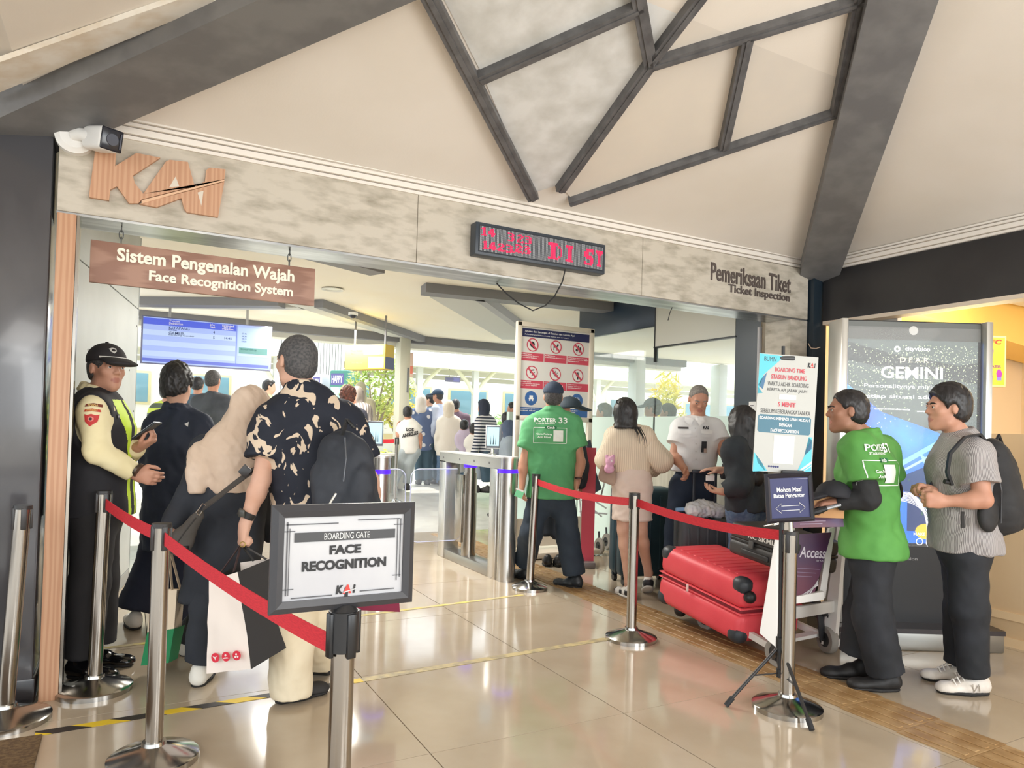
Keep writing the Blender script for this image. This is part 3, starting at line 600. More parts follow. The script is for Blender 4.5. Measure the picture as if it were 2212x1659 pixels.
# --- rules board on legs beyond the gate
yb = at(1197, 800, 7.65).y; rb = thing('rules_board', 'tall cream framed board of red prohibition pictograms behind the porter', 'sign', (0, yb, 0))
def rp(x, y): p = ony(x, y, yb); return (p.x, p.z)
TLb, TRb, BLb, BRb = rp(1120, 694), rp(1285, 712), rp(1112, 903), rp(1278, 915)
x0, x1 = (TLb[0] + BLb[0]) / 2, (TRb[0] + BRb[0]) / 2; z1_ = (TLb[1] + TRb[1]) / 2; z0_ = (BLb[1] + BRb[1]) / 2; bw, bh = x1 - x0, z1_ - z0_; xc, zc = (x0 + x1) / 2, (z0_ + z1_) / 2
FC = P((222, 212, 196), 0.4)
for c, d in (((xc, 0.02, z1_ - .02), (bw, .05, .05)), ((xc, .02, z0_ + .02), (bw, .05, .05)), ((x0 + .025, .02, z1_ / 2), (.055, .05, z1_)), ((x1 - .025, .02, z1_ / 2), (.055, .05, z1_))): MB().box(c, d, bev=.004).build('frame_side', FC, rb)
MB().box((xc, .03, zc), (bw - .05, .02, bh - .05)).build('sheet', P((226, 222, 216), 0.4), rb); MB().box((xc, 0.02, 0.04), (bw * 1.0, .5, .06), bev=.01).box((xc, .02, .25), (bw - .06, .03, .3)).build('foot', FC, rb)
def rl(u, v): return (x0 + (u - 0.0) * bw, z1_ - v * bh)                      # 0..1 across and down
flat(rb, 'header_band', [rl(.07, .06), rl(.07, .145), rl(.955, .145), rl(.955, .06)], NAVYK, 0.019)
a = rl(.4, .09); txt(rb, 'Aturan dan Larangan di Stasiun dan Kereta Api', rl(.42, .09)[0], a[1], bw * .64, bh * .026, WHITE, y=.0175); txt(rb, 'Rules and prohibitions in the station and on board', rl(.38, .12)[0], rl(0, .122)[1], bw * .56, bh * .016, WHITE, y=.0175)
PK = P((206, 72, 92), 0.5); BLU = P((58, 104, 166), 0.5)
def ring(par, x, z, r, m, y, w=.16, n=28):
    b = MB(); o = ringpts(x, z, r, n); i_ = ringpts(x, z, r * (1 - w), n)
    V = b.bm.verts.new; A = [V((p[0], y, p[1])) for p in o]; B = [V((p[0], y, p[1])) for p in i_]
    for k in range(n): b.bm.faces.new((A[k], A[(k + 1) % n], B[(k + 1) % n], B[k]))
    return b.build('ring', m, par, smooth=False)
ICO = {0: [ringpts(-.05, .1, .42, 12), [(.0, -.2), (.4, -.5), (.3, -.62), (-.1, -.35)]], 1: [[(-.4, .1), (.25, .15), (.25, -.15), (-.4, -.1)], [(.1, .1), (.25, .45), (.5, .4), (.5, .25), (.3, .1)], [(-.4, 0), (-.3, 0), (-.35, -.5), (-.45, -.5)], [(.12, -.1), (.24, -.1), (.22, -.5), (.12, -.5)], [(-.4, .1), (-.5, .4), (-.45, .42), (-.33, .1)]],
       2: [ringpts(-.05, .42, .11, 10), [(-.2, .3), (.1, .3), (.12, -.1), (-.2, -.1)], [(-.2, -.1), (-.05, -.1), (-.25, -.55), (-.35, -.5)], [(.0, -.1), (.12, -.1), (.22, -.55), (.1, -.55)], [(.2, .3), (.45, .3), (.45, -.25), (.2, -.25)], rect(-.5, -.3, -.28, 0)], 3: [[(-.45, .35), (.4, .5), (.4, .32), (-.1, .25), (-.15, -.1), (-.35, -.1), (-.3, .2), (-.45, .2)], [(-.1, -.5), (.45, .1), (.52, .05), (0, -.55)]],
       4: [[(-.05, -.3), (.03, -.3), (.02, .5), (-.06, .5)], [(0, -.3), (.35, .3), (.4, .2), (.05, -.33)], [(0, -.3), (-.4, .3), (-.45, .15), (-.05, -.34)], [(0, -.3), (.5, -.05), (.5, -.15), (.05, -.36)]], 5: [ringpts(0, .42, .12, 10), [(-.15, .28), (.15, .28), (.15, -.2), (-.15, -.2)], [(-.12, -.2), (.12, -.2), (.1, -.6), (-.08, -.6)], [(-.15, .28), (-.4, -.05), (-.3, -.08), (-.1, .15)]],
       6: [rect(-.4, -.15, .4, .05), rect(-.3, .05, .3, .4), rect(-.35, -.4, -.15, -.15), rect(.15, -.4, .35, -.15)], 7: [ringpts(-.3, .4, .1, 8), ringpts(0, .4, .1, 8), ringpts(.3, .4, .1, 8), rect(-.42, -.5, -.18, .28), rect(-.12, -.5, .12, .28), rect(.18, -.5, .42, .28)]}
n_ = 0
for r_, (vy, vb) in enumerate(((.225, .35), (.51, .635), (.775, .91))):
    for c_ in range(3):
        u = (.20, .50, .80)[c_]
        if r_ == 2 and c_ == 1: continue
        x, z = rl(u - .02 * 0, vy); rad = bh * .07
        k = r_ * 3 + c_ - (1 if r_ == 2 and c_ == 2 else 0)
        if r_ < 2:
            flat(rb, 'sign_disc', ringpts(x, z, rad, 24), P((232, 226, 222), 0.5), .0195); ring(rb, x, z, rad, PK, .0165)
        else: flat(rb, 'sign_disc', ringpts(x, z, rad * 1.05, 24), BLU, .0195)
        for pg in ICO[k]: flat(rb, 'pictogram', [(x + p[0] * rad, z + p[1] * rad) for p in pg], INK if r_ < 2 else WHITE, .0175, .0005)
        if r_ < 2: q = .1 * rad; flat(rb, 'slash', [(x - .7 * rad - q, z + .7 * rad - q), (x + .7 * rad - q, z - .7 * rad - q), (x + .7 * rad + q, z - .7 * rad + q), (x - .7 * rad + q, z + .7 * rad + q)], PK, .0165, .0004)
        x2, z2 = rl(u, vb); flat(rb, 'caption_bar', rect(x2 - bw * .145, z2 - bh * .042, x2 + bw * .145, z2 + bh * .042), PK if r_ < 2 else BLU, .0195)
        for q, s in enumerate(((('Dilarang', 'membawa barang', 'berbau tajam'), ('Dilarang', 'membawa binatang', ''), ('Dilarang membawa', 'bagasi lebih dari', 'ketentuan')), (('Dilarang', 'membawa senjata', 'api dan tajam'), ('Dilarang', 'membawa narkoba', ''), ('Dilarang', 'buang sampah', 'sembarangan')), (('Gunakan gerbong', 'sesuai tiket', ''), ('', '', ''), ('Dahulukan', 'antrean', '')))[r_][c_]):
            if s: txt(rb, s, x2 - bw * (.135 - .008 * len(s)), z2 + bh * (.026 - .018 * q), bw * .016 * len(s), bh * .013, WHITE, y=.017, bold=.02)

# --- turnstiles
TS = P((200, 198, 194), 0.25, 0.9); BLUE = P((60, 20, 255), 0.4, emit=2.2)
FLAP = mat('flap_glass', (228, 240, 255), 0.02, alpha=0.08, spec=0.6)
def turnstile(x, y0, y1, label, flaps):
    t = thing('turnstile', label, 'turnstile', (x, y0, 0), group='steel turnstiles at the boarding gate'); L = y1 - y0; w = 0.085
    out = [(w * math.cos(math.pi + math.pi * i / 12), w + 0.0 + w * math.sin(math.pi + math.pi * i / 12)) for i in range(13)] + [(w, L), (-w, L)]
    b = MB(); b.prism([(px, py, 0.985) for px, py in out], (0, 0, 0.095)); b.build('top_beam', TS, t, ang=20)
    b = MB(); b.prism([(px * 1.03, py if py > w else py - .003, 1.081) for px, py in out], (0, 0, 0.014)); b.build('lid', P((226, 224, 222), 0.3, 0.6), t, ang=20)
    b = MB(); b.cyl((0, w, 0), (0, w, 0.955), w * .97, n=32); b.box((0, w + .13, 0.49), (2 * w, .14, 0.99), bev=.006); b.build('front_post', TS, t)
    MB().cyl((0, w, 0.952), (0, w, 0.986), w * 1.03, n=32).build('light_ring', BLUE, t); MB().cyl((0, L * .60, .955), (0, L * .60, .984), .066, n=28).build('light_ring', BLUE, t)
    b = MB(); b.cyl((0, L * .60, 0), (0, L * .60, 0.70), .072, n=28); b.cyl((0, L * .60, .70), (0, L * .60, .90), .066, n=28); b.cyl((0, L * .60, .90), (0, L * .60, .955), .056, n=28); b.build('flap_drive', STEEL, t)
    b = MB(); b.box((0, L - .08, .5), (2 * w, .16, 1.0), bev=.006); b.build('rear_post', TS, t)
    b = MB(); b.box((0, L / 2 + .1, .045), (2 * w - .01, L - .2, .09), bev=.006); b.build('plinth', P((168, 166, 162), 0.3, 0.9), t)
    b = MB()
    for py in (.3, .62, .95, L - .1): b.cyl((-w - .002, py, 1.03), (-w + .002, py, 1.03), .012, n=12)
    b.build('sensor_eye', P((90, 90, 92), 0.3), t)
    for s in flaps:
        g = MB(); fw = .49; r = .09; o = []
        for cx, cz, a0 in ((fw - r, .93 - r, 0), (0, 0, 0)): pass
        pts = [(0, .22)] + [(fw - r + r * math.cos(a), .22 + r + r * math.sin(a)) for a in np.linspace(-math.pi / 2, 0, 7)] + [(fw - r + r * math.cos(a), .93 - r + r * math.sin(a)) for a in np.linspace(0, math.pi / 2, 7)] + [(0, .93)]
        g.prism([(s * (.075 + a), L * .70 - .005, c) for a, c in pts], (0, .01, 0)); fl = g.build('glass_flap', FLAP, t, smooth=False)
        MB().tube([(s * (.075 + a), L * .70, c) for a, c in pts], .0035, 6).build('flap_edge', P((205, 210, 250), 0.2), fl)
        MB().box((s * .08, L * .65, .55), (.02, .16, .66), bev=.004).build('flap_hinge', STEEL, fl)
    return t
turnstile(2.98, 5.44, 6.9, 'steel turnstile with a blue light ring standing before the rules board', (-1,))
turnstile(1.80, 5.44, 6.9, 'steel turnstile with a blue light ring, mostly hidden behind the black backpack', (1,))
def tablet(x, y, z, w, h, label, rz):
    t = thing('face_scanner', label, 'scanner', (x, y, 1.095), rz)
    MB().box((0, .03, .05), (.028, .022, .12), bev=.004).cyl((0, .03, 0), (0, .03, .012), .04, n=16).build('stand', TS, t)
    MB().box((0, 0, z - 1.095), (w, .022, h), bev=.006).build('case', P((216, 216, 218), 0.3), t); MB().box((0, -.0115, z - 1.095), (w * .93, .002, h * .95)).build('bezel', P((40, 44, 54), 0.2), t)
    MB().box((0, -.0128, z - 1.095 + .003), (w * .82, .001, h * .80)).build('screen', mat('scanner_screen', (176, 220, 240), 0.2, c2=(120, 160, 180), scale=3, stretch=(1, 1, 3), emit=0.9, lo=.55, hi=.75), t)
    for k, (a, c, q) in enumerate(((-.02, -.04, .018), (.005, -.03, .03), (.025, -.045, .015))): flat(t, 'skyline_tower', [(a - q / 4, z - 1.095 - .07), (a + q / 4, z - 1.095 - .07), (a, z - 1.095 + q)], P((74, 96, 110), 0.4), -.0137, .0004)
tablet(2.97, 5.83, 1.265, .135, .215, 'face scanning tablet on top of the turnstile before the rules board', -.35)
tablet(1.83, 5.78, 1.27, .14, .215, 'face scanning tablet partly hidden by the black backpack', -.2)

# --- tall digital advert stand
A_, B_ = at(1812, 900, 4.66), at(2132, 900, 4.66); ad = thing('advert_screen', 'tall silver digital advert stand glowing blue behind two men', 'screen', mtx=face_mtx(Vector(((A_.x + B_.x) / 2, (A_.y + B_.y) / 2, 0)), RH))
AW = 0.99; AH = 2.13
MB().box((0, .10, .14 + (AH - .14) / 2), (AW - .03, .16, AH - .14), bev=.01).build('case', P((60, 62, 64), 0.35), ad)
for s in (-1, 1): MB().box((s * (AW / 2 - .02), .06, .14 + (AH - .14) / 2), (.045, .20, AH - .14), bev=.008).build('side_rail', P((206, 204, 198), 0.3, 0.7), ad)
MB().box((0, .10, .06), (AW + .06, .5, .12), bev=.01).build('plinth', P((150, 148, 142), 0.3, 0.8), ad); MB().box((0, .1, .125), (AW + .07, .5, .03)).build('plinth_top', P((48, 40, 40), 0.3), ad)
MB().box((0, .018, AH - .07 + .0), (AW - .09, .012, .12)).build('top_band', P((92, 94, 90), 0.3), ad); MB().box((0, .018, .14 + .25), (AW - .09, .012, .52)).build('lower_panel', P((22, 20, 22), 0.3), ad)
MB().cyl((0, .012, AH - .065), (0, .010, AH - .065), .03, n=20).build('sensor_eye', P((200, 200, 196), 0.3), ad)
SX, SZ0, SZ1 = .43, .66, 2.005
scr = mat('advert_picture', (16, 74, 220), 0.25, c2=(60, 160, 255), scale=2.6, lo=.35, hi=.7, emit=1.1, detail=6)
MB().box((0, .02, (SZ0 + SZ1) / 2), (2 * SX, .012, SZ1 - SZ0)).build('screen', scr, ad)
def E_(c, e=0.9): return P(c, 0.4, emit=e)
G0 = [( -SX, 2.005), (SX, 2.005), (SX, 1.30), (.1, 1.42), (-.2, 1.52), (-SX, 1.70)]
flat(ad, 'picture_field', G0, E_((128, 140, 136), .55), .0135, .0004); flat(ad, 'picture_field', [(-SX, 1.98), (-.1, 1.9), (.3, 1.84), (SX, 1.86), (SX, 1.72), (0, 1.78), (-SX, 1.86)], E_((104, 110, 110), .45), .0128, .0004)
rnd = random.Random(5); b = MB()
for k in range(900):
    u = rnd.random(); x = -SX + 2 * SX * rnd.random(); z = 1.97 - abs(rnd.gauss(0, .22)) - .35 * (0 if rnd.random() < .4 else max(0, .5 - (x + SX)) )
    if z < 1.2: continue
    q = .0018 + .0022 * rnd.random(); b.bm.faces.new([b.bm.verts.new((x + i * q, .0118, z + j * q)) for i, j in ((-1, 0), (0, -1), (1, 0), (0, 1))])
gl = b.build('glitter', E_((226, 240, 190), 1.2), ad, smooth=False); gl['kind'] = 'stuff'
for pts, c in (([(-.3, 1.02), (.33, 1.40), (.33, 1.435), (-.3, 1.06)], (150, 216, 250)), ([(-.3, .985), (.20, 1.27), (.20, 1.29), (-.3, 1.0)], (190, 230, 250)), ([(.05, 1.26), (.13, 1.20), (.21, .98), (.17, .96), (.09, 1.18)], (170, 226, 250)), ([(-.15, 1.06), (.08, 1.16), (.12, 1.04), (0, .98)], (20, 70, 130)), ([(-.02, .98), (.2, 1.02), (.2, .74), (-.02, .74)], (16, 56, 120)), ([(.26, 1.06), (.36, 1.08), (.36, .7), (.26, .7)], (30, 190, 220))):
    flat(ad, 'picture_field', pts, E_(c, .8), .0128, .0004)
b = MB()
for k in range(300):
    x, z = rnd.gauss(.16, .05), rnd.gauss(.93, .06); q = .006; b.bm.faces.new([b.bm.verts.new((x + i * q, .0118, z + j * q)) for i, j in ((-1, 0), (0, -1), (1, 0), (0, 1))])
bb = b.build('printed_foliage', E_((60, 120, 96), .6), ad, smooth=False); bb['kind'] = 'stuff'
for k in range(9):
    b = MB(); pts = []
    for i in range(14):
        q = i / 13; x = -.10 + .34 * q + .01 * k * math.sin(q * 5); z = .98 - .20 * q + .07 * math.sin(q * 4.6 + k * .12) - .012 * k; pts.append((x, .0115, z))
    b.tube(pts, .0028, 5); b.build('white_swirl', E_((240, 236, 240), .9), ad)
flat(ad, 'picture_field', ringpts(.10, .74, .05, 16, 1.3), E_((236, 196, 60), 1.0), .0122, .0004)
txt(ad, 'cityvision', .03, 1.94, .165, .034, E_((250, 250, 250)), y=.0115, bold=.02); ring(ad, -.105, 1.94, .021, E_((250, 250, 250)), .0115, .55)
txt(ad, 'DEAR', .01, 1.87, .19, .034, E_((246, 240, 200)), y=.0115, spacing=1.5, bold=.01); txt(ad, 'GEMINI', -.005, 1.785, .41, .08, E_((252, 252, 252)), y=.0115, bold=.02)
txt(ad, 'Personalitynya mirip bunglon', .02, 1.69, .68, .034, E_((250, 250, 250)), y=.0115, bold=.01); txt(ad, 'Setiap situasi ada ajanya', -.01, 1.622, .66, .034, E_((250, 250, 250)), y=.0115, bold=.01)
txt(ad, 'cityvisionindonesia', -.13, 1.54, .235, .020, E_((250, 250, 250)), y=.0115); txt(ad, 'www.cityvision.co.id', .14, 1.53, .22, .02, E_((250, 250, 250)), y=.0115)
txt(ad, 'MAKE THIS', .10, .722, .15, .020, E_((250, 250, 250)), y=.0115); txt(ad, '081', .155, .672, .075, .04, E_((250, 250, 250)), y=.0115, bold=.03); ring(ad, .065, .672, .024, E_((250, 250, 250)), .0115, .25)
txt(ad, 'cityvision', -.02, .555, .145, .026, P((150, 150, 150), 0.4), y=.0105); ring(ad, -.12, .555, .017, P((150, 150, 150), 0.4), .0105, .5)
MB().box((0, .008, (SZ0 + SZ1) / 2 + .03), (AW - .10, .003, SZ1 - SZ0 + .1)).build('cover_glass', mat('cover_glass', (255, 255, 255), 0.02, alpha=0.06, spec=0.8), ad, smooth=False)

# --- shop's lightbox
lp_ = at(2140, 780, 6.6); lb = thing('lightbox', 'yellow green lightbox poster on the shop wall beside the advert stand', 'poster', mtx=face_mtx(lp_, RH * .6 + FH * -.8 if False else RH))
MB().box((0, .03, 0), (.30, .05, .48), bev=.006).build('frame', P((236, 220, 160), 0.4), lb); MB().box((0, .003, 0), (.26, .006, .44)).build('picture', mat('lightbox_print', (206, 222, 60), 0.4, c2=(190, 212, 70), scale=3, emit=.7), lb)
txt(lb, 'KFC', .02, .18, .16, .045, E_((220, 60, 40), .6), y=-.001, bold=.05, shear=.15); txt(lb, 'GRATIS', .02, -.05, .15, .026, E_((170, 40, 130), .6), y=-.001, bold=.04)
for x, z, k in ((-.02, .07, 1.0), (.08, -.13, .6), (.0, -.16, .5)):
    flat(lb, 'printed_drink', [(x - .03 * k, z - .07 * k), (x + .03 * k, z - .07 * k), (x + .045 * k, z + .03 * k), (x + .02 * k, z + .09 * k), (x - .02 * k, z + .09 * k), (x - .045 * k, z + .03 * k)], E_((190, 60, 190), .6), -.001)
    flat(lb, 'printed_drink', rect(x - .035 * k, z - .08 * k, x + .035 * k, z - .03 * k), E_((160, 140, 230), .6), -.0016, .0006)

# ================================================================ people: bodies and clothes grown as smooth blended surfaces
f32 = np.float32
def V3(p): return np.array([p[0], p[1], p[2]], f32)
def nrm(v): v = V3(v); return v / max(np.linalg.norm(v), 1e-9)
class Sdf:
    def __init__(s): s.p = []; s.cut = []; s.lo = []; s.hi = []; s.loc = None
    def _b(s, lo, hi): s.lo.append(lo); s.hi.append(hi)
    def rc(s, a, b, ra, rb=None, k=0.03, flat=None, fs=1.0, op=1, cutb=False):            # tapered limb; flat = direction squeezed by fs
        a, b = V3(a), V3(b); rb = ra if rb is None else rb; m = max(ra, rb) * max(1, fs)
        lo, hi = np.minimum(a, b) - m, np.maximum(a, b) + m
        n = None if flat is None else nrm(flat); cb = nrm(b - a) if cutb else None; lc = s.loc
        def f(P):
            q = P - a; ba = b - a
            if n is not None:
                q = q + np.outer(q @ n, n) * (1 / fs - 1); ba = ba + n * (ba @ n) * (1 / fs - 1)
            t = np.clip((q @ ba) / max(ba @ ba, 1e-9), 0, 1)
            d = np.sqrt(((q - t[:, None] * ba) ** 2).sum(1)) - (ra + (rb - ra) * t)
            d = d * (min(1, fs) if n is not None else 1)
            if cb is not None: d = np.maximum(d, (P - b) @ cb)
            if lc is not None: d = np.maximum(d, (P - lc[0]) @ lc[1])
            return d
        s.p.append((f, lo, hi, k, op)); 
        if op == 1: s._b(lo, hi)
        return s
    def el(s, c, r, ax=None, k=0.02, op=1):
        c = V3(c); r = np.array(r, f32); A = np.eye(3, dtype=f32) if ax is None else np.array(ax, f32); m = float(r.max())
        def f(P):
            q = (P - c) @ A.T; k0 = np.sqrt(((q / r) ** 2).sum(1)); k1 = np.sqrt(((q / (r * r)) ** 2).sum(1)) + 1e-9
            return k0 * (k0 - 1) / k1
        s.p.append((f, c - m, c + m, k, op))
        if op == 1: s._b(c - m, c + m)
        return s
    def plane(s, p, n):                                                        # keep the side away from n
        p, n = V3(p), nrm(n); s.cut.append((p, n)); return s
    def mesh(s, h):
        lo = np.min(s.lo, 0) - 3 * h; hi = np.max(s.hi, 0) + 3 * h
        for p, n in s.cut:                                                     # axis cuts shrink the grid
            for i in range(3):
                if n[i] > .999: hi[i] = min(hi[i], p[i] + 3 * h)
                if n[i] < -.999: lo[i] = max(lo[i], p[i] - 3 * h)
        N = np.maximum(np.ceil((hi - lo) / h).astype(int) + 1, 4); D = np.full(N, 0.3, f32)
        g = [lo[i] + h * np.arange(N[i], dtype=f32) for i in range(3)]
        for f, a, b, k, op in s.p:
            i0 = np.clip(np.floor((a - k - 2 * h - lo) / h).astype(int), 0, N); i1 = np.clip(np.ceil((b + k + 2 * h - lo) / h).astype(int) + 1, 0, N)
            if (i1 <= i0).any(): continue
            sl = tuple(slice(i0[i], i1[i]) for i in range(3)); X = np.meshgrid(*[g[i][sl[i]] for i in range(3)], indexing='ij')
            d = f(np.stack([x.ravel() for x in X], 1).astype(f32)).reshape(X[0].shape); e = D[sl]
            if op == 1:
                w = np.maximum(k - np.abs(d - e), 0) / k; D[sl] = np.minimum(d, e) - w * w * k * .25
            else:
                w = np.maximum(k - np.abs(-d - e), 0) / k; D[sl] = np.maximum(-d, e) + w * w * k * .25
        for p, n in s.cut:
            q = (g[0] - p[0])[:, None, None] * n[0] + (g[1] - p[1])[None, :, None] * n[1] + (g[2] - p[2])[None, None, :] * n[2]; D = np.maximum(D, q)
        D[0], D[-1], D[:, 0], D[:, -1], D[:, :, 0], D[:, :, -1] = (.3,) * 6
        return nets(D, lo, h)
def nets(D, lo, h):                                                            # surface nets
    I = D < 0; n = np.array(D.shape) - 1; cnt = np.zeros(n, np.int8)
    C = [(a, b, c) for a in (0, 1) for b in (0, 1) for c in (0, 1)]
    sl = lambda o: tuple(slice(o[i], n[i] + o[i]) for i in range(3))
    for o in C: cnt += I[sl(o)]
    act = (cnt > 0) & (cnt < 8); idx = np.argwhere(act); ids = np.full(n, -1, np.int64); ids[act] = np.arange(len(idx))
    vs = np.stack([D[idx[:, 0] + o[0], idx[:, 1] + o[1], idx[:, 2] + o[2]] for o in C], 1)
    acc = np.zeros((len(idx), 3), f32); w = np.zeros(len(idx), f32)
    for i in range(8):
        for ax in range(3):
            j = i + (4, 2, 1)[ax]
            if C[i][ax]: continue
            a, b = vs[:, i], vs[:, j]; x = (a < 0) != (b < 0); t = np.where(x, a / np.where(x, a - b, 1), 0)
            p = np.array(C[i], f32)[None] + t[:, None] * (np.array(C[j], f32) - np.array(C[i], f32)); acc += p * x[:, None]; w += x
    V = lo + (idx + acc / w[:, None]) * h; F = []
    for ax in range(3):
        u, v = [(1, 2), (2, 0), (0, 1)][ax]; s0 = [slice(1, n[i]) for i in range(3)]; s0[ax] = slice(0, n[ax]); s1 = list(s0); s1[ax] = slice(1, n[ax] + 1)
        A, B = I[tuple(s0)], I[tuple(s1)]; e = np.argwhere(A != B); 
        if not len(e): continue
        fl = A[tuple(e.T)]; off = np.array([1, 1, 1]); off[ax] = 0; e = e + off; du = np.zeros(3, int); du[u] = 1; dv = np.zeros(3, int); dv[v] = 1
        q = np.stack([ids[tuple((e - du - dv).T)], ids[tuple((e - dv).T)], ids[tuple(e.T)], ids[tuple((e - du).T)]], 1)
        q[~fl] = q[~fl][:, ::-1]; F.append(q)
    F = np.concatenate(F); F = F[(F >= 0).all(1)]; return V.astype(f32), F
def vnormals(V, F):
    n = np.cross(V[F[:, 2]] - V[F[:, 0]], V[F[:, 3]] - V[F[:, 1]]); N = np.zeros_like(V)
    for i in range(4): np.add.at(N, F[:, i], n)
    return N / np.maximum(np.linalg.norm(N, axis=1, keepdims=True), 1e-9)
def wob(V, freq, seed):                                                        # smooth sum-of-sines noise, -1..1
    r = np.random.RandomState(seed); o = np.zeros(len(V), f32)
    for k in range(5):
        d = r.normal(size=3) * np.array(freq) * (1 + .35 * k); o += np.sin(V @ d.astype(f32) + r.rand() * 6.28 + 1.5 * np.sin(V @ (d[[1, 2, 0]] * .6).astype(f32))) / (1 + .4 * k)
    return o / 2.6
def grow(name, sdf, h, m, par, fold=0.0, freq=(14, 14, 6), seed=1, assign=None, smooth=1, hook=None):
    V, F = sdf.mesh(h)
    for _ in range(smooth):                                                    # light relaxation
        a = np.zeros_like(V); c = np.zeros(len(V), f32)
        for i in range(4):
            np.add.at(a, F[:, i], V[F[:, (i + 1) % 4]]); np.add.at(c, F[:, i], 1)
        V = V * .5 + .5 * a / np.maximum(c, 1)[:, None]
    if fold: V = V + vnormals(V, F) * (fold * (wob(V, freq, seed) + .45 * wob(V, tuple(2.2 * q for q in freq), seed + 50)))[:, None]
    if hook: V = hook(V)
    o_ = np.zeros(3, f32); rt = par
    while rt is not None and rt.parent is not None: rt = rt.parent
    if rt is not None: o_ = V3(rt.location)
    me = bpy.data.meshes.new(name); me.vertices.add(len(V)); me.vertices.foreach_set('co', (V - o_).astype(f32).ravel())
    me.loops.add(F.size); me.loops.foreach_set('vertex_index', F.astype(np.int32).ravel())
    me.polygons.add(len(F)); me.polygons.foreach_set('loop_start', np.arange(0, F.size, 4, dtype=np.int32))
    ms = m if isinstance(m, (list, tuple)) else [m]
    for x in ms: me.materials.append(x)
    me.update(calc_edges=True); me.polygons.foreach_set('use_smooth', np.ones(len(F), bool))
    if assign is not None: me.polygons.foreach_set('material_index', assign(V[F].mean(1)).astype(np.int32))
    o = bpy.data.objects.new(name, me); COL.objects.link(o); o.parent = par; return o

SKIN = mat('skin', (196, 146, 122), 0.5, c2=(186, 134, 110), scale=7, spec=.35); SKINL = mat('skin_light', (214, 170, 148), 0.5, c2=(204, 158, 134), scale=7, spec=.35); SKIND = mat('skin_dark', (164, 118, 96), 0.5, c2=(154, 108, 86), scale=7, spec=.35)
LIPS = P((176, 116, 100), 0.45); HAIR = mat('black_hair', (26, 24, 25), 0.42, c2=(44, 41, 42), scale=60, stretch=(1, 1, .15), bump=.25, bscale=160)
HAIRG = mat('cropped_hair', (52, 50, 50), 0.7, c2=(80, 78, 78), scale=120, bump=.3, bscale=300)
EYEW = P((226, 220, 214), 0.25); EYED = P((34, 24, 20), 0.15)
def basis(fwd, up=(0, 0, 1)):
    f = nrm(fwd); u = nrm(up); u = u - f * (u @ f); u = u / np.linalg.norm(u); return np.cross(f, u), f, u    # right, forward, up
def head(S, c, fwd, s=1.0, up=(0, 0, 1), face=True, k=.02):
    r, f, u = basis(fwd, up); A = np.stack([r, f, u]); c = V3(c); p = lambda x, y, z: c + s * (r * x + f * y + u * z)
    S.el(p(0, -.012, .026), (.073 * s, .092 * s, .087 * s), A, k=.02); S.el(p(0, .022, -.035), (.059 * s, .066 * s, .078 * s), A, k=.03)
    if not face: 
        for q in (-1, 1): S.el(p(q * .073, -.005, -.005), (.010 * s, .018 * s, .030 * s), A, k=.008)
        return S
    S.rc(p(-.042, .012, -.075), p(0, .060, -.092), .024 * s, .022 * s, k=.025); S.rc(p(.042, .012, -.075), p(0, .060, -.092), .024 * s, .022 * s, k=.025)
    S.rc(p(-.036, .072, .026), p(.036, .072, .026), .012 * s, k=.02)
    S.rc(p(0, .080, .018), p(0, .099, -.020), .007 * s, .0110 * s, k=.012); S.el(p(.011, .090, -.024), (.009 * s, .010 * s, .008 * s), A, k=.006); S.el(p(-.011, .090, -.024), (.009 * s, .010 * s, .008 * s), A, k=.006)
    for q in (-1, 1):
        S.el(p(q * .040, .055, -.018), (.022 * s, .02 * s, .02 * s), A, k=.02); S.el(p(q * .032, .094, .008), (.017 * s, .017 * s, .011 * s), A, k=.012, op=-1)
        S.el(p(q * .032, .072, .006), (.015 * s, .013 * s, .012 * s), A, k=.004)
        S.rc(p(q * .018, .0855, .0135), p(q * .033, .0875, .0165), .0046 * s, k=.004); S.rc(p(q * .033, .0875, .0165), p(q * .047, .0790, .0125), .0046 * s, k=.004); S.rc(p(q * .020, .0830, -.0030), p(q * .045, .0780, -.0035), .0044 * s, k=.005)
        S.el(p(q * .077, -.008, -.004), (.0095 * s, .0165 * s, .029 * s), A, k=.010); S.el(p(q * .088, -.002, -.002), (.006 * s, .010 * s, .017 * s), A, k=.005, op=-1)
    S.rc(p(-.014, .082, -.054), p(.014, .082, -.054), .007 * s, k=.006); S.rc(p(-.012, .080, -.066), p(.012, .080, -.066), .008 * s, k=.006)
    return S
def lips_of(c, fwd, s=1.0):
    r, f, u = basis(fwd); c = V3(c)
    def g(X):
        q = X - c; a, b, d = q @ r / s, q @ f / s, q @ u / s
        return ((b > .074) & (((a / .026) ** 2 + ((d + .0605) / .013) ** 2) < 1)).astype(np.int32)
    return g
def eyes(par, c, fwd, s=1.0, brow=True, hair=None):
    r, f, u = basis(fwd); c = V3(c) - V3(par.location)
    for q in (-1, 1):
        e = c + s * (r * q * .032 + f * .0755 + u * .0062); b = MB(); b.sph(e, .0122 * s, n=14); b.sph(e + f * .0070 * s + r * q * .001, .0068 * s, (1, 1, 1), 10, mi=1); b.build('eye', [EYEW, EYED], par)
        b = MB(); b.tube([c + s * (r * q * x + f * y + u * z) for x, y, z in ((.014, .0915, .0225), (.026, .0900, .0275), (.040, .0830, .0270), (.050, .0735, .0220))], [.0032 * s, .0042 * s, .0038 * s, .0024 * s], 6); b.build('eyebrow', hair or HAIR, par)
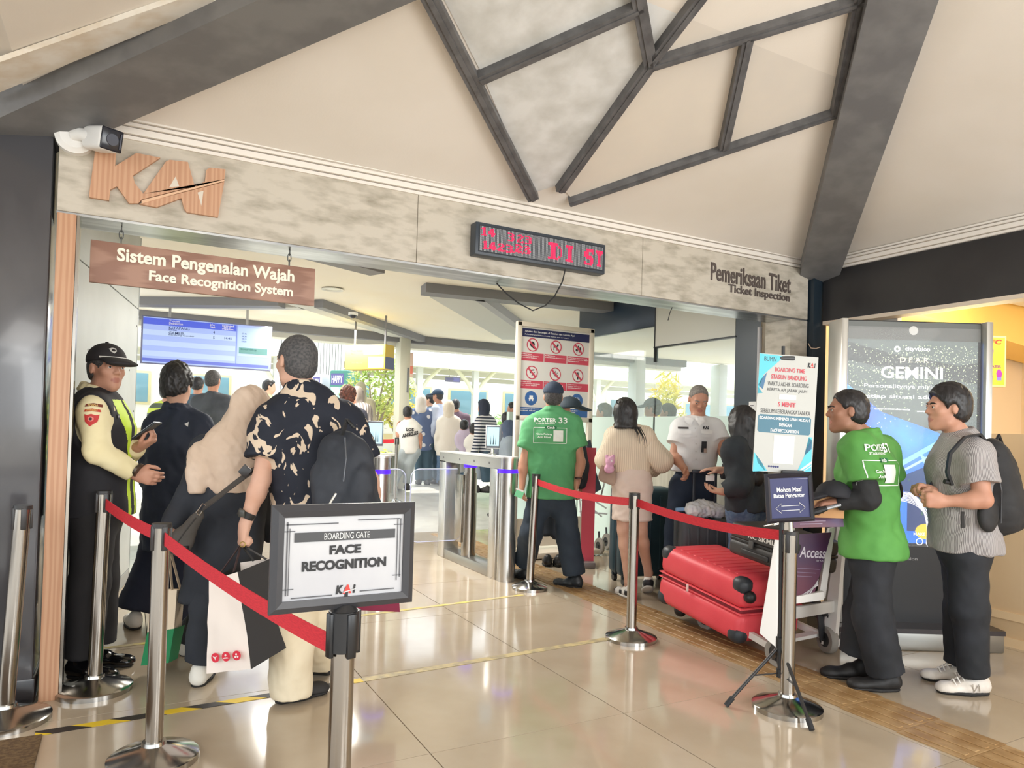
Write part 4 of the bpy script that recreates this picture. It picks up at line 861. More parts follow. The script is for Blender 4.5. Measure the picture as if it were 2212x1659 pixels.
def hand(S, w, d, palm, thumb, s=1.0, curl=.5, spread=.0, k=.010):            # w wrist, d pointing, palm normal, side the thumb leaves from
    w = V3(w); d = nrm(d); n = V3(palm); n = n - d * (n @ d); n = n / np.linalg.norm(n); t = np.cross(n, d)
    if t @ V3(thumb) < 0: t = -t
    S.rc(w, w + d * .03 * s, .026 * s, .03 * s, k=.02, flat=n, fs=.75)
    S.rc(w + d * .035 * s + t * .018 * s, w + d * .082 * s + t * .022 * s, .022 * s, .020 * s, k=.02, flat=n, fs=.62); S.rc(w + d * .035 * s - t * .014 * s, w + d * .078 * s - t * .022 * s, .022 * s, .019 * s, k=.02, flat=n, fs=.62)
    for i, (o, L) in enumerate(((.030, .070), (.010, .080), (-.010, .074), (-.030, .058))):
        p = w + d * (.084 - .004 * abs(i - 1)) * s + t * o * s; a = 0.0; dd = d + t * spread * o * 10; dd = dd / np.linalg.norm(dd); L *= s; cu = curl * (1 + .10 * i)
        for j, fr in enumerate((.44, .32, .24)):
            a += cu * (.85, 1.0, .7)[j]; e = dd * math.cos(a) + n * math.sin(a); q = p + e * L * fr; S.rc(p, q, (.0098, .0088, .0080)[j] * s, (.0090, .0082, .0070)[j] * s, k=.004); p = q
    b = w + d * .028 * s + t * .026 * s; e1 = nrm(d * .62 + t * .62 + n * .38); e2 = nrm(d * .9 + t * (.25 - .3 * curl) + n * (.3 + .4 * curl)); e3 = nrm(d * .95 + t * (.0 - .4 * curl) + n * (.3 + .5 * curl))
    p1 = b + e1 * .036 * s; p2 = p1 + e2 * .032 * s; S.rc(b, p1, .014 * s, .0115 * s, k=.012); S.rc(p1, p2, .0108 * s, .0098 * s, k=.004); S.rc(p2, p2 + e3 * .024 * s, .0096 * s, .0075 * s, k=.004); return S
def torso(S, J, fwd, g=0.0, rh=.145, rw=.135, rc_=.150, fl=.68, k=.05, hem=0.0, shr=.062, neck=True, bust=0):
    P_, N_ = V3(J['pel']), V3(J['neck']); ax = N_ - P_; f = nrm(fwd); W_, C_ = P_ + ax * .36, P_ + ax * .72
    if hem: d = ax / np.linalg.norm(ax); S.rc(P_ - d * hem, P_, rh + g * 1.3, rh + g, k=k, flat=f, fs=fl)
    S.rc(P_, W_, rh + g, rw + g, k=k, flat=f, fs=fl); S.rc(W_, C_, rw + g, rc_ + g, k=k, flat=f, fs=fl); S.rc(C_, P_ + ax * .92, rc_ + g, .085 + g, k=k, flat=f, fs=fl)
    M = P_ + ax * .93
    for q in ('shL', 'shR'):
        s_ = V3(J[q]); S.rc(M, s_, .046 + g, shr - .008 + g, k=.05); S.rc(s_ - np.array([0, 0, .06], f32) - (s_ - M) * .2, W_ + (s_ - M) * .38, .055 + g, .055 + g, k=.06, flat=f, fs=.8); S.rc(C_ + (s_ - M) * .30, s_ - (s_ - M) * .18, .080 + g, .058 + g, k=.05, flat=f, fs=.8)
    return S
def arm(S, J, q, r=(.050, .041, .036, .027), k=.025, g=0.0):
    a, b, c = V3(J['sh' + q]), V3(J['el' + q]), V3(J['wr' + q]); S.rc(a, b, r[0] + g, r[1] + g, k=k); m = b + (c - b) * .3; S.rc(b, m, r[1] + g, r[1] * 1.0 + g, k=k); S.rc(m, c, r[1] * 1.0 + g, r[3] + g, k=k); return S
def leg(S, J, q, r=(.085, .058, .052, .036), k=.03, g=0.0):
    a, b, c = V3(J['hip' + q]), V3(J['kn' + q]), V3(J['an' + q]); S.rc(a, b, r[0] + g, r[1] + g, k=k); m = b + (c - b) * .28; S.rc(b, m, r[1] + g, r[2] + g, k=k); S.rc(m, c, r[2] + g, r[3] + g, k=k); return S
def trousers(S, J, fwd, g=.012, r=(.092, .070, .062, .058), rh=.142, k=.035, fl=.78):
    P_ = V3(J['pel']); f = nrm(fwd)
    for q in 'LR':
        a, b, c = V3(J['hip' + q]), V3(J['kn' + q]), V3(J['an' + q]); S.rc(P_ + (a - P_) * .5, a, .11 + g, r[0] + g, k=.05); S.rc(a, b, r[0] + g, r[1] + g, k=k); S.rc(b, c, r[1] + g, r[3] + g, k=k)
    S.rc(P_ + np.array([0, 0, .08], f32), P_ - np.array([0, 0, .02], f32), rh * .92 + g, rh + g, k=.05, flat=f, fs=fl); return S
def shoe(par, an, toe, m, sole=None, name='shoe', L=.27, w=.047, zs=0.0, pitch=0.0, mats2=None, asg=None):
    an = V3(an); d = V3(toe); d[2] = 0; d = nrm(d); up = np.array([0, 0, 1], f32); r = np.cross(d, up); d2 = d * math.cos(pitch) + up * math.sin(pitch); u2 = np.cross(r, d2); A = np.stack([r, d2, u2])
    base = V3((an[0], an[1], zs)); heel = base - d2 * .075 + u2 * .0; S = Sdf(); p = lambda x, y, z: heel + d2 * x * L + r * y + u2 * z
    S.rc(p(.13, 0, .048), p(.40, 0, .046), w * .82, w * .86, k=.03, flat=u2, fs=1.05); S.rc(p(.40, 0, .036), p(.80, 0, .030), w * .95, w * .90, k=.03, flat=u2, fs=.70); S.rc(p(.12, 0, .05), p(.16, 0, .085), w * .78, w * .78, k=.03); S.el(p(.80, 0, .026), (w * .92, .058, .030), A, k=.02)
    S.plane(p(0, 0, .014), -u2); o = grow(name, S, .0085, mats2 or m, par, fold=.0015, freq=(40, 40, 40), assign=asg(p, d2, u2, r, L) if asg else None)
    T = Sdf(); T.rc(p(.13, 0, .012), p(.45, 0, .012), w * .84, w * .86, k=.02, flat=u2, fs=.42); T.rc(p(.42, 0, .012), p(.82, 0, .012), w * .90, w * 1.0, k=.02, flat=u2, fs=.36); T.plane(p(0, 0, 0), -u2); T.plane(p(0, 0, .020), u2)
    grow('sole', T, .0085, sole or P((28, 26, 26), .7), o); return o
def collar(S, N_, fwd, r=.066, h=.05, g=0.0, tilt=.35):
    r_, f, u = basis(fwd); N_ = V3(N_) + u * .022
    for i in range(14):
        a = 2 * math.pi * i / 14; b = 2 * math.pi * (i + 1) / 14
        q = lambda t, z, e: N_ + r_ * math.sin(t) * (r + e) + f * math.cos(t) * (r + e) * 1.0 + u * (z - tilt * .05 * math.cos(t)) 
        S.rc(q(a, -.004, .016), q(b, -.004, .016), .011 + g, k=.012); S.rc(q(a, h * .45, .006), q(b, h * .45, .006), .009 + g, k=.010)
    return S
def person(label, root_xy, z=0.0, name='person', group=None):
    return thing(name, label, 'person', (root_xy[0], root_xy[1], z), group=group)
def hairdo(par, c, fwd, m, s=1.0, thick=.012, front=.062, fz=.055, nape=-.06, sid=True, up=(0, 0, 1), fold=.003, h=.009, top=0.0, side=.0, name='hair', seed=3):
    r, f, u = basis(fwd, up); c = V3(c); A = np.stack([r, f, u]); S = Sdf(); p = lambda x, y, z: c + s * (r * x + f * y + u * z)
    S.el(p(0, -.014, .028 + top * .5), ((.074 + thick + side) * s, (.094 + thick) * s, (.088 + thick + top) * s), A, k=.02); S.el(p(0, -.04, -.025), ((.064 + thick * .7) * s, (.060 + thick * .8) * s, .06 * s), A, k=.03)
    for q in (-1, 1): S.el(p(q * .090, .004, -.012), (.034 * s, .024 * s, .038 * s), A, k=.012, op=-1)
    S.plane(p(0, front, fz), f * .86 - u * .5); S.plane(p(0, -.05, nape), -u * .9 + f * .45)
    return grow(name, S, min(h, .0075), m, par, fold=fold, freq=(70, 70, 40), seed=seed)
def drape_text(par, o, s, c, right, up, out, w, h, m, bold=.02, off=.006, name='lettering'):   # lettering laid on a garment
    me, v = text_mesh(s, bold, res=2); lo, hi = v.min(0), v.max(0); d = np.maximum(hi - lo, 1e-6); r_, u_, o_ = V3(right), V3(up), nrm(out)
    X = V3(c)[None] + ((v[:, 0] - (lo[0] + hi[0]) / 2) * w / d[0])[:, None] * r_[None] + ((v[:, 1] - (lo[1] + hi[1]) / 2) * h / d[1])[:, None] * u_[None]
    return lay(par, o, X, me, o_, m, off, name)
def lay(par, o, X, me, o_, m, off, name):
    if o not in _BV: _BV[o] = BVHTree.FromPolygons([v.co.copy() for v in o.data.vertices], [list(p.vertices) for p in o.data.polygons])
    bv = _BV[o]; L0 = V3(par.location); Y = np.empty_like(X)
    for i, x in enumerate(X):
        a = Vector((x - L0 + o_ * .5).tolist()); hit = bv.ray_cast(a, Vector((-o_).tolist())); Y[i] = (V3(hit[0]) + o_ * off) if hit[0] is not None else (x - L0)
    me.vertices.foreach_set('co', Y.astype(f32).ravel()); me.update(); me.materials.clear(); me.materials.append(m); me.name = name
    q = bpy.data.objects.new(name, me); COL.objects.link(q); q.parent = par; return q
_BV = {}
def patch(par, o, c, right, up, out, pts, m, off=.004, name='patch', sub=8):                 # cloth patch laid on a garment; pts in metres
    b = MB(); b.bm.faces.new([b.bm.verts.new((x, 0, z)) for x, z in pts]); bmesh.ops.triangulate(b.bm, faces=b.bm.faces[:])
    bmesh.ops.subdivide_edges(b.bm, edges=b.bm.edges[:], cuts=sub if len(pts) < 9 else 2, use_grid_fill=True)
    me = bpy.data.meshes.new(name); b.bm.to_mesh(me); b.bm.free(); n = len(me.vertices); v = np.zeros(n * 3, f32); me.vertices.foreach_get('co', v); v = v.reshape(-1, 3)
    X = V3(c)[None] + v[:, :1] * V3(right)[None] + v[:, 2:] * V3(up)[None]; return lay(par, o, X, me, nrm(out), m, off, name)
def joints(w, px, fwd):
    J = {k: V3(at(v[0], v[1], w + (v[2] if len(v) > 2 else 0))) - (V3((0, 0, .022)) if k in ('shL', 'shR') else 0) for k, v in px.items()}; R, f, u = basis(fwd)
    if 'shL' not in J: J['shL'] = J['neck'] - R * .165 - u * .075
    if 'shR' not in J: J['shR'] = J['neck'] + R * .165 - u * .075
    for q, sg in (('L', -1), ('R', 1)):
        J.setdefault('el' + q, J['sh' + q] + R * sg * .055 - u * .285 - f * .02); J.setdefault('wr' + q, J['el' + q] + f * .09 - u * .235 + R * sg * .0)
        J.setdefault('hip' + q, J['pel'] + R * sg * .085 - u * .05); J.setdefault('an' + q, np.array([*(J['pel'] + R * sg * .10)[:2], J.get('zf', 0) + .09], f32)); J.setdefault('kn' + q, (J['hip' + q] + J['an' + q]) / 2 + f * .02)
    return J
KH = P((176, 160, 128), .85); DEN = mat('denim', (74, 96, 126), .85, c2=(92, 112, 138), scale=40); BLKT = mat('black_trousers', (30, 32, 36), .8, c2=(38, 40, 46), scale=6, bump=.4, bscale=10); NVT = mat('navy_trousers', (38, 50, 64), .8, c2=(46, 58, 72), scale=6)
def std(label, w, px, fwd, hf, shirt, pants, skin=SKIN, sleeve='short', g=.016, hs=1.0, h=.0075, hair='short', shoes=None, rs=(.148, .140, .156), hem=.16, fl=.72, hl=('d', 'd'), zf=0.0, face=True, legs=True, fold=.005, col=True, curl=.45, asg=None, gs=.022,
        wr=.0, haircol=None, group=None, trs=.0, feet=None, slv=.72, hemz=None, hands=True, tr=(.092, .070, .062, .060), pwl=None, hp={}):
    J = joints(w, px, fwd); J['zf'] = zf; R, f, u = basis(fwd); root = person(label, (J['pel'][0], J['pel'][1]), zf, group=group); up3 = np.array([0, 0, 1], f32)
    S = Sdf(); head(S, J['head'], hf, hs, face=face); r_, hf_, u_ = basis(hf); hc = J['head']
    S.rc(hc - u_ * .06 * hs - hf_ * .022 * hs, J['neck'] + u * .01, .050 * hs, .056 * hs, k=.03); torso(S, J, fwd, rh=rs[0] - .035, rw=rs[1] - .025, rc_=rs[2] - .02, fl=fl)
    for i, q in enumerate('LR'):
        arm(S, J, q)
        if hands:
            d = J['wr' + q] - J['el' + q]; sp = hl[i]
            if sp == 'd': hand(S, J['wr' + q], d + f * .02, (R if q == 'L' else -R), f, curl=curl)
            elif sp: hand(S, J['wr' + q], sp[0], sp[1], sp[2], curl=sp[3] if len(sp) > 3 else curl)
    body = grow('body', S, h, [skin, LIPS], root, assign=lips_of(hc, hf, hs) if face else None)
    T = Sdf(); z0 = J['pel'][2] - hem if hemz is None else hemz
    T.loc = (np.array([0, 0, z0], f32), np.array([0, 0, -1], f32)); torso(T, J, fwd, g=g, rh=rs[0], rw=rs[1], rc_=rs[2], fl=fl, hem=hem); T.loc = None
    for q in 'LR':
        a, b, c = J['sh' + q], J['el' + q], J['wr' + q]
        if sleeve == 'short': T.rc(a, a + (b - a) * slv, .054 + g, .054 + gs, k=.035, cutb=True)
        elif sleeve == 'long': T.rc(a, b, .054 + g, .048 + g, k=.035); T.rc(b, b + (c - b) * .96, .050 + g, .036 + g, k=.025, cutb=True)
    if col: collar(T, J['neck'] + u * .002 + hf_ * .0, fwd, r=.062, h=.04)
    sh = grow('shirt', T, h * 1.3, shirt, root, fold=fold * 1.3, freq=(14, 14, 9), seed=int(w * 100), assign=asg)
    pt_ = None
    if legs:
        U = Sdf(); P_ = J['pel']; 
        for q in 'LR':
            a, b, c = J['hip' + q], J['kn' + q], J['an' + q]; U.rc(P_ + (a - P_) * .3, a, .078, tr[0] + .002, k=.05); U.rc(a, b, tr[0] + .004, tr[1] + .01, k=.035); U.rc(b, c - nrm(c - b) * .0, tr[1] + .01, tr[3] + .012, k=.03, cutb=True)
        U.rc(P_ + up3 * .10, P_ - up3 * .03, rs[0] - .014, rs[0] - .006, k=.05, flat=f, fs=fl); pt_ = grow('trousers', U, h * 1.35, pants, root, fold=fold * 1.1, freq=(10, 10, 9), seed=int(w * 77)); _BV.clear()
        if shoes:
            for q in 'LR':
                d = (feet or {}).get(q, (f, 0.0)); shoe(root, J['an' + q], d[0], shoes, zs=d[1] + zf, pitch=d[2] if len(d) > 2 else 0.0)
    if hair == 'short': hairdo(root, hc, hf, haircol or HAIR, hs, **hp)
    elif hair == 'crop': hairdo(root, hc, hf, haircol or HAIRG, hs, thick=.004, fold=.0008, **hp)
    return root, J, sh, body
DN = lambda v: -v

# ---- guard under the board at the wooden post
VEST = [P((38, 37, 42), .8), mat('hi_vis', (206, 236, 60), .6, emit=0)]; CRS = mat('cream_shirt', (238, 226, 184), .75, c2=(230, 216, 170), scale=5)
gw = 3.72; gf = RH * .99 + FH * .10; ghf = RH * .87 - FH * .50
root, J, sh, body = std('person in a black cap and yellow and black vest looking right beside the wooden post', gw, dict(head=(231, 797), neck=(212, 856), pel=(208, 1092), shR=(205, 880, -.17), shL=(230, 874, .17), elR=(208, 976, -.23), wrR=(290, 1022, -.12), elL=(262, 990, .19),
    wrL=(298, 966, .02), hipR=(201, 1108, -.08), hipL=(214, 1108, .09), knR=(194, 1262, -.09), knL=(215, 1255, .10), anR=(178, 1418, -.10), anL=(212, 1388, .09)), gf, ghf, CRS, P((44, 42, 44), .85), hemz=at(208, 1088, 3.72).z, sleeve='long', rs=(.160, .152, .158), fl=.86, hem=.10, g=.012,
    shoes=P((20, 19, 20), .12, coat=.6), hl=((RH * .9 + Vector((0, 0, .45)), Vector((0, 0, 1)), -FH, .75), (RH + Vector((0, 0, -.25)), FH, Vector((0, 0, 1)), .55)), tr=(.102, .084, .076, .074), feet={'R': (RH - FH * .1, 0), 'L': (RH + FH * .05, 0)}, h=.0055, haircol=HAIRG, hp=dict(thick=.006, fz=.03), fold=.006)
V_ = Sdf(); V_.loc = (np.array([0, 0, J['pel'][2] - .035], f32), np.array([0, 0, -1], f32)); torso(V_, J, gf, g=.028, rh=.162, rw=.158, rc_=.158, fl=.90, hem=.12, shr=.058); V_.loc = None
R_, F_, U_ = basis(gf); ax_ = J['neck'] - J['pel']
for q in ('shL', 'shR'): V_.el(J[q] + R_ * (-.06 if q == 'shL' else .06) - U_ * .06, (.085, .105, .15), np.stack([R_, F_, U_]), k=.012, op=-1)
def vest_asg(X):
    q = X - J['pel']; t = q @ V3(ax_) / (ax_ @ ax_); c = X - (J['pel'] + t[:, None] * ax_[None]); an = np.degrees(np.arctan2(c @ R_, c @ F_)); a2 = np.abs(an)
    return ((((a2 > 5) & (a2 < 14 + 28 * np.clip((t - .60) * 3.0, .0, 1))) | (a2 > 150)) & (t < .97)).astype(np.int32)
vest = grow('safety_vest', V_, .006, VEST, root, fold=.004, assign=vest_asg)
eyes(root, J['head'], ghf)
CAPM = P((44, 41, 44), .8)
def cap(par, c, fwd, m, s=1.0, bill=True, stripe=None, back=False, h=.008, name='cap'):
    r, f, u = basis(fwd); c = V3(c); A = np.stack([r, f, u]); p = lambda x, y, z: c + s * (r * x + f * y + u * z); S = Sdf(); S.el(p(0, -.008, .045), (.088 * s, .108 * s, .090 * s), A); S.plane(p(0, 0, .034), -u + f * .10); o = grow(name, S, h, m, par)
    b = MB(); b.sph(p(0, -.008, .136) - V3(par.location), .009, (1, 1, .6), 10); b.build('cap_button', m, o)
    if bill:
        T = Sdf()
        for q in (-1, 0, 1): T.rc(p(q * .045, .07, .046), p(q * .040, .155 - abs(q) * .02, .022), .03 * s, .034 * s, k=.02, flat=u, fs=.26)
        grow('cap_bill', T, h * .8, m, o)
    if stripe: patch(par, o, p(.0, .10, .055), r, u, f, [(-.075, -.004), (.075, -.004), (.075, .004), (-.075, .004)], stripe, name='cap_band')
    return o
cp = cap(root, J['head'], ghf, CAPM, 1.02, stripe=P((226, 222, 214), .6)); hr, hf_, hu = basis(ghf)
patch(root, cp, J['head'] + hf_ * .08 + hu * .09 - hr * -.02, hr, hu, hf_ + hu * .4, [(x * .016, z * .02) for x, z in ((-1, .7), (0, 1), (1, .7), (.9, -.3), (0, -1), (-.9, -.3))], P((214, 212, 206), .6), name='emblem'); patch(root, cp, J['head'] + hf_ * .08 + hu * .09 + hr * .02, hr, hu, hf_ + hu * .4, ringpts(0, 0, .009, 10), CAPM, .006, name='emblem')
pc = V3(at(205, 900, 3.5)); MAR = P((120, 56, 40), .6); GLD = P((232, 200, 120), .6); sr, su = RH, Vector((0, 0, 1))
patch(root, sh, pc + V3((0, 0, .055)), sr, su, -FH, [(-.034, -.008), (-.030, .006), (0, .012), (.030, .006), (.034, -.008), (0, -.002)], MAR, .004); drape_text(root, sh, 'POLDA', pc + V3((0, 0, .056)), sr, su, -FH, .040, .010, GLD, off=.006)
patch(root, sh, pc + V3((0, 0, .030)), sr, su, -FH, [(-.034, -.008), (-.030, .005), (0, .010), (.030, .005), (.034, -.008), (0, -.003)], P((190, 60, 44), .6), .004); drape_text(root, sh, 'JAWA BARAT', pc + V3((0, 0, .031)), sr, su, -FH, .046, .008, GLD, off=.006)
patch(root, sh, pc + V3((0, 0, -.015)), sr, su, -FH, [(-.030, .026), (-.018, .022), (0, .028), (.018, .022), (.030, .026), (.027, -.010), (0, -.034), (-.027, -.010)], P((196, 52, 50), .6), .004); patch(root, sh, pc + V3((0, 0, -.012)), sr, su, -FH, ringpts(0, 0, .013, 12), P((226, 130, 120), .6), .006, 'emblem'); patch(root, sh, pc + V3((0, 0, -.012)), sr, su, -FH, ringpts(0, 0, .007, 10), P((50, 30, 30), .6), .0075, 'emblem')
RG = P((214, 214, 210), .6); BRD = P((40, 44, 44), .7); bc = V3(at(268, 900, 3.6)); patch(root, vest, bc, (RH * .5 - FH * .9) * .9, su, RH * .9 - FH * .6, [(-.02, -.012), (.02, -.012), (.02, .012), (-.02, .012)], BRD, .004, 'badge'); drape_text(root, vest, 'POLISI', bc, RH * .5 - FH * .9, su, RH * .9 - FH * .6, .032, .010, RG, off=.007)
MB().cyl(V3(at(296, 1014, 3.58)) - V3(root.location), V3(at(301, 1017, 3.58)) - V3(root.location), .036, n=20).build('wristwatch', P((80, 70, 60), .3, .6), root)
ph = thing('phone', 'dark mobile phone held up by the person in the yellow and black vest', 'phone', at(318, 931, 3.70)); dv = (RH * .80 + Vector((0, 0, .62))); MB().box((0, 0, 0), (.072, .150, .009), dv.to_track_quat('Y', 'Z').to_matrix(), bev=.004).build('case', P((38, 44, 48), .4), ph); MB().box(Vector((-.005, 0, .006)), (.064, .138, .002), dv.to_track_quat('Y', 'Z').to_matrix()).build('screen', P((150, 158, 164), .15), ph)

# ---- man in the navy jacket walking ahead, and the man in the black jacket farther on
NAVJ = mat('navy_jacket', (34, 42, 60), .75, c2=(42, 50, 68), scale=4, bump=.4, bscale=8)
root, J, sh, body = std('person in a dark navy jacket with thick black hair, seen from behind', 4.6, dict(head=(384, 836), neck=(384, 892), pel=(372, 1120), shL=(337, 915), shR=(432, 915), elL=(326, 1020), wrL=(352, 1085, .15), elR=(446, 1020), hipL=(350, 1135), hipR=(395, 1135), knL=(322, 1232), knR=(392, 1245), anL=(291, 1318, -.08), anR=(395, 1338, .12)),
    FH + RH * .1, FH + RH * .15, NAVJ, P((28, 34, 54), .85), SKINL, 'long', g=.024, hem=.20, rs=(.165, .165, .175), face=False, shoes=P((222, 218, 212), .6), hs=1.03, fold=.009, feet={'L': (FH * .7 - RH * .5, 0), 'R': (FH, 0)}, tr=(.10, .092, .09, .10), hp=dict(thick=.017, top=.024, side=.002, fold=.005, nape=-.045), curl=.6)
patch(root, sh, at(389, 916, 4.4), RH, su, -FH, [(-.016, 0), (.008, .016), (.008, -.016)], P((226, 226, 226), .5), .004, 'logo')
JK2 = mat('black_jacket', (52, 56, 64), .7, c2=(64, 68, 76), scale=5, bump=.2, bscale=12)
std('person seen from behind in a padded black jacket, between the navy jacket and the hijab', 8.0, dict(head=(461, 822), neck=(461, 858), pel=(462, 985)), FH, FH + RH * .1, JK2, BLKT, SKIN, 'long', g=.03, hem=.15, h=.012, face=False, shoes=BLACK, rs=(.16, .16, .18), hp=dict(thick=.006, fold=.001), haircol=HAIRG)

# ---- woman in the beige hijab
HJ = mat('beige_hijab', (222, 200, 180), .85, c2=(214, 190, 168), scale=5, bump=.1, bscale=60); DRS = mat('black_dress', (40, 44, 52), .85, c2=(48, 52, 60), scale=5)
hw = 3.67; hj = dict(head=(541, 886), neck=(512, 948), pel=(486, 1165), shL=(448, 968, -.02), shR=(566, 965, .05), elL=(407, 1078, -.04), wrL=(366, 1142, -.10), elR=(580, 1080, .12), hipL=(470, 1178), hipR=(512, 1178), knL=(452, 1310, -.05), knR=(470, 1300, .18), anL=(436, 1428, -.06), anR=(412, 1370, .40))
root, J, sh, body = std('person in a long beige hijab and black clothes with a sling bag, seen from behind', hw, hj, FH + RH * .15, FH + RH * .35, DRS, DRS, SKINL, 'long', g=.022, hem=.32, face=False, hair=None, shoes=P((228, 224, 214), .6), rs=(.172, .150, .140), feet={'L': (FH * .8 - RH * .1, 0, .12), 'R': (FH, 0, .2)}, tr=(.105, .085, .08, .075), col=False, fold=.008, hl=((Vector((-.1, 0, -1)), FH, -RH, .9), 'd'))
Hs = Sdf(); A_ = np.stack(basis(FH + RH * .35)); q = lambda x, y, d=0: V3(at(x, y, hw + d))
Hs.el(J['head'] + V3((0, 0, .012)), (.092, .116, .122), A_); Hs.rc(q(540, 890), q(522, 935, .0), .092, .105, k=.05); Hs.rc(q(522, 935), q(508, 985, -.02), .105, .15, k=.06, flat=FH, fs=.9); Hs.rc(q(508, 985, -.02), q(512, 1045, -.03), .15, .135, k=.05, flat=FH, fs=.9); Hs.rc(q(548, 960), q(572, 1050, -.02), .10, .09, k=.05, flat=FH, fs=.8)
Hs.rc(q(480, 958, -.03), q(440, 985, -.06), .085, .065, k=.05); Hs.rc(q(440, 985, -.06), q(428, 1020, -.10), .065, .05, k=.04, flat=FH, fs=.8); Hs.rc(q(428, 1015, -.10), q(424, 1075, -.12), .05, .035, k=.03, flat=FH, fs=.7); Hs.plane(q(480, 1060), -np.array(UP) + np.array(RT) * -.02)
grow('hijab', Hs, .008, HJ, root, fold=.007, freq=(28, 28, 3), seed=4)
sb = thing('sling_bag', 'dark grey sling bag on a wide strap hanging behind the person in the beige hijab', 'bag', at(395, 1135, 3.46)); L0 = sb.location
MB().ribbon([at(566, 1005, 3.40) - L0, at(538, 1022, 3.38) - L0, at(500, 1050, 3.38) - L0, at(470, 1074, 3.40) - L0, at(440, 1096, 3.43) - L0], FH + UP * .9, .05, .006).build('strap', P((74, 70, 68), .7), sb)
b = MB(); b.tube([at(446, 1092, 3.42) - L0, at(438, 1088, 3.42) - L0, at(424, 1108, 3.43) - L0, at(431, 1113, 3.43) - L0], .004, 6, closed=True); b.build('buckle', STEEL, sb)
PB = Sdf(); q = lambda x, y, d=0: V3(at(x, y, 3.46 + d)); PB.rc(q(430, 1112), q(392, 1168), .026, .052, k=.03, flat=FH, fs=.8); PB.rc(q(392, 1168), q(388, 1182), .052, .046, k=.03, flat=FH, fs=.8); grow('pouch', PB, .006, mat('bag_grey', (92, 88, 84), .75, c2=(80, 76, 72), scale=6, bump=.2, bscale=30), sb, fold=.002, freq=(30, 30, 30))
MB().tube([q(424, 1118, -.05) - V3(L0), q(400, 1148, -.062) - V3(L0), q(380, 1176, -.062) - V3(L0)], .003, 6).build('zipper', P((60, 58, 56), .4, .5), sb)
MB().box(at(530, 1018, 3.365) - L0, (.05, .012, .05), Matrix.Rotation(-YAW, 3, 'Z') @ Matrix.Rotation(.7, 3, 'Y'), bev=.004).build('slider', P((50, 48, 48), .3), sb); MB().cyl(at(398, 1180, 3.42) - L0, at(398, 1200, 3.42) - L0, .022, n=16).build('charm', P((40, 40, 42), .5), sb)

# ---- man in the dark floral shirt
def floral():
    m = mat('floral_cloth', (28, 33, 46), .8, c2=(216, 196, 172), scale=8.6, stretch=(1.1, 1, .9), lo=.588, hi=.596, detail=2.5)
    n = [x for x in m.node_tree.nodes if x.type == 'TEX_NOISE'][0]; n.inputs['Distortion'].default_value = 1.6; return m
FLO = floral(); ew = 3.42
root, J, sh, body = std('person in a dark shirt with cream floral print and khaki trousers, seen from behind', ew, dict(head=(640, 782), neck=(655, 852), pel=(690, 1120), shL=(585, 908, -.03), shR=(752, 905, .06), elL=(565, 1036, -.10), wrL=(529, 1134, -.16), elR=(800, 1040, .12), wrR=(812, 1120, .25), hipL=(650, 1140, -.02), hipR=(720, 1140, .05), knL=(634, 1325, -.03), knR=(705, 1318, .12), anL=(628, 1500, -.02), anR=(684, 1425, .28)),
    FH + RH * .05, FH * .62 - RH * .72, FLO, mat('khaki', (226, 212, 184), .85, c2=(216, 200, 170), scale=5, bump=.4, bscale=9), SKINL, 'short', g=.024, hem=.15, hs=1.10, rs=(.175, .172, .182), slv=.62, gs=.04, hair='crop', haircol=mat('grey_crop', (66, 66, 68), .75, c2=(92, 90, 90), scale=90, bump=.2, bscale=300), shoes=mat('dark_loafer', (46, 44, 44), .8), tr=(.112, .102, .09, .085),
    feet={'L': (RH * .75 + FH * .66, 0), 'R': (FH + RH * .1, .035, -.55)}, hl=((Vector((-.15, 0, -1)), RH * .6 + FH * .4, FH * .9 - RH * .2, 1.25), 'd'), fold=.009, hp=dict(nape=-.075, front=.07, fz=.05))
eyes(root, J['head'], FH * .62 - RH * .72, 1.1, hair=HAIRG)
wa_, wb_ = V3(at(541, 1096, ew - .145)), V3(at(529, 1118, ew - .155)); L0 = V3(root.location); MB().cyl(wa_ * .55 + wb_ * .45 - L0, wa_ * .0 + wb_ - L0, .042, .040, n=24).build('watch_strap', P((40, 38, 38), .5), root); c_ = V3(at(522, 1109, ew - .20)); MB().box(c_ - L0, (.036, .014, .036), Matrix.Rotation(-YAW - .5, 3, 'Z'), bev=.006).build('watch_case', P((70, 70, 64), .35), root)
rr = V3(at(524, 1176, ew - .24)) - L0; MB().tube([rr + V3((.011 * math.cos(a), .004 * math.sin(a), .011 * math.sin(a))) for a in np.linspace(0, 6.0, 12)], .0025, 6, closed=True).build('ring', P((212, 190, 120), .25, 1.0), root)
bk = thing('backpack', 'black soft backpack on the back of the person in the floral shirt', 'backpack', at(752, 1010, 3.16)); B_ = Sdf(); q = lambda x, y, d=0: V3(at(x, y, 3.20 + d))
B_.rc(q(735, 975), q(742, 1110), .10, .125, k=.05, flat=FH, fs=.8); B_.rc(q(765, 990), q(775, 1110), .085, .105, k=.05, flat=FH, fs=.8); B_.rc(q(705, 1030, -.02), q(720, 1115, -.02), .06, .08, k=.05); B_.rc(q(785, 1035, -.06), q(770, 1120, -.08), .05, .07, k=.04)
grow('pack', B_, .010, mat('backpack_cloth', (40, 44, 52), .7, c2=(50, 54, 62), scale=6), bk, fold=.010, freq=(16, 16, 10), seed=9); L0 = bk.location
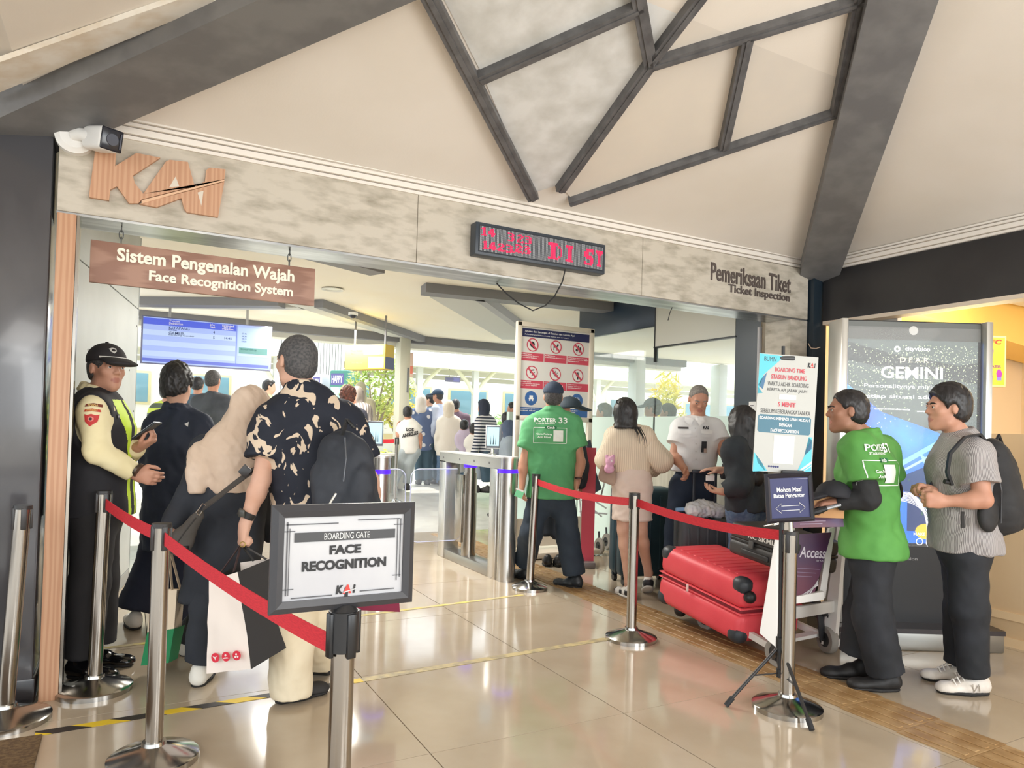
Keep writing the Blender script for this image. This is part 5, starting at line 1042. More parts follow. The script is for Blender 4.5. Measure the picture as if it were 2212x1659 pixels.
MB().tube([q(745, 945, -.10) - V3(L0), q(748, 990, -.125) - V3(L0), q(742, 1040, -.14) - V3(L0)], .004, 6).build('zipper', P((90, 92, 96), .4, .6), bk); MB().tube([q(726, 1066, -.15) - V3(L0), q(716, 1082, -.16) - V3(L0), q(710, 1094, -.16) - V3(L0)], .005, 6).build('zip_pull', P((220, 216, 206), .3, .5), bk); MB().ribbon([q(765, 925, .05) - V3(L0), q(750, 905, -.03) - V3(L0), q(738, 940, -.08) - V3(L0)], FH, .06, .008).build('shoulder_strap', P((30, 32, 36), .7), bk)

# ---- porter 33
GRN = mat('porter_green', (92, 166, 112), .75, c2=(82, 154, 102), scale=5, bump=.35, bscale=9); GRND = P((30, 110, 66), .6)
root, J, sh, body = std('person in a green porter shirt numbered 33 with a navy cap, seen from behind', 6.1, dict(head=(1195, 858), neck=(1194, 893), pel=(1190, 1065), shL=(1153, 916), shR=(1238, 914), elL=(1131, 1000), wrL=(1128, 1046, -.05), elR=(1254, 998), wrR=(1247, 1040, -.05), hipL=(1166, 1080), hipR=(1214, 1080), knL=(1148, 1150), knR=(1227, 1160, -.05), anL=(1133, 1212, .25), anR=(1240, 1241, -.05)),
    FH * .96 - RH * .1, FH, GRN, NVT, SKIN, 'short', g=.028, hem=.03, face=False, hair='crop', shoes=P((44, 48, 52), .4), rs=(.166, .162, .166), slv=.60, gs=.042, hs=1.03, feet={'L': (FH * .8 - RH * .6, 0), 'R': (FH * .5 - RH * .8, 0)}, tr=(.10, .088, .085, .088), fold=.007)
cap(root, J['head'], FH, P((40, 54, 74), .8), 1.02, bill=True, h=.010); WT = P((240, 244, 238), .6); q = lambda x, y: V3(at(x, y, 5.9))
def shirt_print(root, sh, q, r, k, o, num):
    drape_text(root, sh, 'PORTER', q(1179, 907), r, su, o, .185 * k, .036, WT, off=.007); drape_text(root, sh, 'STASIUN BANDUNG', q(1179, 914.5), r, su, o, .16 * k, .013, WT, off=.007); drape_text(root, sh, num, q(1218, 908), r, su, o, .075 * k, .05, WT, off=.007)
    patch(root, sh, q(1191, 923.5), r, su, o, [(-.045 * k, -.012), (.045 * k, -.012), (.052 * k, 0), (.045 * k, .012), (-.045 * k, .012), (-.052 * k, 0)], GRND, .005); drape_text(root, sh, 'Grab', q(1191, 923.5), r, su, o, .066 * k, .022, WT, off=.008)
    for a, b_ in (((-.14, .0), (.14, .0)), ((-.14, -.13), (.14, -.13))): patch(root, sh, q(1190, 924), r, su, o, [(a[0] * k, a[1] - .002), (b_[0] * k, a[1] - .002), (b_[0] * k, a[1] + .002), (a[0] * k, a[1] + .002)], WT, .004, 'print_line')
    for x in (-.14, .14): patch(root, sh, q(1190, 924), r, su, o, [((x - .002 / k) * k, -.13), ((x + .002 / k) * k, -.13), ((x + .002 / k) * k, 0), ((x - .002 / k) * k, 0)], WT, .004, 'print_line')
    drape_text(root, sh, 'Cara Pulang', q(1176, 938), r, su, o, .13 * k, .018, WT, off=.007); drape_text(root, sh, 'Anti Ribet', q(1176, 944), r, su, o, .11 * k, .016, WT, off=.007); patch(root, sh, q(1207, 942), r, su, o, rect(-.042 * k, -.048, .042 * k, .048), P((226, 230, 222), .6), .005, 'white_label')
shirt_print(root, sh, q, RH, 1.0, -FH, '33')
MB().cyl(V3(at(1250, 1031, 6.0)) - V3(root.location), V3(at(1250, 1034, 6.0)) - V3(root.location), .034, n=16).build('bracelet', P((60, 30, 26), .5), root)
pp = thing('paper_slip', 'green and white slip in the left hand of the porter numbered 33', 'paper', at(1122, 1066, 5.98)); MB().box((0, 0, 0), (.07, .004, .07), Matrix.Rotation(.4, 3, 'Y') @ Matrix.Rotation(-YAW, 3, 'Z')).build('slip', P((130, 226, 170), .5), pp); MB().box((0, -.004, .03), (.07, .003, .014), Matrix.Rotation(.4, 3, 'Y') @ Matrix.Rotation(-YAW, 3, 'Z')).build('white_edge', WHITE, pp)
# person hidden behind that porter
std('person in dark clothes and a peaked cap, mostly hidden behind the porter numbered 33', 7.0, dict(head=(1216, 893), neck=(1212, 925), pel=(1195, 1040), anL=(1184, 1158), anR=(1207, 1166)), FH, FH, P((44, 48, 58), .8), P((34, 40, 50), .8), SKIN, 'long', h=.012, face=False, hair=None, shoes=P((26, 26, 28), .3)); rp_ = [o for o in bpy.data.objects if o.get('label', '').startswith('person in dark clothes and a peaked')][0]; cap(rp_, V3(at(1232, 890, 6.95)), FH * .3 + RH, P((44, 56, 66), .7), 1.15, h=.012)

# ---- woman in cream knit top and beige skirt
KNIT = stripes('cream_knit', (234, 218, 196), (214, 196, 172), 20); SKRT = mat('beige_skirt', (232, 214, 204), .8, c2=(224, 204, 192), scale=5, bump=.1, bscale=20)
cw = 5.74; J0 = dict(head=(1350, 892), neck=(1352, 930), pel=(1366, 1040), shL=(1326, 938), shR=(1396, 938), elL=(1312, 992, .02), wrL=(1330, 1015, .24), elR=(1428, 994, .03), wrR=(1410, 1022, .22), hipL=(1345, 1058), hipR=(1388, 1058), knL=(1348, 1145), knR=(1384, 1148, .02), anL=(1358, 1258, .0), anR=(1401, 1238, .10))
root, J, sh, body = std('person with long black hair in a cream top and short beige skirt', cw, J0, FH + RH * .1, FH, KNIT, SKRT, SKINL, 'long', g=.012, hem=.02, hemz=at(1366, 1014, cw).z, face=False, hair=None, legs=False, rs=(.128, .118, .135), col=False, fold=.006, hl=((RH * .8 + FH * .4, FH, Vector((0, 0, 1))), (-RH * .8 + FH * .4, FH, Vector((0, 0, 1)))))
B2 = Sdf(); leg(B2, J, 'L', (.075, .052, .050, .034)); leg(B2, J, 'R', (.075, .052, .050, .034)); B2.rc(J['pel'], (J['hipL'] + J['hipR']) / 2, .12, .12, k=.04)
for q in 'LR': B2.rc(J['an' + q], J['an' + q] + V3(FH) * .05 - V3((0, 0, .05)), .034, .03, k=.02)
grow('legs', B2, .009, SKINL, root)
for q in ('L', 'R'):                                                           # wide batwing sleeves
    T = Sdf(); a, b_, c = J['sh' + q], J['el' + q], J['wr' + q]; T.rc(a, b_, .07, .085, k=.05); T.rc(a - V3((0, 0, .12)), b_ - V3((0, 0, .02)), .08, .07, k=.06); T.rc(b_, b_ + (c - b_) * .85, .08, .045, k=.05, cutb=True); grow('sleeve', T, .010, KNIT, root, fold=.009, freq=(16, 16, 9), seed=21)
K_ = Sdf(); zb = at(1366, 1123, cw).z; K_.rc(at(1368, 1008, cw), at(1366, 1050, cw), .125, .150, k=.05, flat=FH, fs=.85); K_.rc(at(1366, 1050, cw), (*at(1365, 1150, cw),), .152, .170, k=.05, flat=FH, fs=.82); K_.plane((0, 0, zb), (0, 0, -1)); K_.plane((0, 0, at(1366, 1010, cw).z), (0, 0, 1)); grow('skirt', K_, .009, SKRT, root, fold=.005, freq=(10, 10, 26), seed=5)
LH = Sdf(); r_, f_, u_ = basis(FH); A_ = np.stack([r_, f_, u_]); hc = J['head']; LH.el(hc + u_ * .02 - f_ * .015, (.088, .104, .108), A_); LH.rc(hc - f_ * .035 - u_ * .02, hc - f_ * .075 - u_ * .15, .088, .098, k=.05, flat=f_, fs=.55); LH.plane(hc - u_ * .128, -u_); LH.plane(hc + f_ * .06 + u_ * .03, f_ * .9 - u_ * .4); LHo = grow('hair', LH, .009, HAIR, root, fold=.004, freq=(45, 45, 3), seed=8)
for k in range(7): a = V3(at(1368 + k * 2.4, 922, cw - .13)) - V3(root.location); e = V3(at(1374 + k * 4.0, 945 + 4 * (k % 3) + 3 * k, cw - .18)) - V3(root.location); MB().tube([a, (a + e) / 2 + V3((.0, -.02, 0)), e], [.004, .003, .001], 5).build('hair_strand', HAIR, LHo)
MB().tube([V3(at(1336 - 5 * math.sin(t * 3.1), 864 + 8 * t, cw - .07)) - V3(root.location) for t in (0, .3, .6, 1)], .006, 6).build('hair_clip', P((30, 30, 34), .3), root)
SNK = [P((232, 228, 222), .5), P((40, 40, 44), .5)]
def snk(p, d2, u2, r, L):
    b0 = p(0, 0, 0)
    def g_(X): q = X - b0; x = q @ d2 / L; z = q @ u2; return (((x < .28) & (z < .065)) | ((x > .40) & (x < .62) & (z < .055)) | ((x > .84))).astype(np.int32)
    return g_
for q, pz, pt_ in (('L', 0, 0), ('R', .045, -.45)): shoe(root, J['an' + q], FH * .6 - RH * .25 if q == 'L' else FH + RH * .1, SNK[0], sole=P((226, 220, 212), .6), mats2=SNK, asg=snk, zs=pz, pitch=pt_, L=.255, w=.044)
hb = thing('shoulder_bag', 'taupe shoulder bag hanging at the left side of the person in the beige skirt', 'handbag', at(1309, 1015, 5.72)); L0 = hb.location; b = MB(); b.prism([at(x, y, 5.76) - L0 for x, y in ((1306, 975), (1328, 978), (1330, 1044), (1326, 1049), (1293, 1037), (1291, 1031))], -FH * .09 - RH * .01); bmesh.ops.bevel(b.bm, geom=b.bm.edges[:], offset=.010, segments=2, affect='EDGES'); b.build('pouch', mat('taupe', (176, 150, 132), .6, c2=(160, 134, 118), scale=6), hb)
MB().ribbon([at(1318, 980, 5.72) - L0, at(1322, 950, 5.74) - L0, at(1325, 925, 5.76) - L0, at(1328, 915, 5.84) - L0, at(1330, 918, 5.92) - L0], FH + RH, .03, .006).build('strap', P((120, 104, 84), .7), hb); MB().tube([at(1318, 980, 5.71) - L0, at(1316, 966, 5.70) - L0, at(1321, 955, 5.71) - L0], .005, 6).build('chain', P((226, 214, 196), .3, .6), hb)
pl = thing('plush_charm', 'small pink plush charm dangling on the taupe shoulder bag', 'charm', at(1318, 1004, 5.60)); PKP = mat('pink_plush', (222, 172, 196), .95, c2=(210, 156, 184), scale=30, bump=.3)
c = Sdf(); c.el(at(1318, 996, 5.62), (.040, .036, .040)); c.el(at(1316, 1013, 5.62), (.042, .036, .038), k=.015); c.el(at(1311, 986, 5.62), (.016, .012, .016), k=.01); c.el(at(1325, 986, 5.62), (.016, .012, .016), k=.01); grow('body', c, .006, PKP, pl, fold=.001, freq=(60, 60, 60)); MB().sph(at(1321, 996, 5.585) - pl.location, .008, n=10).build('dot', P((240, 226, 230), .6), pl)

# ---- railway officer in white, face to camera
OW = mat('white_uniform', (236, 236, 236), .75, c2=(226, 226, 228), scale=5, bump=.4, bscale=10); ow = 5.92; of = -FH + RH * .05; ohf = -FH * .95 + RH * .0 + Vector((0, 0, -.52))
root, J, sh, body = std('person in a white uniform shirt with short grey hair, looking down', ow, dict(head=(1509, 863), neck=(1509, 910), pel=(1494, 1040), shR=(1470, 918), shL=(1545, 920), elR=(1456, 985, -.03), wrR=(1478, 1012, -.24), elL=(1561, 972, -.06), wrL=(1572, 992, -.22), hipR=(1470, 1055), hipL=(1520, 1055), knR=(1456, 1150), knL=(1525, 1150), anR=(1452, 1236), anL=(1530, 1240)),
    of, ohf, OW, P((38, 50, 70), .8), SKIN, 'short', g=.018, hem=.03, hemz=at(1494, 1014, ow).z, hair='crop', haircol=mat('grey_hair', (112, 106, 100), .8, c2=(140, 134, 128), scale=90), shoes=BLACK, h=.0055, rs=(.152, .150, .158), slv=.56, gs=.04, feet={'L': (-FH, 0), 'R': (-FH, 0)}, hs=1.0, hp=dict(front=.05, fz=.075, nape=-.05), hl=((-FH * .5 + RH * .9 + Vector((0, 0, -.1)), Vector((0, 0, -1)), -RH * .2 - FH, .5), (-FH * .6 + Vector((0, 0, -.5)) + RH * .1, -RH, -FH, .6)), fold=.005)
eyes(root, J['head'], ohf, 1.0, hair=mat('grey_hair', (112, 106, 100)))
q = lambda x, y: V3(at(x, y, 5.7)); oo = -FH; patch(root, sh, q(1484, 924), RH, su, oo, rect(-.042, -.008, .042, .008), P((60, 54, 54), .5), .005, 'name_plate'); drape_text(root, sh, 'MULYANTO', q(1484, 924), RH, su, oo, .066, .009, WT, off=.008) if False else None
drape_text(root, sh, 'KAI', q(1533, 923.5), RH, su, oo, .05, .026, P((40, 42, 54), .5), off=.006, bold=.05)
for x in (1486, 1534): patch(root, sh, q(x, 937), RH, su, oo, [(-.048, -.026), (0, -.032), (.048, -.026), (.048, .024), (-.048, .024)], OW, .006, 'pocket'); patch(root, sh, q(x, 933), RH, su, oo, [(-.05, -.012), (0, -.018), (.05, -.012), (.05, .014), (-.05, .014)], P((242, 242, 242), .7), .010, 'pocket_flap')
patch(root, sh, q(1526, 966), RH, su, oo, rect(-.022, -.045, .022, .045), P((60, 62, 66), .4), .012, 'id_badge'); patch(root, sh, q(1529, 974), RH, su, oo, rect(-.012, -.018, .012, .018), P((180, 160, 150), .5), .014, 'photo')
CLF = P((244, 244, 244), .7)
for sx in (-1, 1): patch(root, sh, q(1509 + sx * 11, 909), RH, su, oo, [(sx * -.038, .020), (sx * .030, .034), (sx * .040, -.002), (sx * -.004, -.040)], CLF, .016, 'collar_flap')
for k in range(5): patch(root, sh, q(1509, 925 + 17 * k), RH, su, oo, ringpts(0, 0, .006, 8), P((206, 206, 204), .5), .007, 'button')
for s_, j in ((1, 'shL'), (-1, 'shR')):
    e_ = J[j]; m_ = J['neck']; p0 = m_ + (e_ - m_) * .45 + V3((0, 0, .045)); p1 = m_ + (e_ - m_) * 1.0 + V3((0, 0, .082)); MB().ribbon([p0 - V3(root.location), (p0 + p1) / 2 + V3((0, 0, .014)) - V3(root.location), p1 - V3(root.location)], FH, .045, .008).build('epaulette', P((214, 214, 216), .7), root)
MB().cyl(V3(at(1572, 988, 5.69)) - V3(root.location), V3(at(1573, 992, 5.68)) - V3(root.location), .034, n=16).build('bracelet', P((120, 84, 50), .5), root)

# ---- woman in black by the counter
BK2 = mat('black_knit', (38, 42, 48), .85, c2=(46, 52, 58), scale=6); bw_ = 5.15; bf = FH * .75 - RH * .65; 
root, J, sh, body = std('person with long black hair in a black cardigan and jeans, facing the officer', bw_, dict(head=(1602, 912), neck=(1610, 955), pel=(1614, 1085), shL=(1586, 966, -.10), shR=(1634, 966, .12), elL=(1602, 1046, -.16), wrL=(1564, 1062, -.10), elR=(1600, 1022, .12), wrR=(1558, 1016, .14), anL=(1608, 1268), anR=(1618, 1262, .1)), bf, bf, BK2, DEN, SKINL, 'long', g=.026, hem=.05, face=False, hair=None, shoes=BLACK, rs=(.148, .140, .150), col=False, fold=.008,
    hl=((-RH + FH * .2, Vector((0, 0, 1)), FH, .5), (-RH + FH * .1 + Vector((0, 0, .1)), Vector((0, 0, -1)), -FH, .25)), feet={'L': (bf, 0), 'R': (bf, 0)})
LH = Sdf(); r_, f_, u_ = basis(bf); A_ = np.stack([r_, f_, u_]); hc = J['head']; LH.el(hc + u_ * .018 - f_ * .01, (.092, .106, .112), A_); LH.rc(hc - f_ * .03 - u_ * .03, hc - f_ * .09 - u_ * .40, .09, .085, k=.05); LH.rc(hc + r_ * -.06 - u_ * .05, hc - r_ * .10 - u_ * .30, .05, .04, k=.05); LH.plane(hc + f_ * .07 + u_ * .02, f_ * .95 - u_ * .3); grow('hair', LH, .009, HAIR, root, fold=.006, freq=(40, 40, 3), seed=18)
cd = thing('ticket_paper', 'small white ticket held between the officer and the person in the black cardigan', 'paper', at(1534, 1033, 5.3)); MB().box((0, 0, 0), (.065, .004, .04), Matrix.Rotation(-YAW, 3, 'Z')).build('sheet', WHITE, cd)

# ---- porter on the right pushing the trolley
jw = 3.84; jf = -RH * .84 + FH * .54; jhf = -RH * .97 + FH * .22
root, J, sh, body = std('person in a green porter shirt with black arm sleeves pushing the luggage trolley', jw, dict(head=(1829, 889), neck=(1866, 950), pel=(1884, 1180), shL=(1852, 962, -.13), shR=(1906, 968, .11), elL=(1876, 1078, -.20), wrL=(1806, 1086, -.14), elR=(1925, 1062, .20), wrR=(1830, 1070, .22), hipL=(1882, 1210, -.06), hipR=(1890, 1210, .065), knL=(1886, 1330, -.07), knR=(1866, 1325, .09), anL=(1912, 1452, -.07), anR=(1852, 1412, .10)),
    jf, jhf, mat('porter_green_2', (92, 158, 74), .75, c2=(82, 146, 66), scale=5, bump=.35, bscale=9), BLKT, SKIND, 'short', g=.030, hem=.04, hs=.98, shoes=P((26, 24, 24), .6), h=.0055, rs=(.150, .136, .140), fl=.84, slv=.64, gs=.036, feet={'L': (-RH + FH * .05 - Vector((0, 0, 0)), 0), 'R': (-RH + FH * .1, 0)}, tr=(.092, .090, .088, .084), fold=.007, hl=((-RH + Vector((0, 0, -.05)), Vector((0, 0, -1)), FH, .7), (-RH + FH * .1, Vector((0, 0, -1)), -FH, .7)), hp=dict(thick=.010, front=.05, fz=.05, nape=-.07))
eyes(root, J['head'], jhf, .98); AS_ = P((34, 34, 36), .8)
for q in 'LR':
    T = Sdf(); a, b_, c = J['sh' + q], J['el' + q], J['wr' + q]; T.rc(a + (b_ - a) * .45, b_, .060, .058, k=.02); T.rc(b_, b_ + (c - b_) * .97, .058, .042, k=.02, cutb=True); grow('arm_sleeve', T, .009, AS_, root, fold=.003, freq=(30, 30, 30))
ou = (RH * .42 - FH * .9); ri = (RH * .9 + FH * .42); q_ = lambda x, y: V3(at(1893 + (x - 1192) * 1.3, 968 + (y - 908) * 1.62, 3.70))
shirt_print(root, sh, q_, ri, 1.0, ou, '57')
cpb = thing('baseball_cap', 'black baseball cap held by the porter over the trolley box', 'cap', at(1798, 1060, 3.70)); c = V3(cpb.location); cap(cpb, c - V3((0, 0, .06)), -RH + FH * .1, P((30, 30, 36), .75), .85)
bx = thing('cardboard_box', 'small brown cardboard box on the trolley basket behind the navy sign', 'box', at(1776, 1085, 3.78)); bx.rotation_euler = (0, 0, -YAW); MB().box((0, 0, -.02), (.17, .15, .11), bev=.003).build('carton', mat('cardboard', (196, 150, 104), .8, c2=(184, 138, 94), scale=6), bx); MB().prism([(-.085, -.075, .035), (-.02, -.13, .05), (.085, -.10, .045), (.085, -.075, .035)], (0, .004, .006)).build('flap', mat('cardboard', (196, 150, 104)), bx)
fo = thing('folded_umbrella', 'small black folded umbrella lying on the trolley basket', 'umbrella', at(1780, 1103, 3.70)); MB().tube([at(x, y, 3.66) - fo.location for x, y in ((1755, 1107), (1768, 1103), (1785, 1098))], [.016, .02, .014], 10).build('canopy_roll', P((28, 28, 30), .5), fo); MB().tube([at(1785, 1098, 3.66) - fo.location, at(1815, 1090, 3.66) - fo.location], .011, 10).build('handle', P((170, 172, 178), .3, .8), fo)

# ---- man in the grey striped shirt with backpack
STRG = stripes('grey_stripe_cloth', (186, 180, 178), (116, 110, 110), 52); kw = 3.81; kf = -RH * .93 - FH * .32; khf = -RH * .98 + FH * .12
root, J, sh, body = std('person in a grey striped short sleeved shirt, black trousers and white sneakers, looking left', kw, dict(head=(2045, 883), neck=(2071, 948), pel=(2082, 1165), shL=(2106, 972, -.16), shR=(2058, 968, .16), elL=(2124, 1080, -.22), wrL=(2040, 1083, -.16), elR=(2048, 1075, .12), wrR=(2010, 1060, -.02), hipL=(2086, 1195, -.06), hipR=(2078, 1195, .065), knL=(2094, 1320, -.07), knR=(2078, 1315, .08), anL=(2104, 1458, -.06), anR=(2070, 1432, .13)),
    kf, khf, STRG, BLKT, SKIN, 'short', g=.022, hem=.05, hs=1.0, shoes=mat('white_sneaker', (226, 218, 208), .6, c2=(214, 204, 192), scale=14), h=.0055, rs=(.146, .136, .142), fl=.88, slv=.66, gs=.034, feet={'L': (-RH + FH * .05, 0), 'R': (-RH + FH * .12, 0)}, tr=(.090, .080, .070, .062), fold=.007, hl=((-RH + Vector((0, 0, .05)), FH, Vector((0, 0, 1)), 1.0), (-RH * .8 - FH * .1 + Vector((0, 0, .25)), -FH * .3 - Vector((0, 0, 1)), -FH, 1.0)), hp=dict(thick=.018, top=.010, front=.062, fz=.055, nape=-.065))
eyes(root, J['head'], khf)
SL_ = P((206, 196, 184), .6)
for q in 'LR':
    L0 = V3(root.location); a = J['an' + q] - L0
    for k in range(4): p = a + V3(-RH) * (.045 + .022 * k) + V3((0, 0, -.005 - .011 * k)); MB().tube([p - V3(FH) * .028 + V3((0, 0, -.01)), p + V3((0, 0, .014)), p + V3(FH) * .028 + V3((0, 0, -.01))], .004, 5).build('lace', P((240, 234, 226), .7), root)
    m_ = a - V3(FH) * .052 + V3((0, 0, -.055)) - V3(RH) * .02; MB().tube([m_ + V3(RH) * .02 - V3((0, 0, .02)), m_ + V3(RH) * .012 + V3((0, 0, .02)), m_ - V3(RH) * .012 - V3((0, 0, .02)), m_ - V3(RH) * .02 + V3((0, 0, .02))], .004, 5).build('shoe_mark', P((190, 180, 168), .6), root)
kb = thing('backpack', 'large black backpack worn by the person in the grey striped shirt', 'backpack', at(2165, 1050, 3.83)); L0 = kb.location; B_ = Sdf(); q = lambda x, y, d=0: V3(at(x - 14, y, 3.83 + d)); sd = FH * .95 - RH * .3
for d in (-.09, .08): B_.rc(q(2152, 985, d), q(2170, 1095, d), .095, .125, k=.06); B_.rc(q(2180, 1010, d), q(2195, 1115, d), .06, .085, k=.05); B_.rc(q(2150, 1060, d), q(2160, 1130, d), .08, .075, k=.05)
B_.plane(q(2160, 1163), (0, 0, -1)); B_.el(q(2150, 1112, -.20), (.075, .035, .085), k=.02); grow('pack', B_, .010, mat('black_pack', (34, 33, 34), .75, c2=(44, 43, 44), scale=6, bump=.5, bscale=9), kb, fold=.008, freq=(14, 14, 12), seed=31)
ST = P((30, 29, 30), .7); MB().ribbon([q(2170, 985, -.16) - V3(L0), q(2130, 938, -.20) - V3(L0), q(2098, 944, -.27) - V3(L0), q(2066, 980, -.32) - V3(L0), q(2060, 1020, -.33) - V3(L0), q(2070, 1048, -.32) - V3(L0)], FH + RH * .4, .055, .012).build('shoulder_strap', ST, kb); MB().ribbon([q(2120, 940, .06) - V3(L0), q(2070, 946, .10) - V3(L0), q(2035, 1000, .04) - V3(L0), q(2022, 1060, .0) - V3(L0)], FH + RH * .4, .05, .012).build('shoulder_strap', ST, kb)
MB().tube([q(2068, 1042, -.33) - V3(L0), q(2054, 1040, -.33) - V3(L0)], .012, 8).build('strap_end', ST, kb); MB().ribbon([q(2093, 1105, -.26) - V3(L0), q(2094, 1140, -.26) - V3(L0)], FH * .3 + RH, .02, .004).build('hanging_strap', ST, kb); MB().tube([q(2135, 985, -.16) - V3(L0), q(2165, 1000, -.19) - V3(L0), q(2178, 1060, -.21) - V3(L0), q(2176, 1130, -.20) - V3(L0)], .004, 6).build('zipper', P((70, 70, 72), .4, .4), kb); MB().tube([q(2160, 962, -.06) - V3(L0), q(2172, 940, -.02) - V3(L0), q(2180, 962, .03) - V3(L0)], .008, 8).build('grab_handle', ST, kb)

# ================================================================ luggage
def case_shell(name, c, axes, d, m, par, bev=.05, ribs=0, mr=None):              # axes: length, width, thickness
    Mx = Matrix((axes[0], axes[1], axes[2])).transposed(); b = MB(); b.box((0, 0, 0), d, bev=bev, seg=4)
    o = b.build(name, m, par); o.matrix_local = Matrix.Translation(c) @ Mx.to_4x4(); return o
# trolley: deck sloping up towards the gate
ty0 = Vector((3.62, 2.88, 0)); th = Vector((-.05, 1, 0)).normalized(); tsd = Vector((th.y, -th.x, 0)); tro = thing('luggage_trolley', 'white airport style luggage trolley loaded with the red suitcase', 'trolley', ty0)
TW = P((232, 228, 222), .4); TX = lambda l, s, z: th * l + tsd * s + Vector((0, 0, z)); hw_ = .27
for s in (-1, 1):
    MB().prism([TX(-.06, s * hw_, .10), TX(.98, s * .2, .27), TX(.98, s * .2, .235), TX(-.06, s * hw_, .06)], tsd * .03 * -s).build('deck_rail', TW, tro, smooth=False)
    MB().prism([TX(-.02, s * hw_, .05), TX(.07, s * hw_, .05), TX(-.04, s * hw_, .92), TX(-.08, s * hw_, .92)], tsd * .035 * -s).build('upright', TW, tro, smooth=False)
for l in (.1, .5, .9): MB().box(TX(l, 0, .09 + .165 * l), (.46, .06, .02), Matrix.Rotation(math.atan2(tsd.y, tsd.x), 3, 'Z')).build('deck_slat', TW, tro)
MB().tube([TX(-.10, -.28, .92), TX(-.10, .28, .92)], .016, 12).build('handle_bar', P((60, 60, 62), .4), tro)
Rz = Matrix.Rotation(math.atan2(tsd.y, tsd.x), 3, 'Z')
b = MB()
for k in range(7): b.tube([TX(-.08, -.26 + .087 * k, .86), TX(.12, -.26 + .087 * k, .80)], .004, 6)
for l, z in ((-.08, .86), (.02, .83), (.12, .80)): b.tube([TX(l, -.26, z), TX(l, .26, z)], .005, 6)
b.build('wire_basket', P((206, 204, 198), .25, .9), tro)
pmx = face_mtx(at(1752, 1222, 4.02) - ty0, RH + Vector((0, 0, -.03)), (.10, -.05, 1)); pn = MB(); pn.prism([(-.11, 0, -.20), (.02, 0, -.185), (.108, 0, .195), (-.105, 0, .17)], (0, .012, 0)); pan = pn.build('advert_panel', mat('panel_print', (58, 36, 76), .35, c2=(96, 40, 60), scale=1.6, lo=.4, hi=.62), tro, smooth=False); pan.matrix_local = pmx
MB().prism([at(x, y, 4.04) - ty0 for x, y in ((1783, 1292), (1768, 1296), (1792, 1142), (1804, 1140))], FH * .03).build('side_frame', TW, tro, smooth=False); MB().prism([at(x, y, 4.0) - ty0 for x, y in ((1712, 1305), (1712, 1290), (1780, 1278), (1780, 1296))], FH * .03).build('lower_frame', TW, tro, smooth=False); MB().prism([at(x, y, w) - ty0 for x, y, w in ((1675, 1160, 4.0), (1687, 1160, 4.0), (1678, 1400, 3.95), (1641, 1368, 3.98))], RH * .01 + FH * .03).build('side_wedge', TW, tro, smooth=False)
txt(pan, 'Access', .005, .075, .15, .062, P((206, 196, 206), .4), y=-.002, bold=.02, shear=.2); txt(pan, 'by KAI', .05, .03, .04, .014, P((190, 180, 190), .4), y=-.002)
for k in range(3): flat(pan, 'stripe', [(-.07 + .025 * k, -.185), (-.058 + .025 * k, -.183), (.045, -.10 + .014 * k), (.045, -.11 + .014 * k)], P((210, 204, 206), .4), -.001)
for k in range(3): flat(pan, 'small_print', rect(-.09, -.02 - .022 * k, .05 - .02 * k, -.017 - .022 * k), P((130, 110, 136), .4), -.001)
up_ = MB(); up_.box((0, 0, 0), (.27, .01, .085)); bp_ = up_.build('top_panel', mat('top_print', (70, 60, 112), .35, c2=(110, 58, 66), scale=3, lo=.4, hi=.6), tro); bp_.matrix_local = face_mtx(at(1766, 1122, 3.80) - ty0, RH + Vector((0, 0, .05)), (0, .3, 1))
txt(bp_, 'KAIPay', .01, .022, .08, .02, P((226, 214, 220), .4), y=-.006, shear=.2, bold=.03); flat(bp_, 'small_print', rect(-.1, -.012, .04, -.008), P((170, 150, 170), .4), -.006); flat(bp_, 'small_print', rect(-.1, -.026, .02, -.022), P((170, 150, 170), .4), -.006)
MB().box(TX(-.0, 0, .30), (.54, .03, .07), Rz, bev=.006).build('cross_bar', TW, tro)
def wheel(par, c, ax, r, w, name='wheel', fork=None):
    c = Vector(c); ax = Vector(ax).normalized(); n = 20; b = MB(); R_ = ax.to_track_quat('Z', 'Y').to_matrix(); pts = []
    prof = [(r * .55, -w / 2), (r * .92, -w / 2), (r, -w * .25), (r, w * .25), (r * .92, w / 2), (r * .55, w / 2)]
    b.lathe(prof, n=28); 
    for v in b.bm.verts: v.co = R_ @ v.co + c
    o = b.build(name, P((146, 140, 132), .7), par); MB().cyl(c - ax * w * .46, c + ax * w * .46, r * .6, n=24).cyl(c - ax * w * .7, c + ax * w * .7, r * .14, n=12).build('hub', P((44, 44, 46), .5), o)
    if fork: b = MB(); [b.box((c + Vector(fork)) / 2 + ax * s * w * .7, (.012, .05, (Vector(fork) - c).length), (Vector(fork) - c).to_track_quat('Z', 'Y').to_matrix(), bev=.003) for s in (-1, 1)]; b.build('fork', P((50, 50, 52), .4) if name == 'rear_wheel' else TW, o)
wheel(tro, at(1526, 1336, 4.87) - ty0, tsd, .078, .045, fork=at(1520, 1310, 4.87) - ty0 + Vector((0, 0, .02))); wheel(tro, TX(.80, .17, .078), tsd, .078, .045, fork=TX(.80, .17, .20))
wr_ = at(1788, 1376, 4.40) - ty0; wr_.z = .085; wheel(tro, wr_, RH + FH * .2, .085, .05, 'rear_wheel', fork=wr_ + Vector((-.03, .0, .16))); wheel(tro, TX(.0, -.26, .085), tsd, .085, .05, 'rear_wheel', fork=TX(.0, -.26, .2))
MB().tube([wr_ + Vector((-.03, 0, .16)), at(1765, 1300, 4.3) - ty0, at(1740, 1290, 4.25) - ty0], .02, 10).build('axle_arm', P((36, 36, 38), .4), tro)
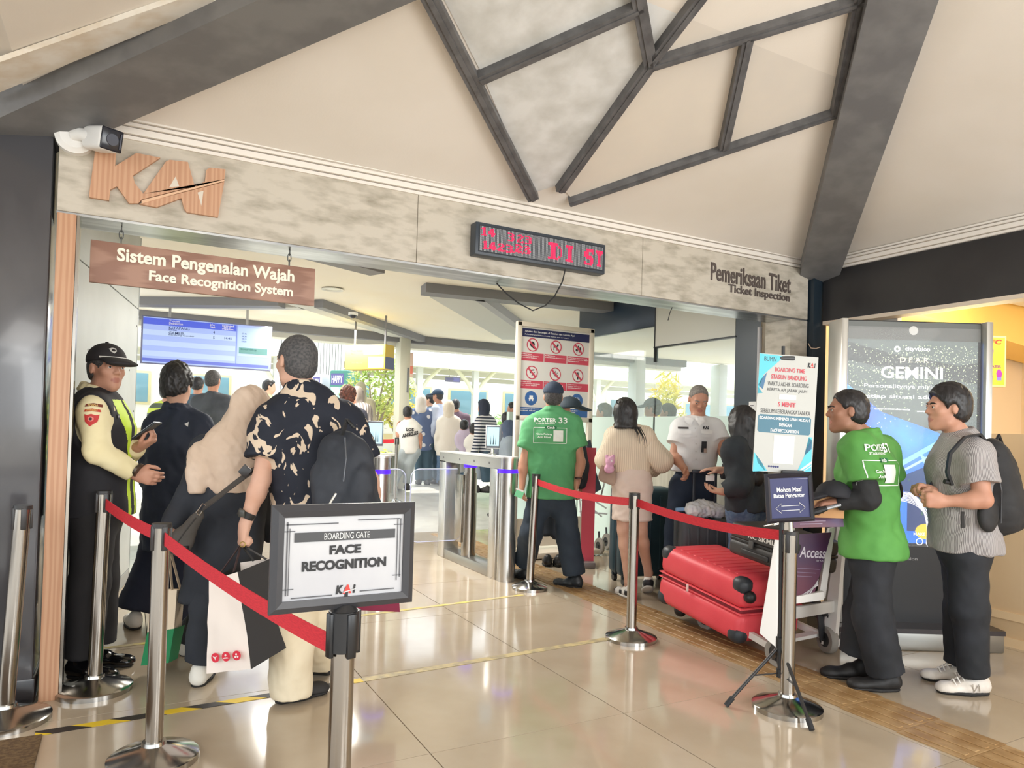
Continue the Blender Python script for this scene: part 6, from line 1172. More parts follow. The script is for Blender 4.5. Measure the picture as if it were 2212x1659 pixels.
# red suitcase lying on the deck
rl_ = (at(1440, 1216, 5.10) - at(1660, 1318, 4.22)); rl_ = Vector(rl_).normalized(); rw_ = (tsd - rl_ * tsd.dot(rl_)).normalized(); rt_ = rl_.cross(rw_) * -1
if rt_.z < 0: rt_ = -rt_
rc0 = at(1545, 1268, 4.68) + rw_ * .10 + Vector((0, 0, -.02)); rs_ = thing('red_suitcase', 'big coral red hard shell suitcase lying on the luggage trolley', 'suitcase', rc0); RL, RWD, RTH = .81, .52, .40
SH = mat('red_shell', (232, 78, 88), .45, c2=(224, 68, 80), scale=3, bump=.12, bscale=220); ax3 = (rl_, rw_, rt_)
RX = lambda l, w, t: rl_ * l + rw_ * w + rt_ * t
for s in (-1, 1): case_shell('shell', RX(0, 0, s * (RTH / 4 + .006)), ax3, (RL, RWD, RTH / 2 - .012), SH, rs_, bev=.055)
case_shell('zip_band', Vector((0, 0, 0)), ax3, (RL - .03, RWD - .03, .05), P((128, 34, 46), .6), rs_, bev=.02)
for s in (-1, 1): case_shell('zip_piping', RX(0, 0, s * .016), ax3, (RL - .008, RWD - .008, .008), P((236, 88, 96), .5), rs_, bev=.003)
for k in range(9): case_shell('rib', RX(-.27 + .066 * k, 0, RTH / 2 - .001), ax3, (.026, RWD - .13, .010), SH, rs_, bev=.004)
CB = P((44, 48, 54), .45)
for l in (-1, 1):
    for t in (-1, 1): case_shell('corner_guard', RX(l * (RL / 2 - .055), -(RWD / 2 - .048), t * (RTH / 2 - .048)), ax3, (.118, .106, .106), CB, rs_, bev=.045)
MB().sph(RX(-RL / 2 - .01, -RWD / 2 + .05, RTH / 2 - .10), .038, n=16).build('caster', P((26, 26, 28), .4), rs_); MB().sph(RX(-RL / 2 - .01, RWD / 2 - .05, RTH / 2 - .10), .038, n=16).build('caster', P((26, 26, 28), .4), rs_)
MB().box(RX(.08, -RWD / 2 - .006, .0), (.012, .014, .05), bev=.003).build('zip_pull', P((236, 200, 196), .4), rs_)
# black suitcase on top
bl_ = rl_.lerp(Vector((rl_.x, rl_.y, 0)).normalized(), .2).normalized(); bc0 = at(1668, 1185, 4.30) + rw_ * .08 + rt_ * .01; bs_ = thing('black_suitcase', 'black cabin suitcase lying on top of the red suitcase', 'suitcase', bc0); BX = lambda l, w, t: bl_ * l + rw_ * w + rt_ * t; SB = mat('black_shell', (64, 60, 58), .5, c2=(52, 49, 48), scale=4)
for s in (-1, 1): case_shell('shell', BX(0, 0, s * .052), (bl_, rw_, rt_), (.54, .36, .10), SB, bs_, bev=.03)
case_shell('zip_band', BX(0, 0, 0), (bl_, rw_, rt_), (.53, .35, .02), P((30, 28, 28), .5), bs_, bev=.006); case_shell('side_handle', BX(.03, -.187, -.055), (bl_, rw_, rt_), (.22, .02, .035), P((46, 44, 44), .5), bs_, bev=.008); case_shell('lock', BX(.07, -.184, .0), (bl_, rw_, rt_), (.035, .012, .045), P((84, 82, 80), .4), bs_, bev=.004)
tm_ = face_mtx(BX(-.02, -.184, .052), -bl_, rt_); tq = bpy.data.objects.new('print_panel', MB().box((0, 0, 0), (.3, .002, .06)).build('print_panel', SB).data); bpy.data.objects.remove(bpy.data.objects['print_panel']) if False else None
for o in [o for o in bpy.data.objects if o.name.startswith('print_panel') and not o.users_collection]: bpy.data.objects.remove(o)
lt = [o for o in bpy.data.objects if o.name.startswith('print_panel')][0]; lt.parent = bs_; lt.matrix_local = tm_; txt(lt, 'KC SKMLS', 0, 0, .24, .030, P((226, 222, 216), .5), y=-.002, bold=.03)
# dark green suitcase in front of the person in the skirt
def upright_case(label, c, rz, d, m, dark, handle=0, name='suitcase', hcol=(44, 50, 60)):
    s = thing(name, label, 'suitcase', c, rz); w, t, h = d
    for q in (-1, 1): MB().box((0, q * t / 4 + q * .004, .075 + h / 2), (w, t / 2 - .008, h), bev=.05, seg=4).build('shell', m, s)
    MB().box((0, 0, .075 + h / 2), (w - .012, .03, h - .012), bev=.008).build('zip_band', dark, s)
    for k in range(5): 
        for q in (-1, 1): MB().box((-w * .34 + w * .17 * k, q * (t / 2 - .001), .075 + h / 2), (.02, .012, h - .14), bev=.004).build('rib', m, s)
    for x in (-1, 1):
        for y in (-1, 1): wo_ = MB().cyl((x * (w / 2 - .05) - .016, y * (t / 2 - .05), .032), (x * (w / 2 - .05) + .016, y * (t / 2 - .05), .032), .032, n=16).build('caster', P((48, 48, 50), .4), s); MB().box((x * (w / 2 - .05), y * (t / 2 - .05), .066), (.05, .04, .03), bev=.008).build('caster_mount', dark, wo_)
    if handle:
        b = MB(); [b.box((x, 0, .075 + h + handle / 2), (.022, .014, handle), bev=.003) for x in (-.085, .085)]; b.box((0, 0, .075 + h + handle), (.21, .026, .03), bev=.008); b.build('pull_handle', P(hcol, .4), s)
    MB().tube([(-.08, 0, .075 + h), (-.06, 0, .10 + h), (.06, 0, .10 + h), (.08, 0, .075 + h)], .010, 8).build('carry_handle', dark, s); return s
gp = flo(1392, 1268); gp = at(1386, 1262, 6.35); gp.z = 0; DG = mat('petrol_shell', (40, 62, 72), .4, c2=(48, 72, 82), scale=4); upright_case('large dark petrol green suitcase standing in front of the person in the beige skirt', gp, -YAW + .25, (.54, .32, .78), DG, P((30, 44, 52), .5))
hp_ = at(1518, 1240, 5.6); hp_.z = 0; upright_case('dark grey suitcase with its pull handle raised before the officer', (hp_.x, hp_.y, 0), -YAW, (.44, .26, .61), P((70, 74, 80), .45), P((44, 46, 50), .5), handle=.36)
pb = thing('plastic_bag', 'crumpled clear white plastic bag with bottles lying on the dark grey suitcase', 'bag', (hp_.x, hp_.y, .69)); c = Sdf(); c.el((hp_.x - .05, hp_.y, .75), (.13, .09, .06)); c.el((hp_.x + .09, hp_.y - .06, .74), (.12, .08, .055), k=.05); c.el((hp_.x, hp_.y, .79), (.08, .05, .03), k=.04); grow('bag', c, .009, mat('plastic_film', (236, 238, 244), .25, c2=(214, 218, 230), scale=9), pb, fold=.016, freq=(30, 30, 30), seed=12)
MB().cyl((-.22, .08, .05), (-.16, .06, .055), .016, n=14).build('bottle_cap', P((140, 180, 226), .4), pb)
MB().box(at(1484, 1298, 5.05) - ty0, (.16, .30, .07), Rz, bev=.012).build('front_bumper', P((96, 98, 102), .6), tro); MB().sph(at(1470, 1312, 5.0) - ty0 + Vector((0, 0, -.02)), .045, n=16).build('bumper_caster', P((34, 34, 36), .5), tro)

# tote bags in hand
tg = thing('tote_bag', 'white and black tote bag with three red icons held under the floral shirt', 'bag', at(530, 1350, 3.2)); L0 = tg.location; TB = [P((238, 226, 216), .7), P((44, 42, 42), .75), P((170, 60, 60), .7)]
def hexa(A, B, n=6):                                                           # front quad A, back quad B as a subdivided box
    b = MB(); V = b.bm.verts.new; a = [V(p) for p in A]; c = [V(p) for p in B]
    for f, mi in (((a[0], a[1], a[2], a[3]), 0), ((c[3], c[2], c[1], c[0]), 0), ((a[1], c[1], c[2], a[2]), 1), ((c[0], a[0], a[3], c[3]), 1), ((a[3], a[2], c[2], c[3]), 1)): b.bm.faces.new(f).material_index = mi
    bmesh.ops.subdivide_edges(b.bm, edges=b.bm.edges[:], cuts=n, use_grid_fill=True); return b
fa = [at(x, y, w) - L0 for x, y, w in ((452, 1255, 3.20), (512, 1236, 3.16), (542, 1446, 3.12), (447, 1455, 3.18))]; bb_ = [at(x, y, w) - L0 for x, y, w in ((520, 1215, 3.36), (586, 1206, 3.32), (624, 1396, 3.30), (530, 1405, 3.36))]
b = hexa(fa, bb_, 8); co = np.array([v.co[:] for v in b.bm.verts], f32); nz_ = wob(co, (16, 16, 10), 3) * .012
for i, v in enumerate(b.bm.verts): v.co += (-FH * .8 - RH * .2) * float(nz_[i])
b.build('bag_body', TB, tg, ang=60); e_ = Vector(fa[3]); rx = (Vector(fa[2]) - Vector(fa[3])).normalized(); ux = (Vector(fa[0]) - Vector(fa[3])).normalized()
for k in range(3):
    m_ = face_mtx(e_ + rx * (.052 + .056 * k) + ux * .072 - FH * .02, rx, ux); d_ = MB().prism([(x, 0, z) for x, z in ringpts(0, 0, .021, 20)], (0, .002, 0)).build('red_icon', P((214, 40, 62), .6), tg, smooth=False); d_.matrix_local = m_
    for pg in ([[(-.012, .008), (-.002, -.004), (0, -.012), (.002, -.004), (.012, .008), (.001, .003)]], [[(-.014, -.008), (.014, -.008), (.008, -.003), (-.008, -.003)], ringpts(0, .006, .005, 8)], [ringpts(-.006, -.005, .005, 6), ringpts(.006, -.005, .005, 6), ringpts(0, .006, .005, 6)])[k]: flat(d_, 'icon_mark', pg, P((244, 226, 222), .6), -.001)
hnd = at(521, 1176, 3.24) - L0
for k, (s0, s1) in enumerate((((470, 1246, 3.18), (505, 1235, 3.17)), ((548, 1212, 3.32), (575, 1208, 3.32)))):
    MB().ribbon([at(*s0) - L0, hnd.lerp(at(*s0) - L0, .35), hnd + Vector((0, 0, .004 + .004 * k)), hnd.lerp(at(*s1) - L0, .35), at(*s1) - L0], FH, .022, .003).build('handle', TB[1] if k else P((60, 40, 40), .7), tg)
gb = thing('eco_bag', 'cream and green shopping bag hanging from the hand of the person in the beige hijab', 'bag', at(362, 1330, 3.6)); L0 = gb.location; G2 = [P((234, 216, 190), .7), P((234, 216, 190), .7)]; G3 = [P((30, 130, 80), .7), P((34, 142, 88), .7)]
wB = 3.60
fa = [at(x, y, wB) - L0 for x, y in ((331, 1272), (382, 1274), (376, 1358), (318, 1366))]; bb_ = [at(x, y, wB + .12) - L0 for x, y in ((345, 1272), (399, 1272), (392, 1356), (335, 1364))]; hexa(fa, bb_, 4).build('upper_cloth', G2, gb)
fa = [at(x, y, wB) - L0 for x, y in ((318, 1366), (376, 1358), (364, 1432), (304, 1438))]; bb_ = [at(x, y, wB + .12) - L0 for x, y in ((335, 1364), (399, 1350), (384, 1422), (320, 1434))]; hexa(fa, bb_, 4).build('lower_cloth', G3, gb)
hnd = at(363, 1170, 3.53) - L0
for x0, x1, d in ((340, 372, 0), (356, 390, .12)): MB().ribbon([at(x0, 1274, wB + d) - L0, hnd.lerp(at(x0, 1274, wB + d) - L0, .3), hnd, hnd.lerp(at(x1, 1274, wB + d) - L0, .3), at(x1, 1274, wB + d) - L0], FH, .022, .003).build('handle', P((214, 190, 160), .7), gb)
rb_ = thing('maroon_bag', 'maroon bag carried low on the far side of the person in the floral shirt', 'bag', at(815, 1300, 3.7)); L0 = rb_.location; fa = [at(x, y, 3.66) - L0 for x, y in ((758, 1230), (858, 1240), (864, 1322), (770, 1318))]; bb_ = [at(x, y, 3.78) - L0 for x, y in ((758, 1230), (858, 1240), (862, 1318), (770, 1314))]; hexa(fa, bb_, 3).build('bag_body', [P((128, 32, 62), .7)] * 2, rb_); MB().ribbon([at(780, 1232, 3.72) - L0, at(812, 1132, 3.72) - L0, at(840, 1238, 3.72) - L0], FH, .02, .003).build('handle', P((110, 28, 54), .7), rb_)

# ================================================================ counter, stroller, banner and the rest near the office
b = MB(); b.box((4.64, 5.2, .50), (.30, 1.7, 1.0), bev=.004); b.box((4.66, 5.2, 1.015), (.36, 1.76, .03), bev=.004)
tag(b.build('counter', mat('counter_laminate', (196, 192, 176), .5, c2=(160, 154, 136), scale=4, stretch=(4, 4, .4), lo=.4, hi=.75, detail=6)), 'grey wood laminate counter under the office glass behind the person in white uniform', 'counter')
nt_ = thing('notice', 'small white paper notice on the dark post behind the poster', 'notice', mtx=face_mtx(onx(1626, 882, 4.898), (0, -1, 0))); MB().box((0, 0, 0), (.09, .003, .12)).build('sheet', WHITE, nt_); flat(nt_, 'small_print', rect(-.03, .02, .01, .028), INK, -.002); flat(nt_, 'small_print', rect(-.03, .0, -.012, .012), INK, -.002)
rbn = thing('roll_up_banner', 'narrow red roll up banner standing behind the right arm of the porter numbered 33', 'banner', mtx=face_mtx((*at(1269, 1165, 7.0)[:2], 0), RH)); MB().box((0, 0, .62), (.13, .006, 1.12)).build('cloth', P((220, 84, 104), .6), rbn); MB().box((0, 0, .03), (.15, .2, .06), bev=.01).build('base', P((120, 110, 110), .4), rbn)
uw = 7.7; us = thing('stroller', 'folding baby stroller with small grey wheels behind the beige skirt', 'stroller', (*at(1280, 1150, uw)[:2], 0)); L0 = us.location; q = lambda x, y, d=0: at(x, y, uw + d) - L0
SV = P((186, 188, 192), .35)
for (x, y, d) in ((1296, 1138, 0), (1250, 1122, .35), (1312, 1128, .35)):
    p = q(x, y, d); p.z = .095; wheel(us, p, RH * .9 + FH * .4, .092, .035, 'wheel'); MB().tube([p, p + Vector((0, .02, .16))], .012, 8).build('fork', P((70, 72, 76), .4), us)
for a, c in (((1252, 1105), (1312, 1110)), ((1256, 1080), (1300, 1116)), ((1255, 1115), (1250, 1060)), ((1262, 1068), (1310, 1098)), ((1296, 1080), (1312, 1020))): MB().tube([q(*a, .1), q(*c, .1)], .009, 8).build('frame_tube', SV, us)
MB().prism([q(*p, .05) for p in ((1268, 955), (1276, 950), (1288, 1020), (1300, 1056), (1284, 1066), (1272, 1040))], FH * .12).build('canopy_cloth', P((40, 48, 58), .8), us)

# ================================================================ beyond the gate
pxp = ony(870, 850, 11.0); b = MB(); b.box((pxp.x, 11.05, 1.58), (.17, .26, 2.5), bev=.004); struct('column_eave_1', b, P((206, 204, 186), .6))
for i, px in enumerate((1378, 1556)): c = ony(px, 850, 11.0); b = MB(); b.box((c.x, 11.05, 1.58), (.22, .26, 2.5), bev=.004); struct('column_eave_%d' % (i + 2), b, P((206, 212, 210), .6))
pn_ = thing('pillar_notice', 'small red and white notice strip fixed high on the pale pillar', 'notice', (pxp.x + .1, 10.9, 2.35)); MB().box((0, 0, 0), (.05, .006, .40)).build('strip', P((224, 196, 180), .5), pn_); MB().box((0, -.004, -.08), (.045, .004, .12)).build('red_field', P((226, 130, 110), .5), pn_); MB().box((-.055, .01, -.25), (.02, .03, .4)).build('conduit', P((110, 112, 116), .5), pn_)
# departure screen
ib = thing('departure_screen', 'wide blue departure screen hanging behind the heads in the queue', 'screen', (0, 10.0, 0)); ip = lambda x, y: (ony(x, y, 10.0).x, ony(x, y, 10.0).z); A0, A1 = ip(310, 683), ip(582, 800); ix0, iz1 = A0; ix1 = A1[0]; iz0 = ip(450, 791)[1]; iw, ih = ix1 - ix0, iz1 - iz0
MB().box(((ix0 + ix1) / 2, .04, (iz0 + iz1) / 2), (iw + .04, .07, ih + .03), bev=.006).build('case', P((120, 122, 150), .4), ib); MB().box(((ix0 + ix1) / 2, 0, (iz0 + iz1) / 2), (iw, .006, ih)).build('screen', P((176, 196, 250), .3, emit=.6), ib)
for x in (ix0 + .3, ix1 - .3): MB().box((x, .05, (iz1 + 2.85) / 2), (.03, .03, 2.85 - iz1)).build('hanger', P((190, 190, 190), .4), ib)
iu = lambda u, v: (ix0 + u * iw, iz1 - v * ih); IR = lambda n, u0, v0, u1, v1, c, y=-.004: flat(ib, n, rect(*iu(u0, v1), *iu(u1, v0)), P(c, .3, emit=.6), y)
IR('header_band', 0, .02, .715, .16, (84, 104, 226))
for k in range(6): IR('table_row', .0, .16 + .115 * k, .71, .16 + .115 * (k + 1), ((172, 192, 250), (196, 216, 252))[k % 2])
IR('side_panel', .73, .06, .985, .72, (186, 210, 248)); IR('green_band', .74, .52, .975, .66, (96, 156, 150), -.006); IR('footer_band', 0, .90, .99, .97, (104, 118, 214)); IR('panel_divider', .716, .02, .722, .9, (120, 140, 220), -.006)
DKB = P((40, 60, 120), .4); itx = lambda s, u, v, w, h, m: txt(ib, s, iu(u, v)[0] + w / 2, iu(u, v)[1], w, h, m, y=-.007)
for s, u, v, w, h, m in (('Tujuan', .19, .055, .12, .030, WHITE), ('Destination', .19, .105, .16, .030, WHITE), ('Jalur', .50, .06, .07, .03, WHITE), ('Track', .50, .105, .07, .03, WHITE), ('Estimated', .60, .05, .14, .026, WHITE), ('Time of', .60, .09, .11, .026, WHITE), ('Departure', .60, .13, .14, .026, WHITE), ('KETAPANG', .19, .20, .24, .034, DKB), ('Blitar', .19, .245, .10, .024, DKB), ('GAMBIR', .19, .315, .18, .034, DKB), ('Bandung-Gambir', .19, .36, .30, .024, DKB), ('4', .53, .225, .02, .035, DKB), ('5', .53, .345, .02, .035, DKB), ('14:45', .62, .335, .09, .03, DKB), ('Boarding', .755, .565, .2, .028, WHITE), ('07:45', .76, .2, .06, .02, DKB), ('08:30', .76, .26, .06, .02, DKB), ('09:15', .76, .32, .06, .02, DKB), ('10:00', .76, .38, .06, .02, DKB)): itx(s, u, v, w, h, m)
# yellow way sign
ys = thing('way_sign', 'yellow and grey hanging way sign with a toilet arrow left of the pale pillar', 'sign', mtx=face_mtx(at(788, 771, 9.6), RH - FH * .45)); MB().box((0, .11, 0), (.66, .22, .335), bev=.004).build('box_body', P((196, 168, 70), .5), ys)
flat(ys, 'grey_field', rect(-.02, .03, .30, .14), P((150, 150, 148), .5), -.001); flat(ys, 'grey_field', rect(.06, -.15, .31, .0), P((130, 136, 170), .5), -.001); MB().box((.331, .11, -.08), (.003, .21, .16)).build('side_field', P((84, 92, 120), .5), ys); txt(ys, 'Toilet', .25, -.07, .09, .04, WHITE, y=-.003); flat(ys, 'arrow', [(.10, -.12), (.115, -.12), (.115, -.06), (.13, -.06), (.1075, -.03), (.085, -.06), (.10, -.06)], WHITE, -.003); flat(ys, 'door_icon', rect(.155, -.12, .19, -.03), WHITE, -.003)
txt(ys, 'Pintu Keluar', -.14, .09, .2, .03, P((196, 176, 90), .5), y=-.002); txt(ys, 'Exit', -.2, .05, .06, .022, P((196, 176, 90), .5), y=-.002); txt(ys, 'Kereta Api', -.12, -.08, .18, .03, P((196, 176, 90), .5), y=-.002); txt(ys, 'Selamat datang', .14, .085, .26, .026, P((190, 190, 188), .5), y=-.003)
for x in (-.25, .25): MB().box((x, .11, .36), (.02, .02, .42)).build('hanger', P((120, 120, 124), .5), ys)
# ceiling fittings
dl = thing('downlight', 'round recessed downlight in the inner ceiling beside the hanging sign', 'lamp', (*at(719, 620, 7.85)[:2], 2.845)); MB().lathe([(.075, .0), (.12, -.004), (.125, -.012), (.105, -.014), (.08, -.006)], n=28).build('ring', P((216, 214, 206), .4), dl); MB().cyl((0, 0, .002), (0, 0, -.004), .08, n=24).build('lens', P((236, 234, 224), .4), dl)
dc = thing('dome_camera', 'small white dome camera under the grey rib of the inner ceiling', 'camera', (*at(763, 672, 8.9)[:2], 2.755)); MB().cyl((0, 0, .0), (0, 0, -.03), .06, n=24).build('base', WHITE, dc); MB().sph((0, 0, -.03), .045, n=16).build('dome', P((60, 60, 66), .1), dc)

# platform: canopy, posts, train, wall, plants
def canopy(y, zb):
    c = thing('platform_canopy', 'pale platform canopy with branching posts beyond the concourse', 'canopy', (0, y, 0))
    MB().box((6, 1.0, zb + .26), (34, 3.4, .12)).build('roof', P((226, 226, 200), .6), c); MB().box((6, -.7, zb + .12), (34, .08, .16)).build('edge_beam', P((230, 228, 190), .6), c); MB().box((6, .6, zb + .06), (34, .1, .12)).build('purlin', P((216, 214, 196), .6), c); MB().box((6, 2.2, zb + .04), (34, .1, .12)).build('purlin', P((206, 204, 190), .6), c)
    for px in (596, 905, 1026, 1290):
        x = ony(px, 850, y).x; MB().box((x, 0, (zb + .5) / 2), (.14, .14, zb - .2)).build('post', P((236, 238, 240), .5), c)
        for s in (-1, 1): MB().tube([(x, 0, zb - .55), (x + s * .22, 0, zb - .2), (x + s * .55, 0, zb + .12)], .05, 8).build('brace', P((240, 238, 214), .5), c)
    return c
canopy(16.3, 2.72)
ps = thing('platform_sign', 'small blue and white platform sign hanging under the canopy', 'sign', mtx=face_mtx(ony(978, 820, 16.9), (1, 0, 0))); MB().box((0, 0, 0), (.42, .06, .13), bev=.01).build('box_body', P((206, 206, 240), .5, emit=.15), ps); flat(ps, 'number_field', rect(.0, -.05, .18, .05), P((150, 150, 220), .5), -.032); txt(ps, 'JALUR 3', -.08, 0, .2, .06, P((110, 110, 190), .5), y=-.034); [MB().box((x, 0, .16), (.012, .012, .26)).build('hanger', P((120, 122, 126), .5), ps) for x in (-.1, .1)]
tr = thing('train', 'cream passenger train standing at the far platform', 'train', (5, 20.0, 0)); MB().box((0, 1.4, 1.9), (40, 2.7, 2.7), bev=.18).build('body', P((244, 242, 232), .4), tr); MB().box((0, .03, 1.0), (40, .03, .25)).build('stripe', P((220, 200, 150), .4), tr); MB().box((0, 1.4, .45), (39, 2.2, .4)).build('underframe', P((80, 82, 84), .7), tr)
for k in range(20):
    x = -18.5 + 1.9 * k
    if k % 6 == 3: d_ = MB().box((x, .03, 1.75), (.85, .04, 2.05), bev=.02).build('door', P((236, 232, 216), .4), tr); MB().box((x, .0, 2.15), (.45, .02, .7), bev=.03).build('door_window', P((120, 156, 170), .15), d_)
    else: f_ = MB().box((x, .03, 2.15), (1.35, .05, .86), bev=.05).build('window_frame', P((226, 216, 170), .4), tr); MB().box((x, -.005, 2.15), (1.22, .02, .72), bev=.04).build('window_pane', P((128, 170, 186), .12), f_)
lw_ = thing('louvre_wall', 'white wall of upright louvre slats behind the man in the floral shirt', 'fence', (0, 15.2, 0)); xa, xb = ony(600, 780, 15.2).x, ony(742, 780, 15.2).x; MB().box(((xa + xb) / 2, .06, 2.75), (xb - xa, .03, 1.2)).build('back_panel', P((246, 246, 246), .6), lw_)
for k in range(22): MB().box((xa + (k + .5) * (xb - xa) / 22, 0, 2.55), (.05, .06, 1.5)).build('slat', P((232, 232, 226), .6), lw_)
lw_['label'] = 'white wall of upright louvre slats behind the floral shirt'
def vend(x, y, w, h, wid, c, label, word):
    v = thing('vending_machine', label, 'machine', mtx=face_mtx((*at(x, y, w)[:2], .33), RH * .95 - FH * .3)); MB().box((0, .25, h / 2), (wid, .5, h), bev=.03).build('cabinet', P(c, .4), v); flat(v, 'front_picture', rect(-wid * .42, h * .25, wid * .38, h * .84), mat('vend_print', (160, 226, 190), .4, c2=(226, 240, 214), scale=4), -.001); flat(v, 'top_sign', rect(-wid * .42, h * .86, wid * .3, h * .97), P((90, 84, 140), .4), -.001); txt(v, word, -wid * .08, h * .915, wid * .6, h * .07, WHITE, y=-.003, bold=.03); return v
vend(730, 860, 14.3, 2.12, .42, (66, 128, 112), 'green vending machine with a pale picture front beyond the curly haired person', 'HAPPY'); vend(684, 860, 14.5, 2.05, .22, (226, 220, 232), 'narrow white and violet machine beside the green vending machine', 'NEW')
LEAFM = {}
def leaves(name, cs, n, sz, m, par, seed, lng=1.6):
    r = np.random.RandomState(seed); V, F = [], []; cs_ = [(V3(c), np.array(rad, f32)) for c, rad in cs]
    for i in range(n):
        c, rad = cs_[i % len(cs_)]; d = r.normal(size=3); d /= np.linalg.norm(d); p = c + d * rad * (r.rand() ** .4); a = nrm(r.normal(size=3)); b_ = nrm(np.cross(a, r.normal(size=3))); s = sz * (.6 + .8 * r.rand()); k = len(V); V += [p - a * s * lng, p + b_ * s * .5, p + a * s * lng, p - b_ * s * .5]; F.append((k, k + 1, k + 2, k + 3))
    me = bpy.data.meshes.new(name); me.from_pydata([tuple(map(float, v)) for v in V], [], F); me.materials.append(m); o = bpy.data.objects.new(name, me); COL.objects.link(o); o.parent = par; o['kind'] = 'stuff'; return o
G1 = mat('leaf_light', (196, 204, 120), .7, c2=(150, 176, 90), scale=3); G2_ = mat('leaf_green', (120, 176, 84), .7, c2=(160, 206, 110), scale=3); G3_ = mat('leaf_yellow', (236, 214, 84), .7, c2=(206, 206, 80), scale=2); BARK = P((150, 136, 116), .8)
def tree(px, py, w, h, crowns, m, label, n=700, sz=.05, seed=1, name='tree', lng=1.6):
    c = at(px, py, w); t = thing(name, label, 'tree', (c.x, c.y, .33)); b = MB(); b.tube([(0, 0, 0), (.05, 0, h * .35), (-.02, .03, h * .6)], [.05, .04, .03], 8)
    for (q_, rad) in crowns[:5]: b.tube([(.04, 0, h * .35), (q_[0] * .5, q_[1] * .5, (h * .35 + q_[2]) / 2 + .1), q_], [.03, .02, .01], 6)
    b.build('trunk', BARK, t); leaves('foliage', crowns, n, sz, m, t, seed, lng); return t
tree(806, 880, 12.9, 2.2, [((-.1, 0, 1.95), (.4, .4, .4)), ((.3, .1, 2.2), (.35, .35, .35)), ((.45, 0, 1.75), (.3, .3, .3)), ((-.35, 0, 1.6), (.25, .3, .3)), ((.1, .1, 1.4), (.3, .3, .25))], G1, 'thin flowering tree with pale leaves left of the pale pillar', 900, .04, 2)
tree(862, 870, 15.5, 1.6, [((.1, 0, 1.45), (.55, .4, .45)), ((.45, 0, 1.2), (.35, .3, .35)), ((-.3, 0, 1.3), (.35, .3, .35))], mat('leaf_orange', (226, 206, 110), .7, c2=(190, 190, 90), scale=3), 'low yellow green tree just right of the pale pillar', 700, .045, 3)
tree(1088, 900, 15.0, 1.1, [((0, 0, .95), (.5, .4, .4)), ((.3, 0, .7), (.4, .4, .4)), ((-.3, 0, .6), (.3, .4, .35))], G2_, 'dense green bush left of the rules board', 900, .04, 4, 'bush')
tree(1010, 930, 15.0, .5, [((0, 0, .35), (.6, .3, .2)), ((.9, 0, .3), (.5, .3, .2))], mat('leaf_lime', (206, 216, 90), .7), 'low lime coloured bush behind the two small children', 400, .04, 5, 'bush')
tree(770, 930, 14.0, .6, [((0, 0, .4), (.6, .3, .25)), ((.6, 0, .35), (.4, .3, .2))], mat('leaf_lime', (206, 216, 90)), 'low lime coloured bush below the flowering tree', 400, .04, 6, 'bush')
tree(1440, 880, 15.4, 2.1, [((0, 0, 1.9), (.32, .3, .55)), ((.1, 0, 1.3), (.4, .3, .5)), ((-.2, 0, 1.5), (.3, .3, .5)), ((.3, 0, .9), (.3, .3, .4))], G3_, 'tall yellow bamboo like shrub seen through the office glass', 900, .035, 7, 'shrub', 4.0)
tree(1318, 880, 14.5, 1.2, [((0, 0, 1.0), (.5, .4, .4)), ((.5, 0, .8), (.4, .4, .4))], G2_, 'green bush seen through the far office pane', 600, .045, 8, 'bush')
# kiosk and belt past the turnstiles
kk = thing('kiosk', 'steel drum with a white top and a yellow notice past the turnstiles', 'kiosk', (*at(828, 1010, 11.0)[:2], .30)); MB().cyl((0.1, 0, 0), (.1, 0, .58), .10, n=24).build('steel_drum', STEEL, kk); MB().box((-.05, 0, .60), (.46, .34, .04), bev=.005).build('top', WHITE, kk); MB().box((-.17, -.1, .3), (.20, .02, .50)).build('notice', mat('notice_print', (240, 236, 214), .5, c2=(226, 206, 90), scale=5, lo=.5, hi=.6), kk)
kk['label'] = 'steel drum with a white top and a yellow notice past the turnstiles'
fst = stanchion(at(790, 1000, 10.2), 'thin far stanchion with a red belt beyond the turnstiles', .95, r=.025, br=.14); fst.location.z = .22
f2 = stanchion(at(856, 1000, 10.2), 'second far stanchion of the red belt, beside the child at the pale pillar', .95, r=.025, br=.14); f2.location.z = .22
belt(fst.location, 1.13, f2.location, 1.13, 'short red belt beyond the turnstiles', w=.06, sag=.01)

# ---- people on the far side, on the raised platform
def bgp(label, w, px, shirt, pants, fwd=FH, hf=None, zf=.33, k=1.0, hair='short', h=.013, **kw):
    kw.setdefault('rs', tuple(x * k for x in (.150, .145, .155))); return std(label, w, px, fwd, hf or fwd, shirt, pants, kw.pop('skin', SKIN), kw.pop('sleeve', 'long'), h=h, hair=hair, hs=kw.pop('hs', .98), face=kw.pop('face', False), zf=zf, shoes=kw.pop('shoes', P((60, 58, 58), .6)), hem=kw.pop('hem', .06), col=False, **kw)
def veil(root, J, hf, m, drop=.30, wd=.17, s=1.0, name='hijab'):
    r, f, u = basis(hf); c = J['head']; A = np.stack([r, f, u]); S = Sdf(); S.el(c + u * .02, (.090 * s, .106 * s, .116 * s), A); S.rc(c - f * .02 - u * .05, c - f * .02 - u * drop, .085 * s, wd, k=.06, flat=f, fs=.8); S.el(c + f * .095 * s - u * .0, (.052 * s, .05 * s, .075 * s), A, k=.015, op=-1); S.plane(c - u * (drop + .04), -u); return grow(name, S, .013, m, root, fold=.006, freq=(26, 26, 4), seed=int(c[0] * 50))
WHT = P((226, 222, 216), .8); TEAL = P((66, 88, 104), .8)
